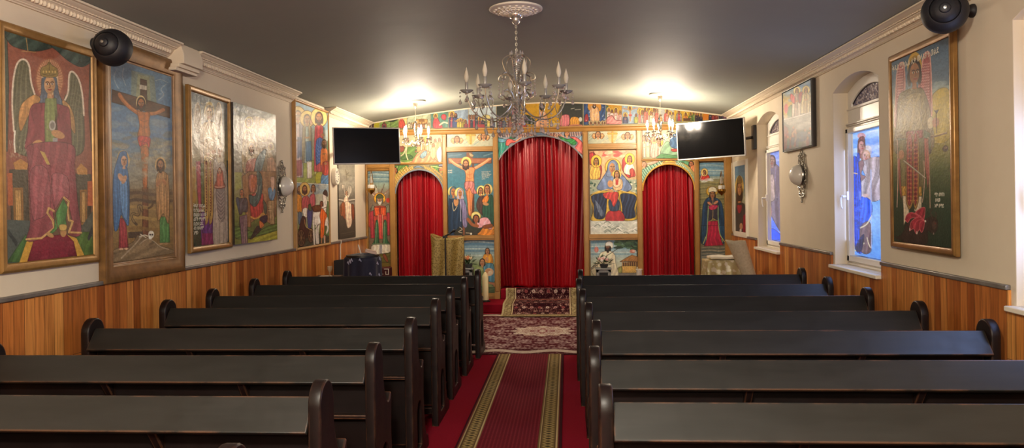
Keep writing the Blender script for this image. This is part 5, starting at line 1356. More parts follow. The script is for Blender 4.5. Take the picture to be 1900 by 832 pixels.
c.b('232c44', [(52, 530), (155, 510), (162, 580), (145, 690), (75, 690), (66, 600)], 1, (6, .5, .5)); c.b('232c44', [(268, 515), (375, 530), (365, 620), (370, 685), (290, 690), (275, 600)], 1, (6, .5, .4)); c.b('8a96a8', [(75, 560), (110, 600), (140, 660), (120, 680), (90, 620)], 1, (4, .4, .4), None, .5)
c.b('a02c30', [(175, 645), (265, 640), (290, 712), (160, 716)], 1, (4, .15, 0)); c.b('2c3c54', [(180, 560), (250, 560), (250, 630), (215, 642), (185, 630)], 1, (4, .3, 0)); c.b('b03c38', [(140, 510), (235, 500), (245, 545), (215, 610), (190, 560), (150, 545)], 1, (5, .3, .3))
c.b('66779a', [(120, 490), (90, 470), (130, 400), (160, 350), (175, 290), (208, 265), (240, 290), (255, 350), (300, 400), (345, 470), (300, 500), (250, 485), (215, 470), (170, 490)], 1, (7, .22, .15), '2c3450'); c.l('d8b860', 6, [(60, 512), (120, 495), (175, 480)]); c.l('d8b860', 6, [(235, 480), (300, 500), (370, 508)])
c.h(202, 325, 38, 'b07c50', '66779a', veil='7484a4', k=.68, look=.05); c.e('e4bc50', 236, 372, 32, 32); c.b('d0a87c', [(205, 420), (225, 400), (255, 395), (278, 425), (270, 480), (215, 485)], 1, (3, .15, 0)); c.b('e0c4a0', [(212, 405), (255, 398), (268, 440), (235, 470), (210, 450)], 1); c.b('b03c38', [(225, 405), (250, 402), (245, 450), (228, 450)]); c.h(236, 375, 25, 'b88054', '2c1c14', k=.75); c.e('c08a5c', 188, 440, 20, 26); c.e('c08a5c', 190, 492, 24, 10, .3)
c.b('cfd2c8', [(40, 715), (390, 715), (390, 815), (40, 815)])
for k in range(34): x = 50 + 335 * c.r.rand(); y = 725 + 80 * c.r.rand(); c.l(['f0f0e8', '8a948c', 'b8c0b8'][k % 3], 7, [(x - 24, y + 5), (x, y - 9), (x + 24, y + 5)], 1, False, .8)
c.grain(.07)
panel(c, [(1093.5, 280.5), (1181, 279.5), (1184, 434.5), (1096, 436)], 'panel of a blue-robed mother and child above clouds, right of the central arch', 130, 230)

# bands with cross and cherubs
for (ox, oy, k, x0, y0, x1, y1, quad, heads, crossx, lab) in (
    (735, 240, 10, 826, 243, 920, 278, [(829.5, 248), (914, 247), (914.5, 272), (829.5, 273)], ((1625, 135), (1130, 190)), 1385, 'pale band with a gold cross above the crucifixion panel of the screen'),
    (1085, 230, 3.964, 1088, 236, 1185, 270, [(1090.5, 241.5), (1180.5, 239.5), (1181, 265), (1091.5, 267)], ((98, 82), (315, 88)), 204, 'pale band with a gold cross and two cherubs above the mother and child panel')):
    c = Cv(x0, y0, x1, y1, 15); c.g((y0, 'c8c4a8'), (y1, 'b0b49c')); c.F(ox, oy, k)
    s = k / 3.964
    for j in range(34): x = (x0 - ox + (x1 - x0) * c.r.rand()) * k; y = (y0 - oy + (y1 - y0) * c.r.rand()) * k; c.l(['e8e0c4', '8aa09c', 'a8a888', 'd8c89c'][j % 4], 6 * s, [(x - 20 * s, y + 14 * s), (x, y), (x + 22 * s, y - 14 * s)], 1, False, .6)
    c.b('d8b860', [(crossx - 34 * s, heads[0][1] - 40 * s), (crossx + 34 * s, heads[0][1] - 40 * s), (crossx + 28 * s, heads[0][1] + 30 * s), (crossx, heads[0][1] + 62 * s), (crossx - 28 * s, heads[0][1] + 30 * s)], 1, None, None, .5)
    cy = heads[0][1]
    c.l('a06820', 12 * s, [(crossx, cy - 36 * s), (crossx, cy + 52 * s)], 0); c.l('a06820', 12 * s, [(crossx - 32 * s, cy - 10 * s), (crossx + 32 * s, cy - 10 * s)], 0); c.l('e8b450', 7 * s, [(crossx, cy - 34 * s), (crossx, cy + 50 * s)], 0); c.l('e8b450', 7 * s, [(crossx - 30 * s, cy - 10 * s), (crossx + 30 * s, cy - 10 * s)], 0)
    for hx, hy in heads:
        for sg in (-1, 1): c.b('b88450', [(hx, hy + 6 * s), (hx + sg * 30 * s, hy - 12 * s), (hx + sg * 46 * s, hy + 8 * s), (hx + sg * 26 * s, hy + 30 * s)], 1, (4, .4, .4)); c.l('e0c48c', 4 * s, [(hx + sg * 8 * s, hy + 8 * s), (hx + sg * 40 * s, hy)])
        c.h(hx, hy, 22 * s, 'c08858', '4a2c1c', k=.85)
    c.grain(.05); panel(c, quad, lab, 110, 40, .85)

# lower left scene
c = Cv(825, 440, 922, 552, 16)
c.g((440, '4c6c88'), (460, '6c8ca0'), (480, 'a0b0a0'), (495, '7c8c58'), (552, '3c4c34'))
c.F(780, 420, 4.625)
for k in range(7): c.l(['c0ccc8', '4c7490', '88a4b0'][k % 3], 12, [(380, 140 + k * 18), (480, 134 + k * 20), (640, 146 + k * 17)], 1, False, .55)
c.clouds(['8a9a5c', '5c7040', 'a8ac70'], 240, 640, 330, 560, 30, 40, .4)
c.b('d08c2c', [(540, 300), (545, 250), (575, 230), (612, 250), (620, 320)], 1, (4, .25, .2)); c.h(576, 218, 24, 'b07850', '2a1a12', k=.75); c.e('c08858', 572, 285, 14, 20)
c.b('4c7c90', [(545, 340), (590, 318), (630, 340), (640, 470), (590, 475), (560, 430), (545, 380)], 1, (5, .28, .2)); c.h(532, 314, 28, 'b07850', '2a1a12', k=.8, look=-.1); c.e('d8b08c', 590, 395, 38, 34); c.e('b8845c', 580, 385, 22, 20); c.e('e0c8a8', 600, 400, 18, 16)
c.b('b87854', [(585, 480), (636, 488), (640, 520), (628, 520), (624, 505), (590, 498)]); c.b('4c5c3c', [(500, 520), (640, 530), (640, 575), (500, 575)], 0, (4, .2, 1))
c.grain(.07)
panel(c, [(830.5, 446), (917.5, 446), (918.5, 544), (831.5, 544)], 'lower panel of two small figures under a blue sky, behind the tall candle', 110, 130)

# lower right scene: turbaned man before a round house
c = Cv(1090, 440, 1190, 545, 17)
c.g((440, '6c94a8'), (465, '90aeb8'), (485, 'c0c8b8'), (505, 'c8c09c'), (545, '7c7440'))
c.F(1080, 430, 8.321)
for k in range(9): c.l(['d8dcd4', '5c88a4', 'a8c0c4'][k % 3], 16, [(130, 140 + k * 30), (400, 128 + k * 32), (870, 150 + k * 28)], 1, False, .55)
c.clouds(['26402c', '38543a', '1c3024', '4c6848'], 520, 880, 130, 260, 60, 46, .8); c.l('2a2018', 15, [(852, 380), (846, 300), (800, 250), (760, 220)]); c.clouds(['26402c', '38543a'], 760, 880, 250, 290, 12, 30, .8); c.e('b87868', 780, 305, 44, 30); c.e('d8b0a0', 800, 300, 24, 18)
c.b('9a6c3c', [(585, 465), (700, 395), (770, 360), (878, 395), (878, 470)], 0, (9, .14, .5)); c.l('4a301c', 8, [(585, 468), (700, 462), (878, 470)]); c.b('5a3c28', [(615, 475), (878, 470), (878, 545), (625, 540)])
for k in range(8): c.l('b08c54', 12, [(625 + k * 34, 478), (627 + k * 34, 540)], 0)
c.b('c09a54', [(612, 532), (840, 530), (838, 640), (620, 645)], 0, (12, .15, 0)); c.b('8a8a4c', [(555, 570), (610, 545), (615, 640), (560, 660)], 1, (3, .25, 0)); c.b('74706a', [(560, 640), (850, 638), (850, 700), (550, 700)], 0, (3, .15, 2))
c.b('d8ccb0', [(240, 440), (280, 340), (360, 300), (440, 300), (505, 360), (520, 480), (555, 700), (300, 700), (140, 600), (150, 560)], 1, (8, .14, .15)); c.b('c8bc9c', [(140, 590), (240, 520), (230, 700), (190, 690)], 1)
c.h(398, 238, 60, '7a4c34', '1c1410', beard='181210', k=.7, look=-.1); c.b('ece4d0', [(362, 220), (372, 170), (420, 152), (470, 175), (478, 230), (460, 262), (430, 222)], 1, (4, .1, .3))
c.l('2a2420', 8, [(140, 565), (330, 410), (600, 232)], 0); c.l('2a2420', 7, [(150, 585), (280, 480)], 0); c.e('9a6844', 330, 425, 40, 16, -.3); c.e('d0c4a8', 300, 460, 60, 30)
c.e('c86858', 222, 280, 34, 44, 0, .8); c.l('d8a8a0', 7, [(215, 190), (218, 330)], 0); c.l('c87868', 7, [(200, 250), (245, 300)])
c.grain(.07)
panel(c, [(1095.5, 446.5), (1185, 445.5), (1186.5, 540), (1097, 541)], 'lower panel of a turbaned man beside a round thatched house, behind the flowers', 130, 140)

# scenes above the side arches
c = Cv(725, 245, 825, 308, 18)
c.g((245, 'd0b890'), (270, 'c0b088'), (308, '8a7a50')); c.F(735, 240, 10)
c.b('5c7c3c', [(-60, 330), (120, 340), (380, 320), (400, 450), (300, 600), (-60, 610)], 1, (4, .2, .8)); c.b('3f5c30', [(60, 480), (250, 470), (300, 540), (100, 560)], 1, (3, .2, .6)); c.b('8a4a3c', [(70, 320), (150, 320), (140, 400), (80, 420)], 1)
for pts in ([(200, 210), (190, 330), (140, 450), (90, 490)], [(200, 330), (185, 450), (215, 560)], [(190, 250), (250, 190)], [(180, 250), (100, 300)]): c.l('d8c8a0', 20, pts); c.l('6a5438', 4, [(x + 10, y) for x, y in pts])
c.h(205, 190, 30, 'c89868', '4a3020', k=.8)
c.crowd(380, 840, 120, 420, 6, ['c8a878', 'b89058', 'd8c8a8', 'a8b088'], .5)
c.b('d88c68', [(280, 620), (400, 440), (520, 380), (640, 440), (720, 560), (760, 630), (280, 635)], 1, (9, .3, .4)); c.b('7c98a0', [(440, 510), (490, 430), (560, 400), (570, 470), (500, 540)], 1, (5, .3, .3)); c.b('d8a878', [(630, 460), (670, 330), (730, 350), (735, 500), (680, 560)], 1, (4, .25, .1)); c.h(690, 300, 32, 'c08858', '4a3020'); c.b('e0e0d0', [(750, 420), (830, 330), (840, 590), (780, 590)], 1, (5, .25, .2)); c.l('e0b888', 16, [(70, 600), (160, 625), (280, 600)])
c.grain(.07)
panel(c, [(736, 249.5), (819.5, 248.5), (820.5, 301.5), (736, 302.5)], 'bright crowded scene above the left arch, beside the left television', 100, 70, .85)
c = Cv(1188, 235, 1292, 300, 19)
c.g((235, 'd8c8a0'), (270, 'd0c8a8'), (300, 'a8a878')); c.F(1180, 230, 5.946)
c.crowd(80, 260, 90, 370, 5, ['d8d0b0', 'c8b890', 'e0c8b8', 'c0c0a0'], .5); c.b('d89888', [(160, 260), (190, 200), (240, 220), (245, 350), (170, 370)], 1, (5, .25, .2)); c.h(200, 185, 18, 'c89060', '5c3c28', halo='e8d080')
c.b('7c9c7c', [(260, 360), (290, 260), (340, 190), (380, 220), (400, 290), (460, 290), (640, 340), (640, 378), (260, 378)], 1, (6, .22, .4)); c.b('4c7c4c', [(250, 350), (300, 330), (460, 350), (640, 330), (640, 378), (250, 378)], 1, (5, .2, .8)); c.b('48688c', [(380, 150), (420, 110), (640, 110), (640, 270), (400, 262)], 1, (6, .25, .2)); c.b('a83c34', [(390, 280), (460, 275), (450, 305), (405, 305)], 1)
c.grain(.07)
panel(c, [(1192.5, 239.5), (1285, 237.5), (1286.5, 293), (1192.5, 295)], 'bright scene of a pink-robed figure above the right arch, beside the right television', 100, 70, .85)

# painted spandrels over the arches (parts of the screen)
def spandrel(cv, key, xl, xr, yt, lab):
    a, b, zs, za = OPEN[key]; y = D - .028
    x0 = q(xl, (yt + 350) / 2, y)[0]; x1 = q(xr, (yt + 350) / 2, y)[0]; zt = q((xl + xr) / 2, yt, y)[1]
    R = arch_pts(a, b, zs, za, 60); ax = [p[0] for p in R]; az = [p[1] for p in R]
    nu, nv = 210, 70
    xs = np.linspace(x0, x1, nu); zl = np.where((xs > a) & (xs < b), np.interp(xs, ax, az), zs)
    v = np.linspace(0, 1, nv)[:, None]
    Z = zt * (1 - v) + zl[None] * v; X = np.broadcast_to(xs[None], Z.shape)
    pp = np.array([[proj((X[i, j], y, Z[i, j])) for j in range(nu)] for i in range(nv)])
    P = np.stack([X - sx0, np.full_like(Z, y - D), Z - sz0], -1)
    o = painted_px('spandrel_panel', cv, pp[..., 0], pp[..., 1], P, PRINT, screen, 1., .02, (0, 1, 0), '8a6a3a'); o['label'] = lab
    # moulded rim of the arch
    mb = MB().tube([(p[0], D - .03, p[1]) for p in arch_pts(a, b, zs, za, 40)], .011, 8)
    sbuild(mb, 'arch_rim', RIM[key])
RIM = {'main': mat('grey_blue_rim', '8a8a90', .4), 'left': mat('blue_grey_rim', '7a8490', .4), 'right': mat('ochre_rim', 'c89440', .4)}
c = Cv(915, 240, 1092, 300, 20)
c.g((240, '8a8c98'), (300, '6c8088')); c.F(910, 235, 9.789)
for x0, x1, y in ((100, 380, 130), (500, 820, 130), (990, 1280, 130), (1440, 1760, 110)):
    for k in range(int((x1 - x0) / 22)):
        x = x0 + k * 22; c.l('4a241c' if k % 2 else 'c89878', 11, [(x, y - 10), (x + 14, y + 60)], 0)
    c.l('d8c8a8', 7, [(x0, y - 20), (x1, y - 25)]); c.l('7a3c30', 7, [(x0, y + 28), (x1, y + 22)])
for k in range(60): x = 500 + 800 * c.r.rand(); c.l(['c8a070', '5a2c20', 'a85c48'][k % 3], 7, [(x, 110 + 50 * c.r.rand()), (x - 30, 170 + 60 * c.r.rand())], 0)
c.b('5c6c80', [(770, 180), (830, 120), (900, 95), (970, 125), (1060, 180), (900, 165)], 1)
c.b('2c7a6c', [(80, 590), (85, 230), (180, 210), (290, 260), (330, 390), (200, 590)], 1, (6, .4, .3)); c.b('5c8ca0', [(80, 210), (150, 215), (290, 240), (240, 290), (120, 270)], 1, (3, .2, .4)); c.l('a8d0c0', 7, [(110, 300), (130, 450), (150, 570)]); c.l('a8d0c0', 7, [(190, 290), (210, 400), (180, 540)])
c.b('d05a50', [(275, 330), (300, 240), (370, 225), (450, 260), (540, 210), (520, 250), (440, 290), (370, 300), (320, 350)], 1, (5, .25, .4), '6a1c1c'); c.h(430, 150, 46, 'c88c60', '2c1c14', k=.85); c.e('2c5c3c', 400, 205, 60, 26); c.l('d8a070', 16, [(460, 265), (530, 215), (560, 200)])
c.b('7c98a8', [(1600, 220), (1740, 150), (1740, 560), (1680, 560), (1640, 330)], 1, (4, .25, .2)); c.b('2c7a3c', [(1240, 180), (1310, 200), (1400, 230), (1500, 220), (1560, 280), (1540, 330), (1470, 330), (1420, 280), (1320, 260)], 1, (5, .35, .4), '143c1c'); c.b('d0605c', [(1440, 190), (1540, 190), (1640, 260), (1700, 350), (1730, 400), (1700, 520), (1620, 470), (1530, 400), (1590, 300), (1500, 220)], 1, (6, .3, .4), '6a1c1c'); c.h(1390, 130, 50, 'c88858', '2c1c14', k=.85); c.l('d8a070', 16, [(1330, 190), (1280, 150)]); c.l('e0a090', 6, [(1560, 380), (1660, 470), (1700, 520)])
c.grain(.06)
spandrel(c, 'main', 919, 1088.5, 244, 'painted spandrel with two flying angels over the central arch')
c = Cv(724, 300, 832, 364, 21)
c.g((300, '8a7c58'), (364, '6c6858')); c.F(720, 295, 11.09)
def feathers(c, pts, n, cols, w):
    P = spline(pts, 12)
    for i, p in enumerate(P):
        c.l(cols[i % len(cols)], w, [(p[0] - 26, p[1] - 30), (p[0] + 12, p[1] + 26)], 0)
c.b('4c7034', [(90, 300), (110, 160), (330, 130), (420, 150), (300, 280), (180, 380), (100, 480)], 1, (6, .25, .4)); c.b('4c7034', [(860, 140), (1150, 140), (1180, 300), (1040, 270), (940, 200)], 1, (6, .25, .4))
for pts in ([(120, 600), (180, 480), (270, 350), (380, 250), (520, 180)], [(100, 500), (170, 380), (260, 270), (400, 180)], [(1180, 620), (1110, 470), (1010, 340), (900, 240), (760, 170)], [(1190, 500), (1130, 380), (1020, 270), (900, 180)]): feathers(c, pts, 0, ['d8b048', '6a3c1c', 'e8d080', 'a86c30'], 9)
c.b('6c8498', [(520, 195), (560, 160), (620, 140), (690, 165), (740, 195), (620, 180)], 1); c.b('6c7488', [(90, 680), (180, 590), (170, 640), (110, 720)], 1); c.b('6c7488', [(1190, 720), (1110, 600), (1150, 620), (1190, 680)], 1)
c.b('7c8498', [(1040, 130), (1190, 120), (1190, 280), (1150, 260)], 1)
c.h(140, 240, 56, 'b8744c', '241410', k=.9, look=.15); c.h(1090, 215, 52, 'b8744c', '3c3030', k=.9, look=-.15); c.l('d8d8a0', 8, [(180, 190), (200, 150)]); c.l('d0d890', 9, [(880, 150), (1000, 165), (1110, 190)]); c.l('7ca048', 12, [(1050, 270), (1180, 280), (1185, 600)]); c.l('d8cc98', 6, [(1180, 290), (1186, 660)])
c.grain(.06)
spandrel(c, 'left', 728, 828, 305.5, 'painted spandrel with two winged heads over the left arch')
c = Cv(1182, 292, 1300, 358, 22)
c.g((292, 'b8984c'), (358, '6c7c60')); c.F(1180, 230, 5.946)
c.b('4c7c5c', [(30, 660), (60, 520), (140, 470), (260, 420), (300, 410), (170, 500), (90, 620)], 1, (6, .35, .4)); c.b('4c7c5c', [(690, 640), (640, 520), (540, 440), (430, 410), (520, 405), (660, 460)], 1, (6, .35, .4))
for pts in ([(50, 650), (90, 560), (160, 480), (280, 430)], [(660, 650), (620, 560), (540, 470), (440, 425)]): feathers(c, pts, 0, ['c8d8c0', '1c4c3c', '8ab0a0'], 5)
c.b('d09038', [(300, 430), (340, 400), (400, 405), (450, 425), (380, 425)], 1, (5, .25, 0)); c.b('d8a030', [(36, 740), (45, 700), (80, 640), (84, 690), (72, 742)], 0); c.b('d8a030', [(690, 730), (650, 690), (645, 640), (690, 690)], 0); c.b('e0b848', [(36, 430), (56, 430), (50, 480), (36, 490)], 0)
c.h(88, 450, 28, 'c8906c', '5c3c28', k=1., look=-.1); c.b('c89880', [(110, 440), (200, 410), (250, 415), (170, 450)], 1); c.h(610, 445, 28, 'b07050', '2c1814', k=.9, look=-.1); c.b('b8744c', [(600, 480), (670, 460), (690, 620), (660, 560)], 1, (5, .3, .2))
c.grain(.06)
spandrel(c, 'right', 1185, 1297, 298, 'painted spandrel with two winged heads over the right arch')

# frieze of small scenes under the vault
XB = [674, 694, 704, 739, 755, 799, 832, 869, 921, 966, 1042, 1082.5, 1124, 1154, 1184, 1222, 1251, 1289, 1333, 1353]
c = Cv(668, 180, 1360, 250, 23)
c.g((180, '6c8490'), (215, 'a8a078'), (250, '7c7c50'))
F1 = (675, 180, 8.444); F2 = (880, 170, 7.917); F3 = (1080, 180, 6.786)
c.F(*F1)
c.b('3c241c', [(-60, 300), (160, 300), (160, 500), (-60, 500)]); c.l('d8ccb8', 12, [(0, 440), (40, 470), (60, 430), (20, 420)]); c.l('b8a898', 10, [(90, 420), (120, 450), (110, 480)])
c.b('a8a01c', [(160, 300), (245, 300), (245, 500), (160, 500)]); c.b('74904c', [(245, 340), (540, 300), (540, 480), (245, 480)], 0, (4, .2, 1)); c.fig(320, 395, 16, 480, 60, '8a3040', '3c2c3c', skin='a06840'); c.b('2c3c2c', [(370, 370), (450, 345), (530, 350), (470, 385), (420, 390)], 1); c.l('3c2c20', 8, [(425, 380), (425, 480)], 0)
c.b('c8b878', [(545, 300), (680, 280), (680, 480), (545, 480)], 0, (3, .2, .4)); c.b('b84a3c', [(550, 480), (560, 380), (600, 350), (640, 400), (640, 480)], 1, (4, .25, .2)); c.e('d07c70', 590, 345, 26, 14)
c.b('a8b090', [(680, 250), (1045, 230), (1045, 480), (680, 480)], 0, (3, .12, .5)); c.b('b88c50', [(810, 350), (1000, 350), (1000, 480), (820, 480)], 0, (8, .2, 0)); c.b('8a6034', [(860, 345), (950, 340), (955, 390), (865, 390)]); c.crowd(690, 1040, 390, 490, 9, ['b06a58', 'c8a070', 'd8c8a8'], .4)
c.b('4c7c6c', [(1050, 230), (1325, 200), (1325, 480), (1050, 480)], 0, (4, .2, .4)); c.b('b8343c', [(1090, 480), (1100, 340), (1140, 310), (1190, 400), (1230, 480)], 1, (5, .3, .2)); c.h(1125, 300, 22, 'b07850', '2c1c14', halo='d8b050'); c.b('b83c44', [(1210, 310), (1240, 270), (1290, 290), (1280, 360), (1230, 350)], 1, (4, .3, .3)); c.l('e0d0b0', 22, [(1190, 440), (1250, 400), (1310, 410)])
c.b('8a9cb0', [(1325, 180), (1640, 150), (1640, 480), (1325, 480)], 0, (3, .15, .4)); c.fig(1380, 280, 30, 480, 100, '26345c', '8a3050', skin='a86c44', halo='d8b050'); c.fig(1440, 290, 30, 480, 90, '2c4070', None, skin='a86c44', hair='2c1c14', beard='2c1c14'); c.crowd(1460, 1600, 330, 480, 4, ['b8a02c', 'c8b040', 'a89028'], .8); c.fig(1600, 390, 20, 480, 50, '7c2c3c', skin='a86c44')
c.b('b0bcc0', [(1640, 130), (2080, 90), (2080, 480), (1640, 480)], 0, (3, .12, .4)); c.crowd(1640, 1780, 210, 480, 4, ['b03040', '3c4458', '8a2c3c', '2c3c4c'], .4); c.crowd(1790, 1990, 300, 470, 4, ['c8b45c', '3c5c4c', 'a83840', '2c2c44'], .5); c.b('a83840', [(1780, 430), (1890, 430), (1900, 480), (1760, 480)])
c.F(*F2)
c.b('d8c880', [(130, 350), (220, 350), (230, 420), (140, 430)], 1); c.fig(265, 400, 18, 530, 60, '2c2c50', skin='a86c44')
c.b('38382e', [(325, 100), (685, 90), (685, 530), (325, 530)]); c.b('8a4448', [(500, 240), (560, 190), (640, 240), (620, 330), (540, 340)], 1, (5, .3, .3)); c.crowd(360, 660, 360, 530, 6, ['6a3c4c', '4c5a6c', '8a5a54', '3c3c44'], .4); c.b('c09018', [(685, 80), (1270, 80), (1270, 530), (685, 530)], 0, (3, .1, .2)); c.b('a84a40', [(660, 420), (700, 400), (770, 520), (640, 530)], 1, (4, .3, 0))
c.b('2c3424', [(720, 360), (800, 350), (920, 460), (860, 480), (760, 460)], 1, (4, .4, .3)); c.h(990, 220, 42, 'a86c40', '2c1c14', halo=None, beard='3c2418', k=.75); c.b('d8a078', [(880, 520), (940, 400), (960, 300), (1040, 300), (1080, 400), (1100, 520)], 1, (5, .22, .2)); c.b('e0b01c', [(1100, 460), (1160, 420), (1210, 480), (1200, 530), (1100, 530)], 1); c.clouds(['b8a89c', 'c8b4a8'], 1090, 1250, 430, 520, 10, 30, .7); c.b('7c6c50', [(1230, 340), (1280, 200), (1320, 280), (1300, 480)], 1)
c.b('30322a', [(1270, 80), (1595, 80), (1595, 530), (1270, 530)]); c.l('d8d0c0', 9, [(1420, 255), (1470, 245)], 0, False, .8); c.l('d8d0c0', 9, [(1480, 268), (1560, 262)], 0, False, .8)
c.b('d07478', [(1260, 500), (1270, 380), (1320, 340), (1390, 350), (1400, 450), (1370, 520), (1310, 520)], 1, (5, .25, 0), '6a2c30'); c.b('d09030', [(1400, 480), (1420, 390), (1480, 370), (1540, 400), (1545, 480), (1460, 500)], 1, (6, .3, .2)); c.l('c87c60', 20, [(1400, 500), (1500, 490), (1580, 500)]); c.e('d8d4c8', 1560, 410, 24, 34)
c.F(*F3)
c.b('2c4878', [(20, 50), (300, 60), (300, 350), (20, 350)], 0, (7, .3, .3)); c.b('d8942c', [(80, 80), (160, 72), (235, 90), (225, 180), (90, 170)], 1); c.b('d8a878', [(105, 140), (150, 125), (205, 145), (215, 310), (110, 310)], 1, (5, .2, 0)); c.h(153, 115, 24, 'a86c40', '2c1c14', beard='3c2418'); c.b('a82c34', [(30, 310), (40, 230), (70, 220), (80, 300)], 1); 
for k in range(22): c.e('c8d0d8', 30 + 260 * c.r.rand(), 110 + 200 * c.r.rand(), 6, 9, 0, .7)
for x in (110, 165, 210, 260, 290): c.h(x, 330, 16, 'a86c44', '2c1c14', halo='c8b080')
c.b('c89418', [(300, 80), (500, 90), (500, 340), (300, 345)]); c.b('3c5c4c', [(300, 100), (330, 110), (330, 340), (300, 345)]); c.crowd(310, 500, 130, 300, 4, ['e0b0a8', 'e8c8c0', 'd8a098', 'e0d0c0'], .9); c.b('d88a84', [(305, 340), (320, 260), (380, 240), (420, 290), (500, 300), (500, 340)], 1, (6, .2, .5), '6a2c2c')
c.b('8a9cac', [(500, 90), (706, 100), (706, 335), (500, 340)], 0, (4, .12, .5)); c.l('c08a60', 11, [(520, 145), (560, 155), (600, 160), (640, 152), (690, 140)]); c.l('c08a60', 20, [(605, 160), (608, 300)], 0); c.h(602, 145, 18, 'a86c44', '2c1c14', halo='d8b860'); c.b('b83c3c', [(585, 220), (630, 220), (625, 240), (590, 240)]); c.fig(545, 230, 18, 330, 60, '2c2c54', '4c4c6c', skin='a86c44', halo='d8b860'); c.fig(680, 230, 16, 330, 44, '8a9c3c', 'c8b440', skin='a86c44')
c.b('b0a89c', [(706, 100), (960, 110), (960, 320), (706, 335)]); c.crowd(710, 960, 120, 325, 7, ['d8b8a0', 'b8a890', 'c86858', 'a8b0b0'], .7); c.b('b8b8b0', [(960, 110), (1160, 120), (1160, 310), (960, 320)]); c.fig(1072, 180, 18, 310, 70, 'c85c50', 'd8887c', skin='a86c44', halo='d8b860'); c.crowd(1090, 1160, 170, 310, 2, ['b8b090', '7c9c94'], .3)
c.b('c8a01c', [(1160, 130), (1425, 150), (1425, 300), (1160, 310)]); c.fig(1220, 180, 20, 305, 66, '8a7c70', 'a8404c', skin='a86c44', halo='e0c060'); c.fig(1305, 215, 16, 300, 50, 'd89030', 'c87820', skin='a06840', halo='e0c060'); c.crowd(1340, 1420, 175, 300, 2, ['5c7c3c', '7c8c3c'], .2); c.b('5c3820', [(1270, 270), (1370, 265), (1365, 300), (1275, 300)])
c.b('d07c1c', [(1425, 150), (1715, 180), (1715, 280), (1425, 300)]); c.crowd(1425, 1515, 170, 305, 3, ['3c2c44', '2c2c3c', '5c3c44'], .6); c.crowd(1590, 1715, 185, 290, 3, ['a8282c', '2c3050', '8a2c30'], .5); c.b('4c2c30', [(1715, 180), (1900, 220), (1900, 280), (1715, 275)]); c.crowd(1720, 1860, 195, 275, 3, ['4c3c5c', '7c4c5c', '2c2c3c'], .4)
c.F(0, 0, 1)
for xb in XB[1:-1]: c.l('b8a06c', .8, [(xb, 180), (xb, 250)], 0)
c.grain(.07, 5)
names = ['dark scene at the left end of the painted frieze, above the left television', 'plain yellow scene in the painted frieze, above the left television', 'green scene with a small figure under a dark tree in the painted frieze',
 'scene of a crouching orange-robed figure in the painted frieze, left of the left chandelier', 'pale scene of a sandy building in the painted frieze, behind the left chandelier', 'scene of a flying red angel and red-robed figure in the painted frieze',
 'scene of dark blue figures beside yellow-robed ones in the painted frieze', 'frieze scene of red and grey figures around a table, left of the large chandelier', 'dark grey frieze scene with crowded pale figures behind the large chandelier',
 'large yellow frieze scene with a bearded head at the crown of the vault', 'black frieze scene with a pink-robed and a yellow-robed kneeler', 'frieze scene of a golden-robed figure rising amid blue', 'frieze scene of pink-robed figures on gold', 'small crucifixion scene in the painted frieze',
 'pale crowded frieze scene just left of the right chandelier', 'pale frieze scene of a red-robed figure behind the right chandelier', 'yellow frieze scene with a haloed figure, right of the right chandelier', 'orange frieze scene with dark-robed figures above the right television', 'dark scene at the right end of the painted frieze']
y = D - .01
for i in range(len(XB) - 1):
    xa, xb2 = q(XB[i], 225, y)[0], q(XB[i + 1], 225, y)[0]
    xa = max(xa, XL + .006); xb2 = min(xb2, XR - .006)
    nu = max(12, int((XB[i + 1] - XB[i]) * 1.8)); nv = 84
    xs = np.linspace(xa, xb2, nu); zt = np.array([ceil_z(t) for t in xs]) - .004
    v = np.linspace(0, 1, nv)[:, None]
    Z = zt[None] * (1 - v) + (RAILZ1 + .002) * v; X = np.broadcast_to(xs[None], Z.shape)
    pp = np.array([[proj((X[a, b], y, Z[a, b])) for b in range(nu)] for a in range(nv)])
    xm = (xa + xb2) / 2
    P = np.stack([X - xm, np.zeros_like(Z), Z - RAILZ1], -1)
    o = painted_px('frieze_painting', c, pp[..., 0], pp[..., 1], P, PRINT, None, .64, .008, (0, 1, 0)); o.location = (xm, y, RAILZ1)
    tag(o, names[i], 'frieze painting', 'scenes of the painted frieze')
# white bead where the frieze meets the vault
mb = MB().tube([(x, D - .015, ceil_z(x) - .012) for x in np.linspace(XL + .01, XR - .01, 50)], .011, 8)
structure(mb.build('trim_8', STUCCO))

# backlit picture film in the windows
def film_mat():
    m = paint_mat('backlit_window_film', .12, (40, .1, .002), .5, emit=1.1); return m
FILM = film_mat()
cs = []
c = Cv(1835, 150, 2020, 640, 31); c.g((150, '9ab0d8'), (640, '5c84c8')); cs.append((c, [(0, 0)] * 4))
c = Cv(1560, 245, 1660, 485, 32)
c.g((245, '78a8ea'), (300, '4c8cea'), (400, '80b0ee'), (485, '4c84da')); c.F(1530, 120, 4.38)
c.clouds(['a8ccf4', '3c78d4', 'b0c8ea', '5c98ee'], 150, 560, 560, 840, 30, 60, .4); c.l('c8b8d8', 6, [(205, 610), (215, 650), (208, 700), (222, 735)]); c.e('d8b0b8', 212, 620, 12, 22)
c.e('c88c90', 300, 580, 34, 26, 0, .8); c.b('6a4448', [(272, 620), (300, 585), (325, 600), (330, 700), (300, 760), (270, 740)], 1, (4, .25, .1)); c.h(300, 662, 40, 'b08488', '5c3c40', k=.7, look=.2); c.b('1c3cb0', [(250, 840), (268, 720), (285, 745), (275, 840)], 1, (4, .3, 0)); c.h(335, 745, 40, 'b8949a', '8a6c60', k=.8, look=.1); c.e('c8b4a8', 350, 700, 34, 44, 0, .5)
c.F(1530, 300, 3.96)
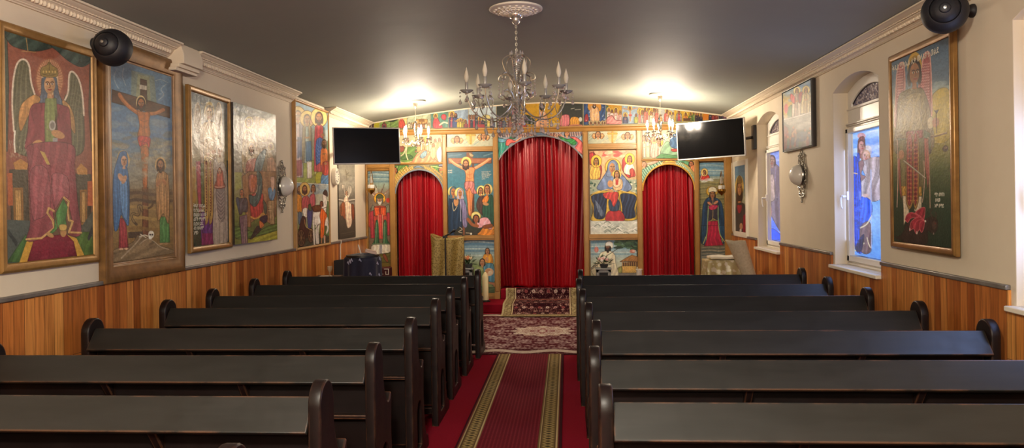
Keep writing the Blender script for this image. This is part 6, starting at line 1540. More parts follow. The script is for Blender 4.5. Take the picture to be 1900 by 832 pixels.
c.b('8c8898', [(270, 10), (420, -20), (430, 260), (262, 280), (268, 150), (300, 110)], 1, (4, .4, .3)); c.b('7c6068', [(245, 30), (272, -10), (290, 20), (270, 90), (300, 110), (262, 140)], 1); c.b('163cb4', [(206, -20), (240, -20), (265, 130), (270, 260), (265, 480), (280, 660), (225, 640), (210, 400), (205, 150)], 1, (7, .5, .1)); c.l('c8b088', 7, [(205, 82), (240, 90)]); c.b('2454d8', [(262, 270), (340, 290), (345, 400), (300, 480), (262, 480)], 1, (5, .3, .2)); c.b('5c4c58', [(262, 490), (320, 440), (345, 500), (340, 660), (270, 660)], 1, (4, .25, .2)); c.l('c8c4b0', 8, [(262, 488), (310, 460), (345, 400)]); c.l('c0b8a0', 8, [(225, 655), (262, 630), (290, 600)]); c.l('b8b0a0', 7, [(312, 560), (322, 600), (335, 630)]); c.b('141c48', [(225, 640), (262, 560), (290, 540), (270, 660)], 1, (5, .5, 0))
c.clouds(['1c3494', '3c64e0'], 215, 275, 250, 620, 26, 14, .5)
c.e('b8a0a0', 300, 250, 22, 14); c.b('8aa8c8', [(170, 370), (190, 360), (200, 430), (175, 440)], 1, None, None, .5); c.l('9cb4f0', 5, [(340, 60), (345, 640)], 0)
c.grain(.08)
cs.append((c, None))
c = Cv(1405, 280, 1470, 455, 33)
c.g((280, '6c84d0'), (340, '5a6cb0'), (420, '4c6cd8'), (455, '3c70e8')); c.F(1380, 180, 2.771)
c.clouds(['8a9cd8', '4a58a0', '9ca8d0'], 90, 230, 310, 700, 24, 24, .45); c.b('5a5468', [(120, 420), (135, 350), (165, 345), (200, 420), (220, 720), (120, 560)], 1, (5, .25, .1)); c.h(145, 330, 24, '7c6468', '3c3440', k=.7); c.b('8a7c80', [(122, 440), (150, 400), (160, 520), (130, 530)], 1, (4, .25, 0)); c.b('b08080', [(115, 570), (140, 560), (142, 620), (118, 640)], 1, None, None, .6); c.b('1c50e8', [(120, 690), (155, 680), (200, 730), (110, 730)], 1)
c.grain(.08)
cs.append((c, None))
for (root, ya, yb, z0, z1), (cv, qd) in zip(WIN_GLASS, cs):
    X = .02
    nu, nv = 70, 190
    uu, vv = np.meshgrid(np.linspace(yb, ya, nu), np.linspace(z1, z0, nv))
    P = np.stack([np.full_like(uu, X), uu, vv], -1)
    L = root.location
    quad = [proj((L.x + X, L.y + a, L.z + b)) for a, b in ((yb, z1), (ya, z1), (ya, z0), (yb, z0))]
    o = painted('pane', cv, quad, P, FILM, root, .7, .006, (1, 0, 0), '8090b0')
# ------------------------------------------------------------------ lamps
CHROME = mat('polished_chrome', 'e8e2d6', .22, metal=.75)
BRASSC = mat('silvered_brass', 'c8bda8', .28, metal=.75)
GLASS = mat('clear_crystal', 'fbf8f2', .04, trans=.68, ior=1.52, spec=.8)
BULB = mat('unlit_frosted_bulb', 'f4ead4', .15, trans=.25, ior=1.3)
LIT = mat('lit_candle_bulb', 'fff0d0', .3, emit=('ffecd2', 800.))
SLEEVE = mat('candle_sleeve', 'd8d4cc', .3, metal=.6)
def bulb_prof(s=1.): return [(.006 * s, 0), (.010 * s, .004 * s), (.0165 * s, .028 * s), (.0175 * s, .042 * s), (.014 * s, .062 * s), (.008 * s, .084 * s), (.0035 * s, .100 * s), (.0005, .110 * s)]
def strand(mb, x, y, z, L, drop=.05):
    n = max(1, int((L - drop) / .022)); step = (L - drop) / n
    for k in range(n):
        mb.ball((x, y, z - step * (k + .5)), .0085, 6, 4)
    zt = z - L + drop
    mb.lathe([(.0005, zt), (.004, zt - drop * .25), (.0145, zt - drop * .68), (.0115, zt - drop * .88), (.0005, zt - drop)], 6, (x, y, 0), cap=False)
# large chandelier -------------------------------------------------------
m0 = bp(957, 20, 'z', 3.17)
CXX = m0.x; CYY = m0.y; CZZ = ceil_z(CXX)
STUC2 = mat('white_plaster_rose', 'eee4d2', .55)
mb = MB()
mb.lathe([(.215, 0), (.215, -.012), (.20, -.02), (.19, -.017), (.182, -.022), (.15, -.026), (.145, -.034), (.12, -.036), (.075, -.032), (.07, -.046), (.05, -.052), (.0005, -.052)], 56)
for k in range(20):
    a = 2 * PI * k / 20
    mb.ball((.107 * math.cos(a), .107 * math.sin(a), -.036), 1, 8, 5, .020, .020, .012)
    mb.ball((.166 * math.cos(a + .1), .166 * math.sin(a + .1), -.025), 1, 8, 5, .014, .014, .008)
    mb.tube([(.055 * math.cos(a), .055 * math.sin(a), -.047), (.08 * math.cos(a), .08 * math.sin(a), -.046), (.135 * math.cos(a + .05), .135 * math.sin(a + .05), -.036)], .006, 6)
o = mb.build('ceiling_rose', STUC2, None, smooth=50); o.location = (CXX, CYY, CZZ)
tag(o, 'ornate white plaster ceiling rose above the large crystal chandelier', 'ceiling rose')
S = (CYY) / 1400.0        # metres per px at its distance
ch = tag(empty('chandelier', (CXX, CYY, CZZ - .05)), 'large unlit crystal chandelier with eight candle bulbs in the middle of the room', 'chandelier')
MB().lathe([(.058, 0), (.058, -.008), (.045, -.03), (.03, -.036), (.028, -.05), (.034, -.056), (.022, -.075), (.006, -.085)], 28).build('canopy', CHROME, ch)
zz = -.085
ck = MB(); top = -.085; bot = -.30; n = 9
for k in range(n):
    z = top + (bot - top) * (k + .5) / n; h = (top - bot) / n * .62
    a = k % 2 * PI / 2
    ck.tube([(math.cos(t) * .007 * math.cos(a), math.cos(t) * .007 * math.sin(a), z + math.sin(t) * h) for t in np.linspace(0, 2 * PI, 11)[:-1]], .0022, 5, True)
ck.build('chain', BRASSC, ch)
# column
MB().lathe([(.004, -.30), (.012, -.31), (.05, -.325), (.056, -.335), (.03, -.35), (.018, -.37), (.012, -.40), (.011, -.43), (.016, -.44), (.011, -.46), (.010, -.56), (.02, -.575), (.012, -.59), (.011, -.66), (.028, -.675), (.040, -.69), (.042, -.705), (.03, -.72), (.02, -.735), (.006, -.76)], 20).build('column', CHROME, ch)
def ring_curve(pts, ang): return [(r * math.cos(ang), r * math.sin(ang), z) for r, z in pts]
phi0 = -PI / 2 - math.radians(33)
for k in range(6):
    a = 2 * PI * k / 6 + .3
    MB().tube(spline(ring_curve([(.02, -.34), (.075, -.335), (.115, -.375), (.095, -.45), (.04, -.53), (.025, -.60), (.03, -.67)], a), 6), .0042, 6).build('upper_scroll', BRASSC, ch)
    MB().tube(spline(ring_curve([(.02, -.56), (.05, -.50), (.10, -.475), (.145, -.49), (.155, -.525), (.125, -.535), (.12, -.51)], a + .5), 6), .005, 6).build('middle_scroll', BRASSC, ch)
    MB().tube(spline(ring_curve([(.03, -.69), (.05, -.64), (.09, -.61), (.135, -.63), (.14, -.665), (.11, -.68), (.098, -.655)], a + .5), 6), .005, 6).build('lower_scroll', BRASSC, ch)
    sm = MB(); strand(sm, .15 * math.cos(a + .5), .15 * math.sin(a + .5), -.53, .14, .06); sm.build('crystal_strand', GLASS, ch, smooth=20)
for k in range(8):
    a = phi0 + 2 * PI * k / 8
    arm = MB().tube(spline(ring_curve([(.035, -.70), (.075, -.77), (.16, -.835), (.26, -.84), (.345, -.79), (.392, -.70), (.405, -.635)], a), 7), .0052, 8).build('arm', CHROME if k % 2 else BRASSC, ch)
    cx, cy = .405 * math.cos(a), .405 * math.sin(a)
    MB().tube(spline(ring_curve([(.33, -.80), (.31, -.73), (.335, -.69), (.365, -.705), (.355, -.735)], a), 6), .004, 6).build('arm_scroll', BRASSC, arm)
    MB().lathe([(.008, -.64), (.03, -.632), (.052, -.618), (.055, -.612), (.03, -.622), (.010, -.622)], 20, (cx, cy, 0)).build('drip_pan', GLASS, arm)
    MB().lathe([(.014, -.625), (.012, -.60), (.0125, -.555), (.009, -.55)], 14, (cx, cy, 0)).build('candle_sleeve', SLEEVE, arm)
    MB().lathe([(r, z - .55) for r, z in bulb_prof(1.12)], 14, (cx, cy, 0)).build('bulb', BULB, arm)
    for j in range(4):
        b = 2 * PI * j / 4 + a
        sm = MB(); strand(sm, cx + .052 * math.cos(b), cy + .052 * math.sin(b), -.618, .085 if j % 2 else .11, .05)
        sm.build('crystal_strand', GLASS, arm, smooth=20)
    for r, z, L in ((.25, -.845, .13), (.14, -.83, .15), (.33, -.81, .12)):
        sm = MB(); strand(sm, r * math.cos(a), r * math.sin(a), z, L, .06); sm.build('crystal_strand', GLASS, ch, smooth=20)
    # bead swag from column crown to the scrolls
    sw = MB()
    for t in np.linspace(0, 1, 12):
        r = .045 + .0 * t; z = -.345 - .19 * t
        sw.ball(((.05 - .03 * math.sin(t * PI)) * math.cos(a), (.05 - .03 * math.sin(t * PI)) * math.sin(a), z), .0065, 6, 4)
    sw.build('bead_swag', GLASS, ch, smooth=20)
for k in range(10):
    a = 2 * PI * k / 10
    r = .03 + .045 * (k % 2)
    sm = MB(); strand(sm, r * math.cos(a), r * math.sin(a), -.745 + (.03 if k % 2 else 0), .19 - .05 * (k % 2), .06); sm.build('crystal_strand', GLASS, ch, smooth=20)
sm = MB(); strand(sm, 0, 0, -.76, .22, .07); sm.build('crystal_strand', GLASS, ch, smooth=20)
for k in range(8):
    a = 2 * PI * k / 8
    MB().lathe([(.0005, .0), (.008, .012), (.006, .03), (.0005, .042)], 6, (.05 * math.cos(a), .05 * math.sin(a), -.335), cap=False).build('crown_drop', GLASS, ch, smooth=20)

CLEAR = mat('clear_glass', 'ffffff', .0, trans=1., ior=1.5)
# two small lit chandeliers ------------------------------------------------
def small_chandelier(x, y, label):
    z = ceil_z(x)
    r = MB().lathe([(.145, .006), (.145, -.006), (.125, -.012), (.11, -.010), (.06, -.016), (.0005, -.018)], 36).build('ceiling_disc', STUC2, None)
    r.location = (x, y, z - .002); tag(r, 'thin white ceiling disc above the ' + label[1], 'ceiling disc')
    root = tag(empty('small_chandelier', (x, y, z - .02)), label[0], 'chandelier', 'small lit chandeliers before the altar')
    MB().lathe([(.035, 0), (.035, -.01), (.022, -.06), (.015, -.065), (.0055, -.08)], 20).build('canopy', BRASSC, root)
    MB().tube([(0, 0, -.07), (0, 0, -.27)], .005, 8).build('rod', BRASSC, root)
    MB().lathe([(.006, -.25), (.03, -.262), (.012, -.28), (.028, -.31), (.036, -.36), (.022, -.42), (.014, -.45), (.03, -.47), (.014, -.49), (.01, -.56)], 12).build('glass_column', CLEAR, root, smooth=25)
    MB().lathe([(.006, -.54), (.03, -.555), (.036, -.575), (.03, -.592), (.006, -.60)], 18).build('hub', BRASSC, root)
    for k in range(5):
        a = 2 * PI * k / 5 - PI / 2 + .62
        cx, cy = .18 * math.cos(a), .18 * math.sin(a)
        arm = MB().tube(spline(ring_curve([(.03, -.575), (.065, -.535), (.10, -.575), (.145, -.59), (.178, -.55), (.18, -.51)], a), 6), .005, 6).build('arm', BRASSC, root)
        MB().lathe([(.005, -.515), (.034, -.50), (.036, -.495), (.006, -.502)], 14, (cx, cy, 0)).build('drip_pan', CLEAR, arm)
        MB().lathe([(.0095, -.505), (.009, -.43), (.006, -.428)], 12, (cx, cy, 0)).build('candle_sleeve', SLEEVE, arm)
        MB().lathe([(q_, w_ - .428) for q_, w_ in bulb_prof(.95)], 14, (cx, cy, 0)).build('bulb', LIT, arm)
        for j in range(3):
            b = a + 2 * PI * j / 3; sm = MB(); strand(sm, cx + .034 * math.cos(b), cy + .034 * math.sin(b), -.50, .07, .04); sm.build('crystal_drop', CLEAR, arm, smooth=20)
    sm = MB(); strand(sm, 0, 0, -.60, .10, .045); sm.build('crystal_drop', CLEAR, root, smooth=20)
    for j in range(5):
        sm = MB(); strand(sm, .06 * math.cos(j * 1.257), .06 * math.sin(j * 1.257), -.545, .07, .04); sm.build('crystal_drop', CLEAR, root, smooth=20)
    return root
pl_ = bp(770.5, 190, 'y', 10.45); pr_ = bp(1224.5, 180, 'y', 10.45)
small_chandelier(pl_.x, pl_.y, ('small lit chandelier with five glowing bulbs beside the left television', 'left lit chandelier'))
small_chandelier(pr_.x, pr_.y, ('small lit chandelier with five glowing bulbs beside the right television', 'right lit chandelier'))
print('chand', pl_, pr_, ceil_z(pl_.x), ceil_z(pr_.x))

def flipy(mb, k):
    mb.v[k:] = [(x, -y, z) for x, y, z in mb.v[k:]]; return mb
# wall lamps ----------------------------------------------------------------
FILI = mat('silver_filigree', '9a948a', .3, metal=.8)
OPAL = mat('white_opal_shade', 'e2dbd0', .25)
def sconce(side, px, py, label):
    X = XL if side == 'L' else XR
    p = bp(px, py, 'x', X)
    root = tag(empty('wall_lamp', p, PI / 2 if side == 'L' else -PI / 2), label, 'wall lamp', 'wall lamps')
    fb = MB(); rs = random.Random(4)
    def sp(cx, cz, r, a0, turns, s=1):
        return [(cx + r * (1 - .72 * t) * math.cos(a0 + s * turns * 2 * PI * t), -.016, cz + r * (1 - .72 * t) * math.sin(a0 + s * turns * 2 * PI * t)) for t in np.linspace(0, 1, 16)]
    for sx in (-1, 1):
        for cx, cz, r, a0 in ((.06, .15, .045, 2), (.035, .21, .03, 1), (.10, .08, .04, 1.5), (.125, .0, .042, 0), (.10, -.09, .042, 4), (.06, -.16, .042, 4), (.03, -.22, .03, 5), (.14, .06, .025, 3), (.14, -.06, .025, 2), (.08, .2, .022, 0), (.07, -.21, .022, 3)):
            fb.tube([(sx * x, y, z) for x, y, z in sp(cx, cz, r, a0, 1.25)], .0055, 6)
        fb.tube(spline([(sx * .005, -.014, .27), (sx * .06, -.014, .22), (sx * .12, -.014, .11), (sx * .15, -.014, 0), (sx * .12, -.014, -.12), (sx * .05, -.014, -.22), (sx * .003, -.014, -.28)], 6), .005, 6)
    fb.ball((0, -.016, .275), .016, 8, 6); fb.ball((0, -.016, -.285), .013, 8, 6)
    n0 = len(fb.v); fb.lathe([(.11, .0), (.11, .012), (.095, .02), (.02, .022)], 24, axis='y'); flipy(fb, n0)
    fb.build('filigree_plate', FILI, root)
    g = MB(); k = len(g.v)
    g.lathe([(.105, .03), (.112, .04), (.110, .06), (.098, .09), (.075, .118), (.045, .135), (.0005, .142)], 32, axis='y', cap=False); flipy(g, 0)
    g.build('shade', OPAL, root, smooth=60)
    flipy(MB().lathe([(.112, .022), (.116, .03), (.112, .042), (.105, .04)], 32, axis='y', cap=False), 0).build('shade_ring', FILI, root)
    return root
sconce('L', 521, 346, 'filigree wall lamp with white domed shade beside the unframed canvas on the left wall')
sconce('R', 1490, 325, 'filigree wall lamp with white domed shade below the small print on the right wall')

# ------------------------------------------------------------------ televisions
SCREENM = mat('dark_glossy_screen', '0b0b0c', .16, spec=.35)
BEZEL = mat('silver_grey_bezel', 'd0ccc6', .35, metal=.2)
BLK = mat('black_plastic', '141314', .4)
def tv(TL, TR, BR, BL, ya, yb, label, side):
    """corners as photographed; ya, yb: distance of the left and right edge"""
    a = bp(*TL, 'y', ya); b = bp(*TR, 'y', yb); c = bp(*BR, 'y', yb); d = bp(*BL, 'y', ya)
    ctr = (a + b + c + d) / 4
    xa = ((b - a) + (c - d)).normalized(); za = ((a - d) + (b - c)).normalized()
    ya_ = za.cross(xa).normalized(); za = xa.cross(ya_)
    w = ((b - a).length + (c - d).length) / 2; h = ((a - d).length + (b - c).length) / 2
    root = empty('television', ctr); root.rotation_euler = Matrix((xa, ya_, za)).transposed().to_euler()
    tag(root, label, 'television', 'televisions beside the altar')
    bz = MB(); t = .012
    for x0, z0, x1, z1 in ((-w / 2, -h / 2, w / 2, -h / 2 + t * 1.5), (-w / 2, h / 2 - t, w / 2, h / 2), (-w / 2, -h / 2, -w / 2 + t, h / 2), (w / 2 - t, -h / 2, w / 2, h / 2)):
        bz.box(x0, -.022, z0, x1, .02, z1)
    bz.build('bezel', BEZEL, root, bevel=.003)
    MB().box(-w / 2 + .01, -.014, -h / 2 + .01, w / 2 - .01, .0, h / 2 - .01).build('screen', SCREENM, root, smooth=0)
    MB().box(-w / 2 + .02, .0, -h / 2 + .02, w / 2 - .02, .035, h / 2 - .02).box(-w * .32, .03, -h * .36, w * .32, .06, h * .3).build('back_shell', BLK, root, bevel=.006)
    # arm back to the side wall
    R = root.rotation_euler.to_matrix(); X = XL if side == 'L' else XR
    loc = R.transposed()
    wallp = Vector((X, ctr.y + (.35 if side == 'L' else -.22), ctr.z)); wl = loc @ (wallp - ctr)
    el = loc @ (Vector(((X + ctr.x) / 2 + (.12 if side == 'R' else -.12), ctr.y + (.36 if side == 'L' else .1), ctr.z)) - ctr)
    arm = MB().tube([(0, .06, 0), tuple(el), tuple(wl + loc @ Vector((.04 if side == 'L' else -.04, 0, 0)))], .02, 8)
    arm.build('wall_arm', BLK, root)
    pb = MB().box(-.02, -.06, -.16, .02, .06, .16)
    o = pb.build('wall_plate', BLK, root, bevel=.004); o.matrix_local = Matrix.Translation(wl) @ loc.to_4x4() @ Matrix.Translation((.02 if side == 'L' else -.02, 0, 0))
    return root, w, h
tvL = tv((617.5, 236.5), (741.5, 238), (741, 304.5), (618, 306), 9.7, 10.15, 'wall-mounted black television at the left, hung over the grey poster', 'L')
tvR = tv((1254.6, 230.5), (1380, 217.5), (1385.5, 289), (1259.3, 298.6), 10.75, 10.2, 'wall-mounted black television at the right, tilted beside the right wall', 'R')
print('tv', tvL[1:], tvR[1:])

# ------------------------------------------------------------------ round loudspeakers
SPK = mat('matt_black_speaker_shell', '17161a', .55, bump=(300, .2, .001))
SPK2 = mat('dark_speaker_grille', '221f20', .6, bump=(600, .5, .002))
SCREW = mat('bright_screw', 'c8c8c4', .2, metal=1.)
def speaker(side, pctr, X, pplate, r, label, aim):
    XW = XL if side == 'L' else XR; s = 1 if side == 'L' else -1
    c = bp(*pctr, 'x', X); w = bp(*pplate, 'x', XW)
    root = tag(empty('round_loudspeaker', c), label, 'loudspeaker', 'round loudspeakers high on the side walls')
    d = Vector(aim).normalized()                      # direction of the shell's back
    rot = Vector((0, 0, 1)).rotation_difference(d).to_matrix().to_4x4()
    b = MB().lathe([(.0005, -.055), (r * .75, -.055), (r * .97, -.04), (r, -.02), (r, .012), (r * .97, .03), (r * .86, .055), (r * .70, .075), (r * .66, .077), (r * .64, .066), (r * .58, .085), (r * .4, .10), (r * .25, .106), (r * .22, .116), (r * .16, .12), (.0005, .12)], 48)
    b.xform(rot); b.build('shell', SPK, root, smooth=35)
    g = MB().lathe([(r * .72, -.056), (r * .6, -.068), (r * .3, -.078), (.0005, -.08)], 40, cap=False); g.xform(rot); g.build('grille', SPK2, root, smooth=50)
    k = MB().lathe([(.009, .12), (.009, .127), (.0005, .128)], 10); k.xform(rot); k.build('bolt', SCREW, root)
    wl = w - c
    tip = d * .11
    ar = MB().tube(spline([tuple(tip), tuple(tip * .6 + wl * .45 + Vector((0, 0, -.0))), tuple(wl + Vector((s * .05, 0, 0)))], 6), [.022] * 4 + [.018] * 5 + [.02] * 4, 10)
    ar.build('arm', SPK, root)
    pm = MB().lathe([(.042, 0), (.042, .012), (.034, .028), (.022, .045), (.02, .06)], 24, axis='x')
    pm.v = [(s * x + wl.x, y + wl.y, z + wl.z) for x, y, z in pm.v]
    pm.build('wall_plate', SPK, root)
    return root
speaker('L', (208, 88), XL + .26, (174, 82), .119, 'round black loudspeaker on a bracket above the crucifixion painting, left wall', (.1, -1, .1))
speaker('R', (1753, 22), XR - .24, (1806, 20), .128, 'round black loudspeaker on a bracket above the winged angel, right wall', (-.42, -.9, .02))

# ------------------------------------------------------------------ small things on the walls
p = bp(619, 328, 'x', XL)
ck = tag(empty('wall_dial', p, PI / 2), 'round white wall dial with dark marks beside the left television', 'clock')
flipy(MB().lathe([(.115, .0), (.118, .03), (.11, .055), (.098, .06), (.095, .05), (.0005, .048)], 40, axis='y'), 0).build('case', WHITE, ck, smooth=40)
mk = MB()
for k in range(12):
    a = k * PI / 6; n_ = len(mk.v); mk.box(-.006, -.0515, .058, .006, -.048, .08); mk.xform(Matrix.Rotation(a, 4, 'Y'), n_)
mk.build('dial_marks', BLK, ck, smooth=0)
a = bp(627, 312, 'x', XL + .008); b = bp(629, 476, 'x', XL + .008)
tag(MB().tube([(XL + .008, a.y, a.z + .05), (XL + .008, a.y, zl + .01), (XL + .04, a.y, zl + .005), (XL + .04, a.y, zl - .035), (XL + .026, a.y, zl - .05), (XL + .026, a.y, .85)], .007, 8).build('cable', WHITE), 'white cable running down the left wall below the television', 'cable')
a = bp(1358, 300, 'x', XR - .01)
tag(MB().tube([(XR - .012, a.y, a.z - .02), (XR - .012, a.y, a.z - .5), (XR - .012, a.y, zr + .03)], .006, 8).build('cable', WHITE), 'white cable running down the right wall behind the right television', 'cable')

# hanging oil lamps on the outer posts
BRASS = mat('aged_brass', '9c7434', .28, metal=.9)
def oil_lamp(px, py, side, label):
    y = D - .26
    p = bp(px, py, 'y', y)
    root = tag(empty('oil_lamp', p), label, 'oil lamp', 'oil lamps on the outer screen posts')
    MB().lathe([(.0005, -.09), (.012, -.085), (.018, -.07), (.05, -.05), (.062, -.02), (.060, .0), (.066, .004), (.05, .008)], 22).build('brass_bowl', BRASS, root, smooth=50)
    MB().lathe([(.045, .0), (.052, .03), (.05, .06), (.046, .062)], 20).build('glass_cup', OPAL, root, smooth=50)
    MB().lathe([(.018, .062), (.012, .075), (.012, .10)], 12).build('burner', BRASS, root)
    MB().lathe([(.02, .085), (.028, .11), (.018, .15), (.014, .19)], 14, cap=False).build('glass_chimney', GLASS, root, smooth=50)
    for k in range(3):
        an = k * 2.094 + .5
        MB().tube([(.06 * math.cos(an), .06 * math.sin(an), .0), (.012 * math.cos(an), .012 * math.sin(an), .25)], .0022, 5).build('chain', BRASS, root)
    s = -1 if side == 'L' else 1
    MB().tube(spline([(0, 0, .25), (0, .02, .27), (s * .02, .12, .27), (s * .03, .205, .2), (s * .03, .205, .05)], 5), .006, 6).build('bracket', BRASS, root)
    return root
oil_lamp(688.5, 350.5, 'L', 'small brass oil lamp with white cup before the left saint panel')
oil_lamp(1339, 352, 'R', 'small brass oil lamp with white cup before the blue-cloaked panel')

# ------------------------------------------------------------------ things before the altar
WAX = mat('cream_wax', 'e8d6a4', .45, spec=.4)
y = 11.4
p = bp(901, 562, 'y', y)
cd = tag(empty('pillar_candle', (p.x, y, STAGE)), 'tall cream pillar candle on a black base, standing on the platform edge', 'candle')
MB().lathe([(.075, 0), (.075, .012), (.055, .02), (.05, .028)], 28).build('base', BLK, cd)
hz = bp(901, 512, 'y', y).z - STAGE; ht = bp(901, 505, 'y', y).z - STAGE
MB().lathe([(.047, .026), (.047, hz - .005), (.044, hz), (.014, ht - .006), (.006, ht), (.0005, ht)], 28).build('wax_column', WAX, cd, smooth=40)
MB().tube([(0, 0, ht), (.001, 0, ht + .012)], .0016, 5).build('wick', BLK, cd)

# gold brocade cloth on a folding stand
def brocade(name, c1, c2, c3, sc):
    m = bpy.data.materials.new(name); m.use_nodes = True; t = NT(m); p = t.n['Principled BSDF']
    tc = t.new('ShaderNodeTexCoord'); vo = t.new('ShaderNodeTexVoronoi'); setin(vo, Scale=sc); no = t.new('ShaderNodeTexNoise'); setin(no, Scale=sc * .9, Detail=3.)
    t.link(tc.outputs['Object'], vo.inputs['Vector']); t.link(tc.outputs['Object'], no.inputs['Vector'])
    ad = t.new('ShaderNodeMath', operation='ADD'); t.link(vo.outputs['Distance'], ad.inputs[0]); t.link(no.outputs['Fac'], ad.inputs[1])
    r = t.new('ShaderNodeValToRGB'); e = r.color_ramp.elements; e[0].position = .72; e[0].color = (*lin(c1), 1); e[1].position = 1.; e[1].color = (*lin(c3), 1); x = e.new(.86); x.color = (*lin(c2), 1)
    t.link(ad.outputs[0], r.inputs[0]); t.link(r.outputs[0], p.inputs['Base Color']); p.inputs['Roughness'].default_value = .42; p.inputs['Metallic'].default_value = .25
    return m
BROC = brocade('gold_brocade', '7a642e', '8a7238', 'a88f4e', 48.)
BROW = brocade('white_gold_brocade', 'd8cfb8', 'd2c8ac', 'b0a070', 16.)
yb = 10.9
a = bp(799, 436, 'y', yb); b = bp(861, 439, 'y', yb); mid = bp(829, 446, 'y', yb)
zt = (a.z + b.z) / 2
lec = tag(empty('folding_lectern', ((a.x + b.x) / 2, yb + .14, .0065)), 'slim lectern draped with gold brocade before the left curtain', 'lectern')
lx, ly = lec.location.x, lec.location.y
hw = (b.x - a.x) / 2
fr = MB()
for s in (-1, 1):
    fr.tube([(s * (hw - .03), .16, 0), (s * (hw - .02), -.13, a.z - .02)], .014, 8); fr.tube([(s * (hw - .05), -.18, 0), (s * (hw - .05), .12, a.z - .12)], .014, 8)
fr.build('legs', mat('dark_walnut', '3c2416', .4), lec)
rows = []
for j in range(40):
    v = j / 39
    row = []
    for i in range(44):
        u = i / 43; x = -hw + 2 * hw * u
        sag = -.055 * (1 - (2 * u - 1) ** 2) * max(0, 1 - v * 2.2)
        zz = (a.z * (1 - u) + b.z * u) + sag - v * 1.0
        yy = -.14 - .012 * math.sin(u * 17 + v * 2) * (.3 + v) - .010 * math.sin(u * 7 + 1) - .02 * math.sin(PI * u) * (1 - v)
        row.append((x * (1 - .13 * v * (1 if u > .5 else .9)) + .006 * math.sin(v * 9), yy, zz))
    rows.append(row)
MB().grid(rows).build('brocade_cloth', BROC, lec, smooth=180, solid=.006)
back = [[(x, .10, z) for x, y_, z in rows[0]], [(x, -.13, z + .004) for x, y_, z in rows[0]]]
MB().grid(back).build('cloth_top', BROC, lec, smooth=180, solid=.006)
# microphone stand in front of it
ym = 10.45
p = bp(826, 440, 'y', ym)
ms = tag(empty('microphone_stand', (p.x, ym, .0065)), 'thin black microphone stand in front of the gold brocade lectern', 'microphone stand')
MB().lathe([(.12, 0), (.12, .012), (.03, .03), (.012, .04)], 24).build('base', BLK, ms)
MB().tube([(0, 0, .03), (0, 0, p.z)], .011, 10).build('pole', BLK, ms)
MB().tube(spline([(-.03, .0, p.z - .03), (0, 0, p.z + .01), (.05, -.03, p.z + .03), (.09, -.05, p.z + .025)], 5), .008, 8).box(-.035, -.015, p.z - .02, .03, .015, p.z + .012).build('clip', BLK, ms)
MB().lathe([(.010, 0), (.012, .10), (.02, .11), (.022, .13), (.012, .15), (.0005, .152)], 14).xform(Matrix.Translation((.02, -.01, p.z + .01)) @ Matrix.Rotation(1.0, 4, 'Y')).build('microphone', BLK, ms)

# box pedestals with flowers
GREYB = mat('grey_painted_wood', '8c8c88', .5); GREYD = mat('dark_recess', '211f22', .6)
LEAFM = mat('dark_green_leaf', '2f4426', .5, var=(30, .6, '4a6038')); 
def pedestal(px0, px1, py, y, label):
    a = bp(px0, py, 'y', y); b = bp(px1, py, 'y', y); w = (b.x - a.x)
    r = tag(empty('flower_pedestal', ((a.x + b.x) / 2, y + w / 2, STAGE)), label, 'pedestal', 'grey pedestals below the flowers')
    h = a.z - STAGE; t = w * .2
    mb = MB().box(-w / 2, -w / 2 + .03, 0, w / 2, w / 2, h - .02)
    mb.build('body', GREYD, r)
    f = MB()
    for x0, z0, x1, z1 in ((-w / 2, 0, -w / 2 + t, h - .02), (w / 2 - t, 0, w / 2, h - .02), (-w / 2, h - .02 - t, w / 2, h - .02), (-w / 2, 0, w / 2, t)):
        f.box(x0, -w / 2, z0, x1, -w / 2 + .03, z1)
    f.box(-w / 2 + t * .55, -w / 2 - .006, t * .5, -w / 2 + t * .8, -w / 2, h - .02 - t * .5); f.box(w / 2 - t * .8, -w / 2 - .006, t * .5, w / 2 - t * .55, -w / 2, h - .02 - t * .5)
    f.build('face_frame', GREYB, r, bevel=.003)
    MB().box(-w / 2 - .012, -w / 2 - .012, h - .02, w / 2 + .012, w / 2, h).build('top', GREYB, r, bevel=.004)
    return r, h + STAGE, w
def flowers(x, y, z, W, H, cols, label, seed):
    rs = random.Random(seed)
    r = tag(empty('flower_arrangement', (x, y, z)), label, 'flowers', 'flower arrangements before the screen')
    MB().lathe([(.045, 0), (.06, .03), (.065, .06), (.05, .06)], 20).build('bowl', mat('dark_flower_bowl', '3a3a3c', .4), r)
    lf = MB()
    for k in range(90):
        a = rs.random() * 6.28; e = rs.random() * 1.3 + .05; R = W / 2 * (.45 + .55 * rs.random())
        d = Vector((math.cos(a) * math.sin(e + .3), math.sin(a) * math.sin(e + .3) * .55, math.cos(e + .2) * H / (W / 2) * .8))
        c = Vector((0, 0, .05)) + d * R
        t = Vector((-d.y, d.x, rs.random() - .5)).normalized() * .014; l = d.normalized() * .035
        lf.add([c - l, c + t * .8, c + l * 1.2, c - t * .8 + Vector((0, 0, .004))], [(0, 1, 2, 3)])
    lf.build('leaves', LEAFM, r, smooth=0)
    for k, (col, n) in enumerate(cols):
        M_ = mat('petal_' + col, col, .5)
        for i in range(n):
            a = rs.random() * 6.28; e = rs.random() * .95
            c = Vector((math.cos(a) * math.sin(e) * W * .40, -abs(math.sin(a)) * math.sin(e) * W * .28 - .01, .07 + math.cos(e) * H * .55 * (.7 + .3 * rs.random())))
            fm = MB()
            for j in range(7):
                b = j * 6.283 / 7
                fm.ball((c.x + .013 * math.cos(b), c.y - .004, c.z + .013 * math.sin(b)), 1, 6, 4, .011, .008, .011)
            fm.ball((c.x, c.y - .010, c.z), .011, 6, 4)
            fm.build('bloom', M_, r, smooth=60)
    return r
yq = 11.42
r1, h1, w1 = pedestal(1106.5, 1133.5, 498.5, yq, 'grey framed pedestal with a dark recess, below the white flowers')
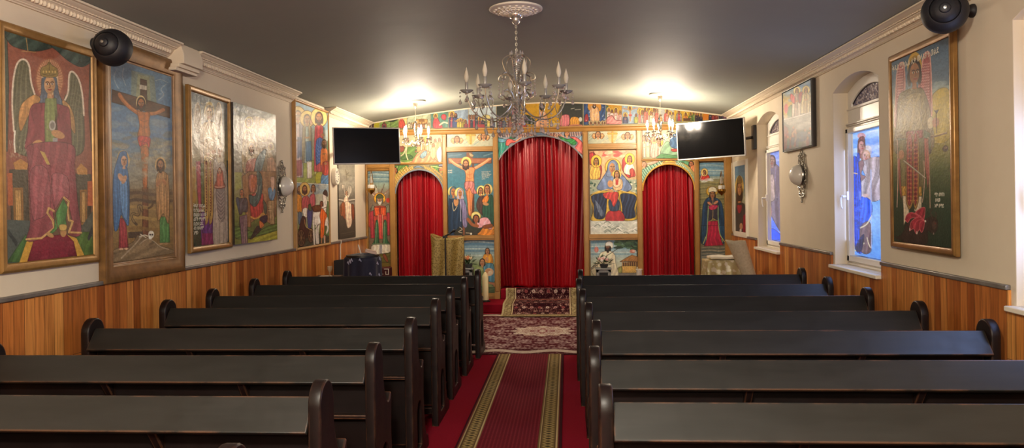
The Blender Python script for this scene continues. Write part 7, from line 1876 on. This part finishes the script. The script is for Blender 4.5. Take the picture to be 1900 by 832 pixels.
flowers(r1.location.x + .01, yq + w1 / 2 - .02, h1, .30, .17, [('f0e4dc', 9), ('e0b0a8', 5)], 'white and pink flowers with dark leaves before the turbaned man panel', 3)
r2, h2, w2 = pedestal(848, 875.5, 498.5, yq, 'grey framed pedestal with a dark recess, behind the gold brocade lectern')
flowers(r2.location.x + .05, yq + w2 / 2 - .02, h2, .26, .2, [('d8b078', 5), ('e0c8a0', 3), ('c87850', 3)], 'peach flowers with dark green leaves beside the gold brocade lectern', 5)
# white jug candle
p = bp(1186, 512, 'y', 11.4)
jg = tag(empty('candle_stand', (p.x, 11.4, STAGE)), 'slim stand holding a white votive jar, right of the white flowers', 'candle stand')
zb = bp(1186, 512.5, 'y', 11.4).z - STAGE; zt2 = bp(1186, 499.5, 'y', 11.4).z - STAGE
MB().lathe([(.06, 0), (.06, .01), (.012, .03), (.012, zb - .02), (.045, zb)], 20).build('stand', BLK, jg)
jj = tag(empty('votive_jar', (p.x, 11.4, STAGE + zb)), 'small white votive jar with scalloped rim at the foot of the right arch', 'jar')
h = zt2 - zb
MB().lathe([(.036, 0), (.041, .01), (.040, h * .8), (.042, h * .88), (.034, h * .88), (.032, h * .4)], 20).build('body', OPAL, jj, smooth=50)
rm = MB()
for k in range(8): rm.ball((.039 * math.cos(k * .785), .039 * math.sin(k * .785), h * .93), .011, 6, 5)
rm.build('rim', OPAL, jj)

# right: cloth covered table, rolled carpet
yt = 9.5
a = bp(1313, 485, 'y', yt); b = bp(1386, 485, 'y', yt)
tb = tag(empty('cloth_table', ((a.x + b.x) / 2, yt + .2, .0065)), 'small table under a white and gold brocade cloth before the blue-cloaked panel', 'table')
hw, hd = (b.x - a.x) / 2, .2; zt = a.z
lg = MB()
for sx in (-1, 1):
    for sy in (-1, 1): MB().box(sx * (hw - .05) - .02, sy * (hd - .05) - .02, 0, sx * (hw - .05) + .02, sy * (hd - .05) + .02, zt - .03).build('leg', mat('table_wood', '5a3a22', .5), tb)
rows = []
per = []
N = 160
for i in range(N):
    t = i / N * 4; k = int(t); f = t - k
    c4 = [(-hw, -hd), (hw, -hd), (hw, hd), (-hw, hd)]
    x = c4[k][0] + (c4[(k + 1) % 4][0] - c4[k][0]) * f; y_ = c4[k][1] + (c4[(k + 1) % 4][1] - c4[k][1]) * f
    per.append((x, y_))
per.append(per[0])
for j in range(24):
    v = j / 23; row = []
    for i, (x, y_) in enumerate(per):
        wv = .022 * v * math.sin(i * 2 * PI / N * 15) + .012 * v * math.sin(i * 2 * PI / N * 7 + 1)
        n = Vector((x / hw, y_ / hd, 0)); n = n.normalized() if n.length else n
        row.append((x + n.x * (wv + .02 * v), y_ + n.y * (wv + .02 * v), zt - .004 - v * .55))
    rows.append(row)
MB().grid(rows).grid([[(x * s_, y_ * s_, zt - .004 + .003 * (1 - s_)) for x, y_ in per] for s_ in (0.001, .5, 1.)]).build('brocade_cloth', BROW, tb, smooth=60, solid=.004)
# folded white cloth lying on top
cl = MB(); rows = []
for j in range(16):
    v = j / 15; rows.append([(-.19 + .36 * u, -.16 + .3 * v, .03 + .012 * math.sin(u * 9 + v * 4) * math.sin(v * 7)) for u in np.linspace(0, 1, 24)])
cl.grid(rows)
fc = cl.build('folded_cloth', mat('ivory_satin', 'e0d6c0', .35), smooth=180, solid=.03); fc.location = (tb.location.x - .0, tb.location.y - .0, zt + .004)
tag(fc, 'folded ivory cloth lying on the brocade covered table', 'cloth')
# rolled carpet leaning in the corner
yr = 8.85
top = bp(1366, 448, 'y', yr); bt = bp(1394, 520, 'y', yr)
ax_ = (top - bt); L = ax_.length * 1.0; axd = ax_.normalized()
sd = axd.cross(Vector((0, 1, 0))).normalized(); fw = axd.cross(sd)
rows = []; low = bt.z / axd.z - .02
for j in range(30):
    v = j / 29; row = []
    base = bt - axd * low + axd * (L + low) * v
    R = .035 + .075 * v ** 1.3
    for i in range(60):
        t = i / 59; an = -2.2 + 2 * PI * 1.45 * t
        rr = R * (1 - .25 * t)
        row.append(base + sd * (rr * math.cos(an)) + fw * (rr * math.sin(an)) + axd * (.07 * (1 - t) * v * math.cos(an)))
    rows.append(row)
rc = MB().grid([[tuple(p_ - Vector((bt.x, yr, 0))) for p_ in r_] for r_ in rows]).build('rolled_carpet', mat('beige_carpet_back', 'c4b294', .85, var=(40, .6, 'a8977c')), smooth=180, solid=.01)
rc.location = (bt.x, yr, 0)
tag(rc, 'beige carpet rolled into a cone, leaning in the right corner', 'rolled carpet')

# left: two black chairs, a table under dark velvet with things on it
FAB = mat('black_chair_fabric', '1b1c1e', .7, bump=(300, .2, .002)); VEL = mat('dark_blue_velvet', '14122c', .75, sheen=.2, bump=(60, .3, .006)); EMB = mat('silver_embroidery', 'b8b4c8', .35, metal=.3)
def chair(px0, px1, pyt, y, rz, label):
    a = bp(px0, pyt, 'y', y); b = bp(px1, pyt, 'y', y); w = b.x - a.x
    r = tag(empty('black_chair', ((a.x + b.x) / 2, y, .0065), rz), label, 'chair', 'black chairs in the left corner')
    h = a.z
    P = [[(-w / 2 + w * u - (w / 2 - w * u) * .0, .03 * math.cos((u - .5) * 2.4) - .03 + .02 * v, .52 + (h - .52) * v - .02 * (2 * u - 1) ** 2 * v) for u in np.linspace(0, 1, 14)] for v in np.linspace(0, 1, 12)]
    MB().grid(P).build('backrest', FAB, r, smooth=180, solid=.03, bevel=.004)
    MB().box(-w / 2 + .01, .03, .42, w / 2 - .01, .45, .48).build('seat', FAB, r, bevel=.02)
    for sx in (-1, 1):
        MB().tube([(sx * (w / 2 - .03), .02, 0), (sx * (w / 2 - .03), .03, .56)], .012, 8).build('leg', BLK, r); MB().tube([(sx * (w / 2 - .03), .42, 0), (sx * (w / 2 - .03), .42, .43)], .012, 8).build('leg', BLK, r)
    return r
chair(619.5, 682, 482, 9.95, .0, 'black chair nearest the left wall, beside the cloth-covered stand')
chair(641, 703, 477.5, 9.35, -.0, 'black chair between the other black chair and the dark blue velvet')
yv = 8.98
c = bp(673, 471, 'y', yv); e = bp(703, 505, 'y', yv); l_ = bp(637, 478, 'y', yv)
vs = tag(empty('velvet_draped_stand', (c.x, yv, .0065)), 'rounded stand draped in dark blue velvet with silver embroidery, beside the left saint panel', 'draped stand')
Rw = .19; rows = []
for j in range(34):
    v = j / 33; row = []
    for i in range(81):
        an = 2 * PI * i / 80
        r = Rw * (math.sin(min(v * 2.3, 1.0) * PI / 2)) * (1 + .06 * v) + .018 * v * math.sin(an * 9 + 1) + .01 * v * math.sin(an * 4)
        z = c.z - (.0 if v < .02 else 0) - .07 * (1 - math.cos(min(v * 2.3, 1) * PI / 2)) - max(0, v - .43) * 1.15
        row.append((r * math.cos(an) * 1.1, r * math.sin(an), z))
    rows.append(row)
MB().grid(rows).build('velvet_cloth', VEL, vs, smooth=180, solid=.006)
MB().lathe([(.14, 0), (.14, .02), (.03, .05), (.03, c.z - .06), (.2, c.z - .045), (.2, c.z - .02)], 20).build('stand', BLK, vs)
em = MB(); rs = random.Random(8)
for k in range(26):
    u = rs.random(); vv = .3 + .6 * rs.random(); an = -PI / 2 + (u - .35) * 2.0
    r = Rw * (1 + .06 * vv) + .012; z = c.z - .07 - max(0, vv - .43) * 1.15
    for s_ in range(4): em.ball((r * 1.1 * math.cos(an + s_ * .03), r * math.sin(an + s_ * .03), z + .012 * math.sin(s_ * 1.6)), 1, 6, 4, .007, .004, .009)
em.build('embroidery', EMB, vs)
# things lying on the velvet
bkm = mat('cream_paper', 'e0cdb8', .6)
p = bp(684, 473, 'y', yv)
o = MB().box(-.07, -.05, 0, .07, .05, .03).box(-.065, -.045, .03, .06, .045, .042).build('prayer_book', mat('pink_cream_cover', 'd8b8a4', .5), bevel=.004)
o.location = (p.x + .03, yv - .03, c.z + .006); o.rotation_euler = (0, .25, .3); tag(o, 'small cream book lying on the dark blue velvet', 'book')
o = MB().lathe([(.007, 0), (.007, .11), (.002, .125)], 10).build('taper_candle', mat('white_wax', 'efe6d8', .45)); o.location = (c.x - .005, yv - .05, c.z - .003); o.rotation_euler = (0, -.3, 0)
tag(o, 'thin white taper leaning on top of the dark blue velvet', 'candle')
# low side table with goblet and red box
p = bp(612, 512, 'y', 9.0)
st = tag(empty('side_table', (-2.92, 9.0, 0)), 'dark low side table against the left wall behind the front pew', 'table')
zt = p.z - .01
MB().box(-.18, -.2, zt - .03, .14, .2, zt).build('tabletop', mat('dark_table_wood', '2c1c14', .4), st, bevel=.005)
for sx in (-.15, .11):
    for sy in (-.17, .17): MB().box(sx - .018, sy - .018, 0, sx + .018, sy + .018, zt - .03).build('leg', bpy.data.materials['dark_table_wood'], st)
g = MB().lathe([(.03, 0), (.03, .006), (.007, .016), (.007, .05), (.022, .07), (.032, .10), (.03, .125), (.027, .125), (.02, .08)], 18).build('goblet', mat('pale_horn', 'c8a884', .4), smooth=50); g.location = (p.x, 9.0, zt); tag(g, 'small pale goblet on the side table by the left wall', 'goblet')
g = MB().box(-.05, -.035, 0, .05, .035, .02).build('notepad', bkm, bevel=.003); q2 = bp(602, 512, 'y', 8.9); g.location = (q2.x, 8.9, zt); tag(g, 'small white pad on the side table by the left wall', 'pad')
y5 = 11.3; p = bp(714, 497, 'y', y5)
rb = tag(empty('red_cloth_box', (p.x, y5, STAGE)), 'dark red box with a white corner pattern below the left saint panel', 'box')
hb = p.z - STAGE
MB().box(-.09, -.09, 0, .09, .09, hb).build('body', mat('dark_red_cloth', '4c1618', .7), rb, bevel=.006)
pt = MB()
for x0, z0, x1, z1 in ((.01, -.02, .085, -.008), (.073, -.10, .085, -.02), (.03, -.09, .04, -.05), (-.08, -.06, -.04, -.05), (-.045, -.09, -.035, -.05), (-.08, -.1, -.03, -.09), (-.02, -.095, .0, -.085), (.03, -.1, .07, -.09)): pt.box(x0, -.093, hb + z0, x1, -.089, hb + z1)
pt.build('white_pattern', WHITE, rb, smooth=0)
# ------------------------------------------------------------------ writing on the paintings
INK = mat('white_lettering', 'e4ddc8', .5)
def lettering(txt, size, parent, x, z, proud, col=INK, spacing=1.0, label='painted white lettering'):
    cu = bpy.data.curves.new('lettering', 'FONT'); cu.body = txt; cu.size = size; cu.align_x = 'LEFT'; cu.space_line = spacing
    cu.extrude = .0004; cu.resolution_u = 2
    cu.materials.append(col)
    tmp = bpy.data.objects.new('outline', cu); COL.objects.link(tmp)
    me = bpy.data.meshes.new_from_object(tmp.evaluated_get(bpy.context.evaluated_depsgraph_get()))
    bpy.data.objects.remove(tmp); bpy.data.curves.remove(cu)
    o = bpy.data.objects.new('lettering', me); COL.objects.link(o); o.parent = parent
    o.location = (x, -proud, z); o.rotation_euler = (PI / 2, 0, 0); o['label'] = label
    return o
r, w, h, zb = L3
lettering('ቅዱስ ገብርኤል\nየእግዚአብሔር\nመልአክ ስለ ሰው\nልጆች የሚለምን\nበረከቱ ይደር\nብን ለዘላለም\nአሜን', .041, r, -w / 2 + .03, .33, .0215, spacing=.92)
lettering('ቅዱስ ገብርኤል ሊቀ መላእክት', .03, r, -w / 2 + .2, h - .09, .0215)
r, w, h, zb = R3
lettering('ቅዱስ ሚካኤል ሊቀ መላእክት ወልደ', .058, r, -w / 2 + .015, h - .075, .0315)
lettering('ሚካ ወሃበነ\n ሰላመ\nእም ሰማይ', .034, r, w / 2 - .22, .335, .0315, spacing=1.1)
bb = CRU.dimensions
lettering('ኤሎሄ\nኤሎሄ', .032, CRU, -bb.x / 2 + .005, bb.z * .775, .0015)
lettering('ኤሎሄ ኤሎሄ ላማ\nሰበቅታኒ ብሂል\nአምላኪየ አምላኪየ\nነጽረኒ ወለምንት\nኀደገኒ ጌታችን\nኢየሱስ', .0225, CRU, bb.x / 2 - .19, bb.z * .755, .0015, spacing=1.0)

# ------------------------------------------------------------------ light
SC.view_settings.view_transform = 'Standard'; SC.view_settings.look = 'None'; SC.view_settings.gamma = 1; SC.view_settings.use_curve_mapping = False
SC.view_settings.exposure = .2
def lamp(name, loc, energy, col=(1, .78, .52), r=.05):
    l = bpy.data.lights.new(name, 'POINT'); l.energy = energy; l.color = col; l.shadow_soft_size = r
    o = bpy.data.objects.new(name, l); COL.objects.link(o); o.location = loc
    return o
# unseen fill lights added above and behind the camera for near pews and walls
lamp('nave_fill_light', (-.35, .3, 2.6), 440, (1, .9, .76), .15)
lamp('rear_fill_light', (-.4, -2.3, 2.7), 170, (1, .9, .76), .18)
w = bpy.data.worlds.new('dusk'); SC.world = w; w.use_nodes = True
w.node_tree.nodes['Background'].inputs[0].default_value = (.12, .22, .55, 1); w.node_tree.nodes['Background'].inputs[1].default_value = .6
# cool dusk daylight through the panes nearest the camera
for (yf, yn) in WIN[:2]:
    l = bpy.data.lights.new('window_daylight', 'AREA'); l.shape = 'RECTANGLE'; l.size = .85; l.size_y = 1.1; l.energy = 18 if yf < 5 else 10; l.color = (.35, .5, 1)
    o = bpy.data.objects.new('window_daylight', l); COL.objects.link(o); o.location = (XR + .105, (yf + yn) / 2, 1.65); o.rotation_euler = (0, PI / 2, 0)
SC.cycles.use_denoising = True
SC.cycles.max_bounces = 8; SC.cycles.diffuse_bounces = 5; SC.cycles.glossy_bounces = 4; SC.cycles.transmission_bounces = 8
SC.cycles.sample_clamp_indirect = 6.; SC.cycles.caustics_reflective = False; SC.cycles.caustics_refractive = False
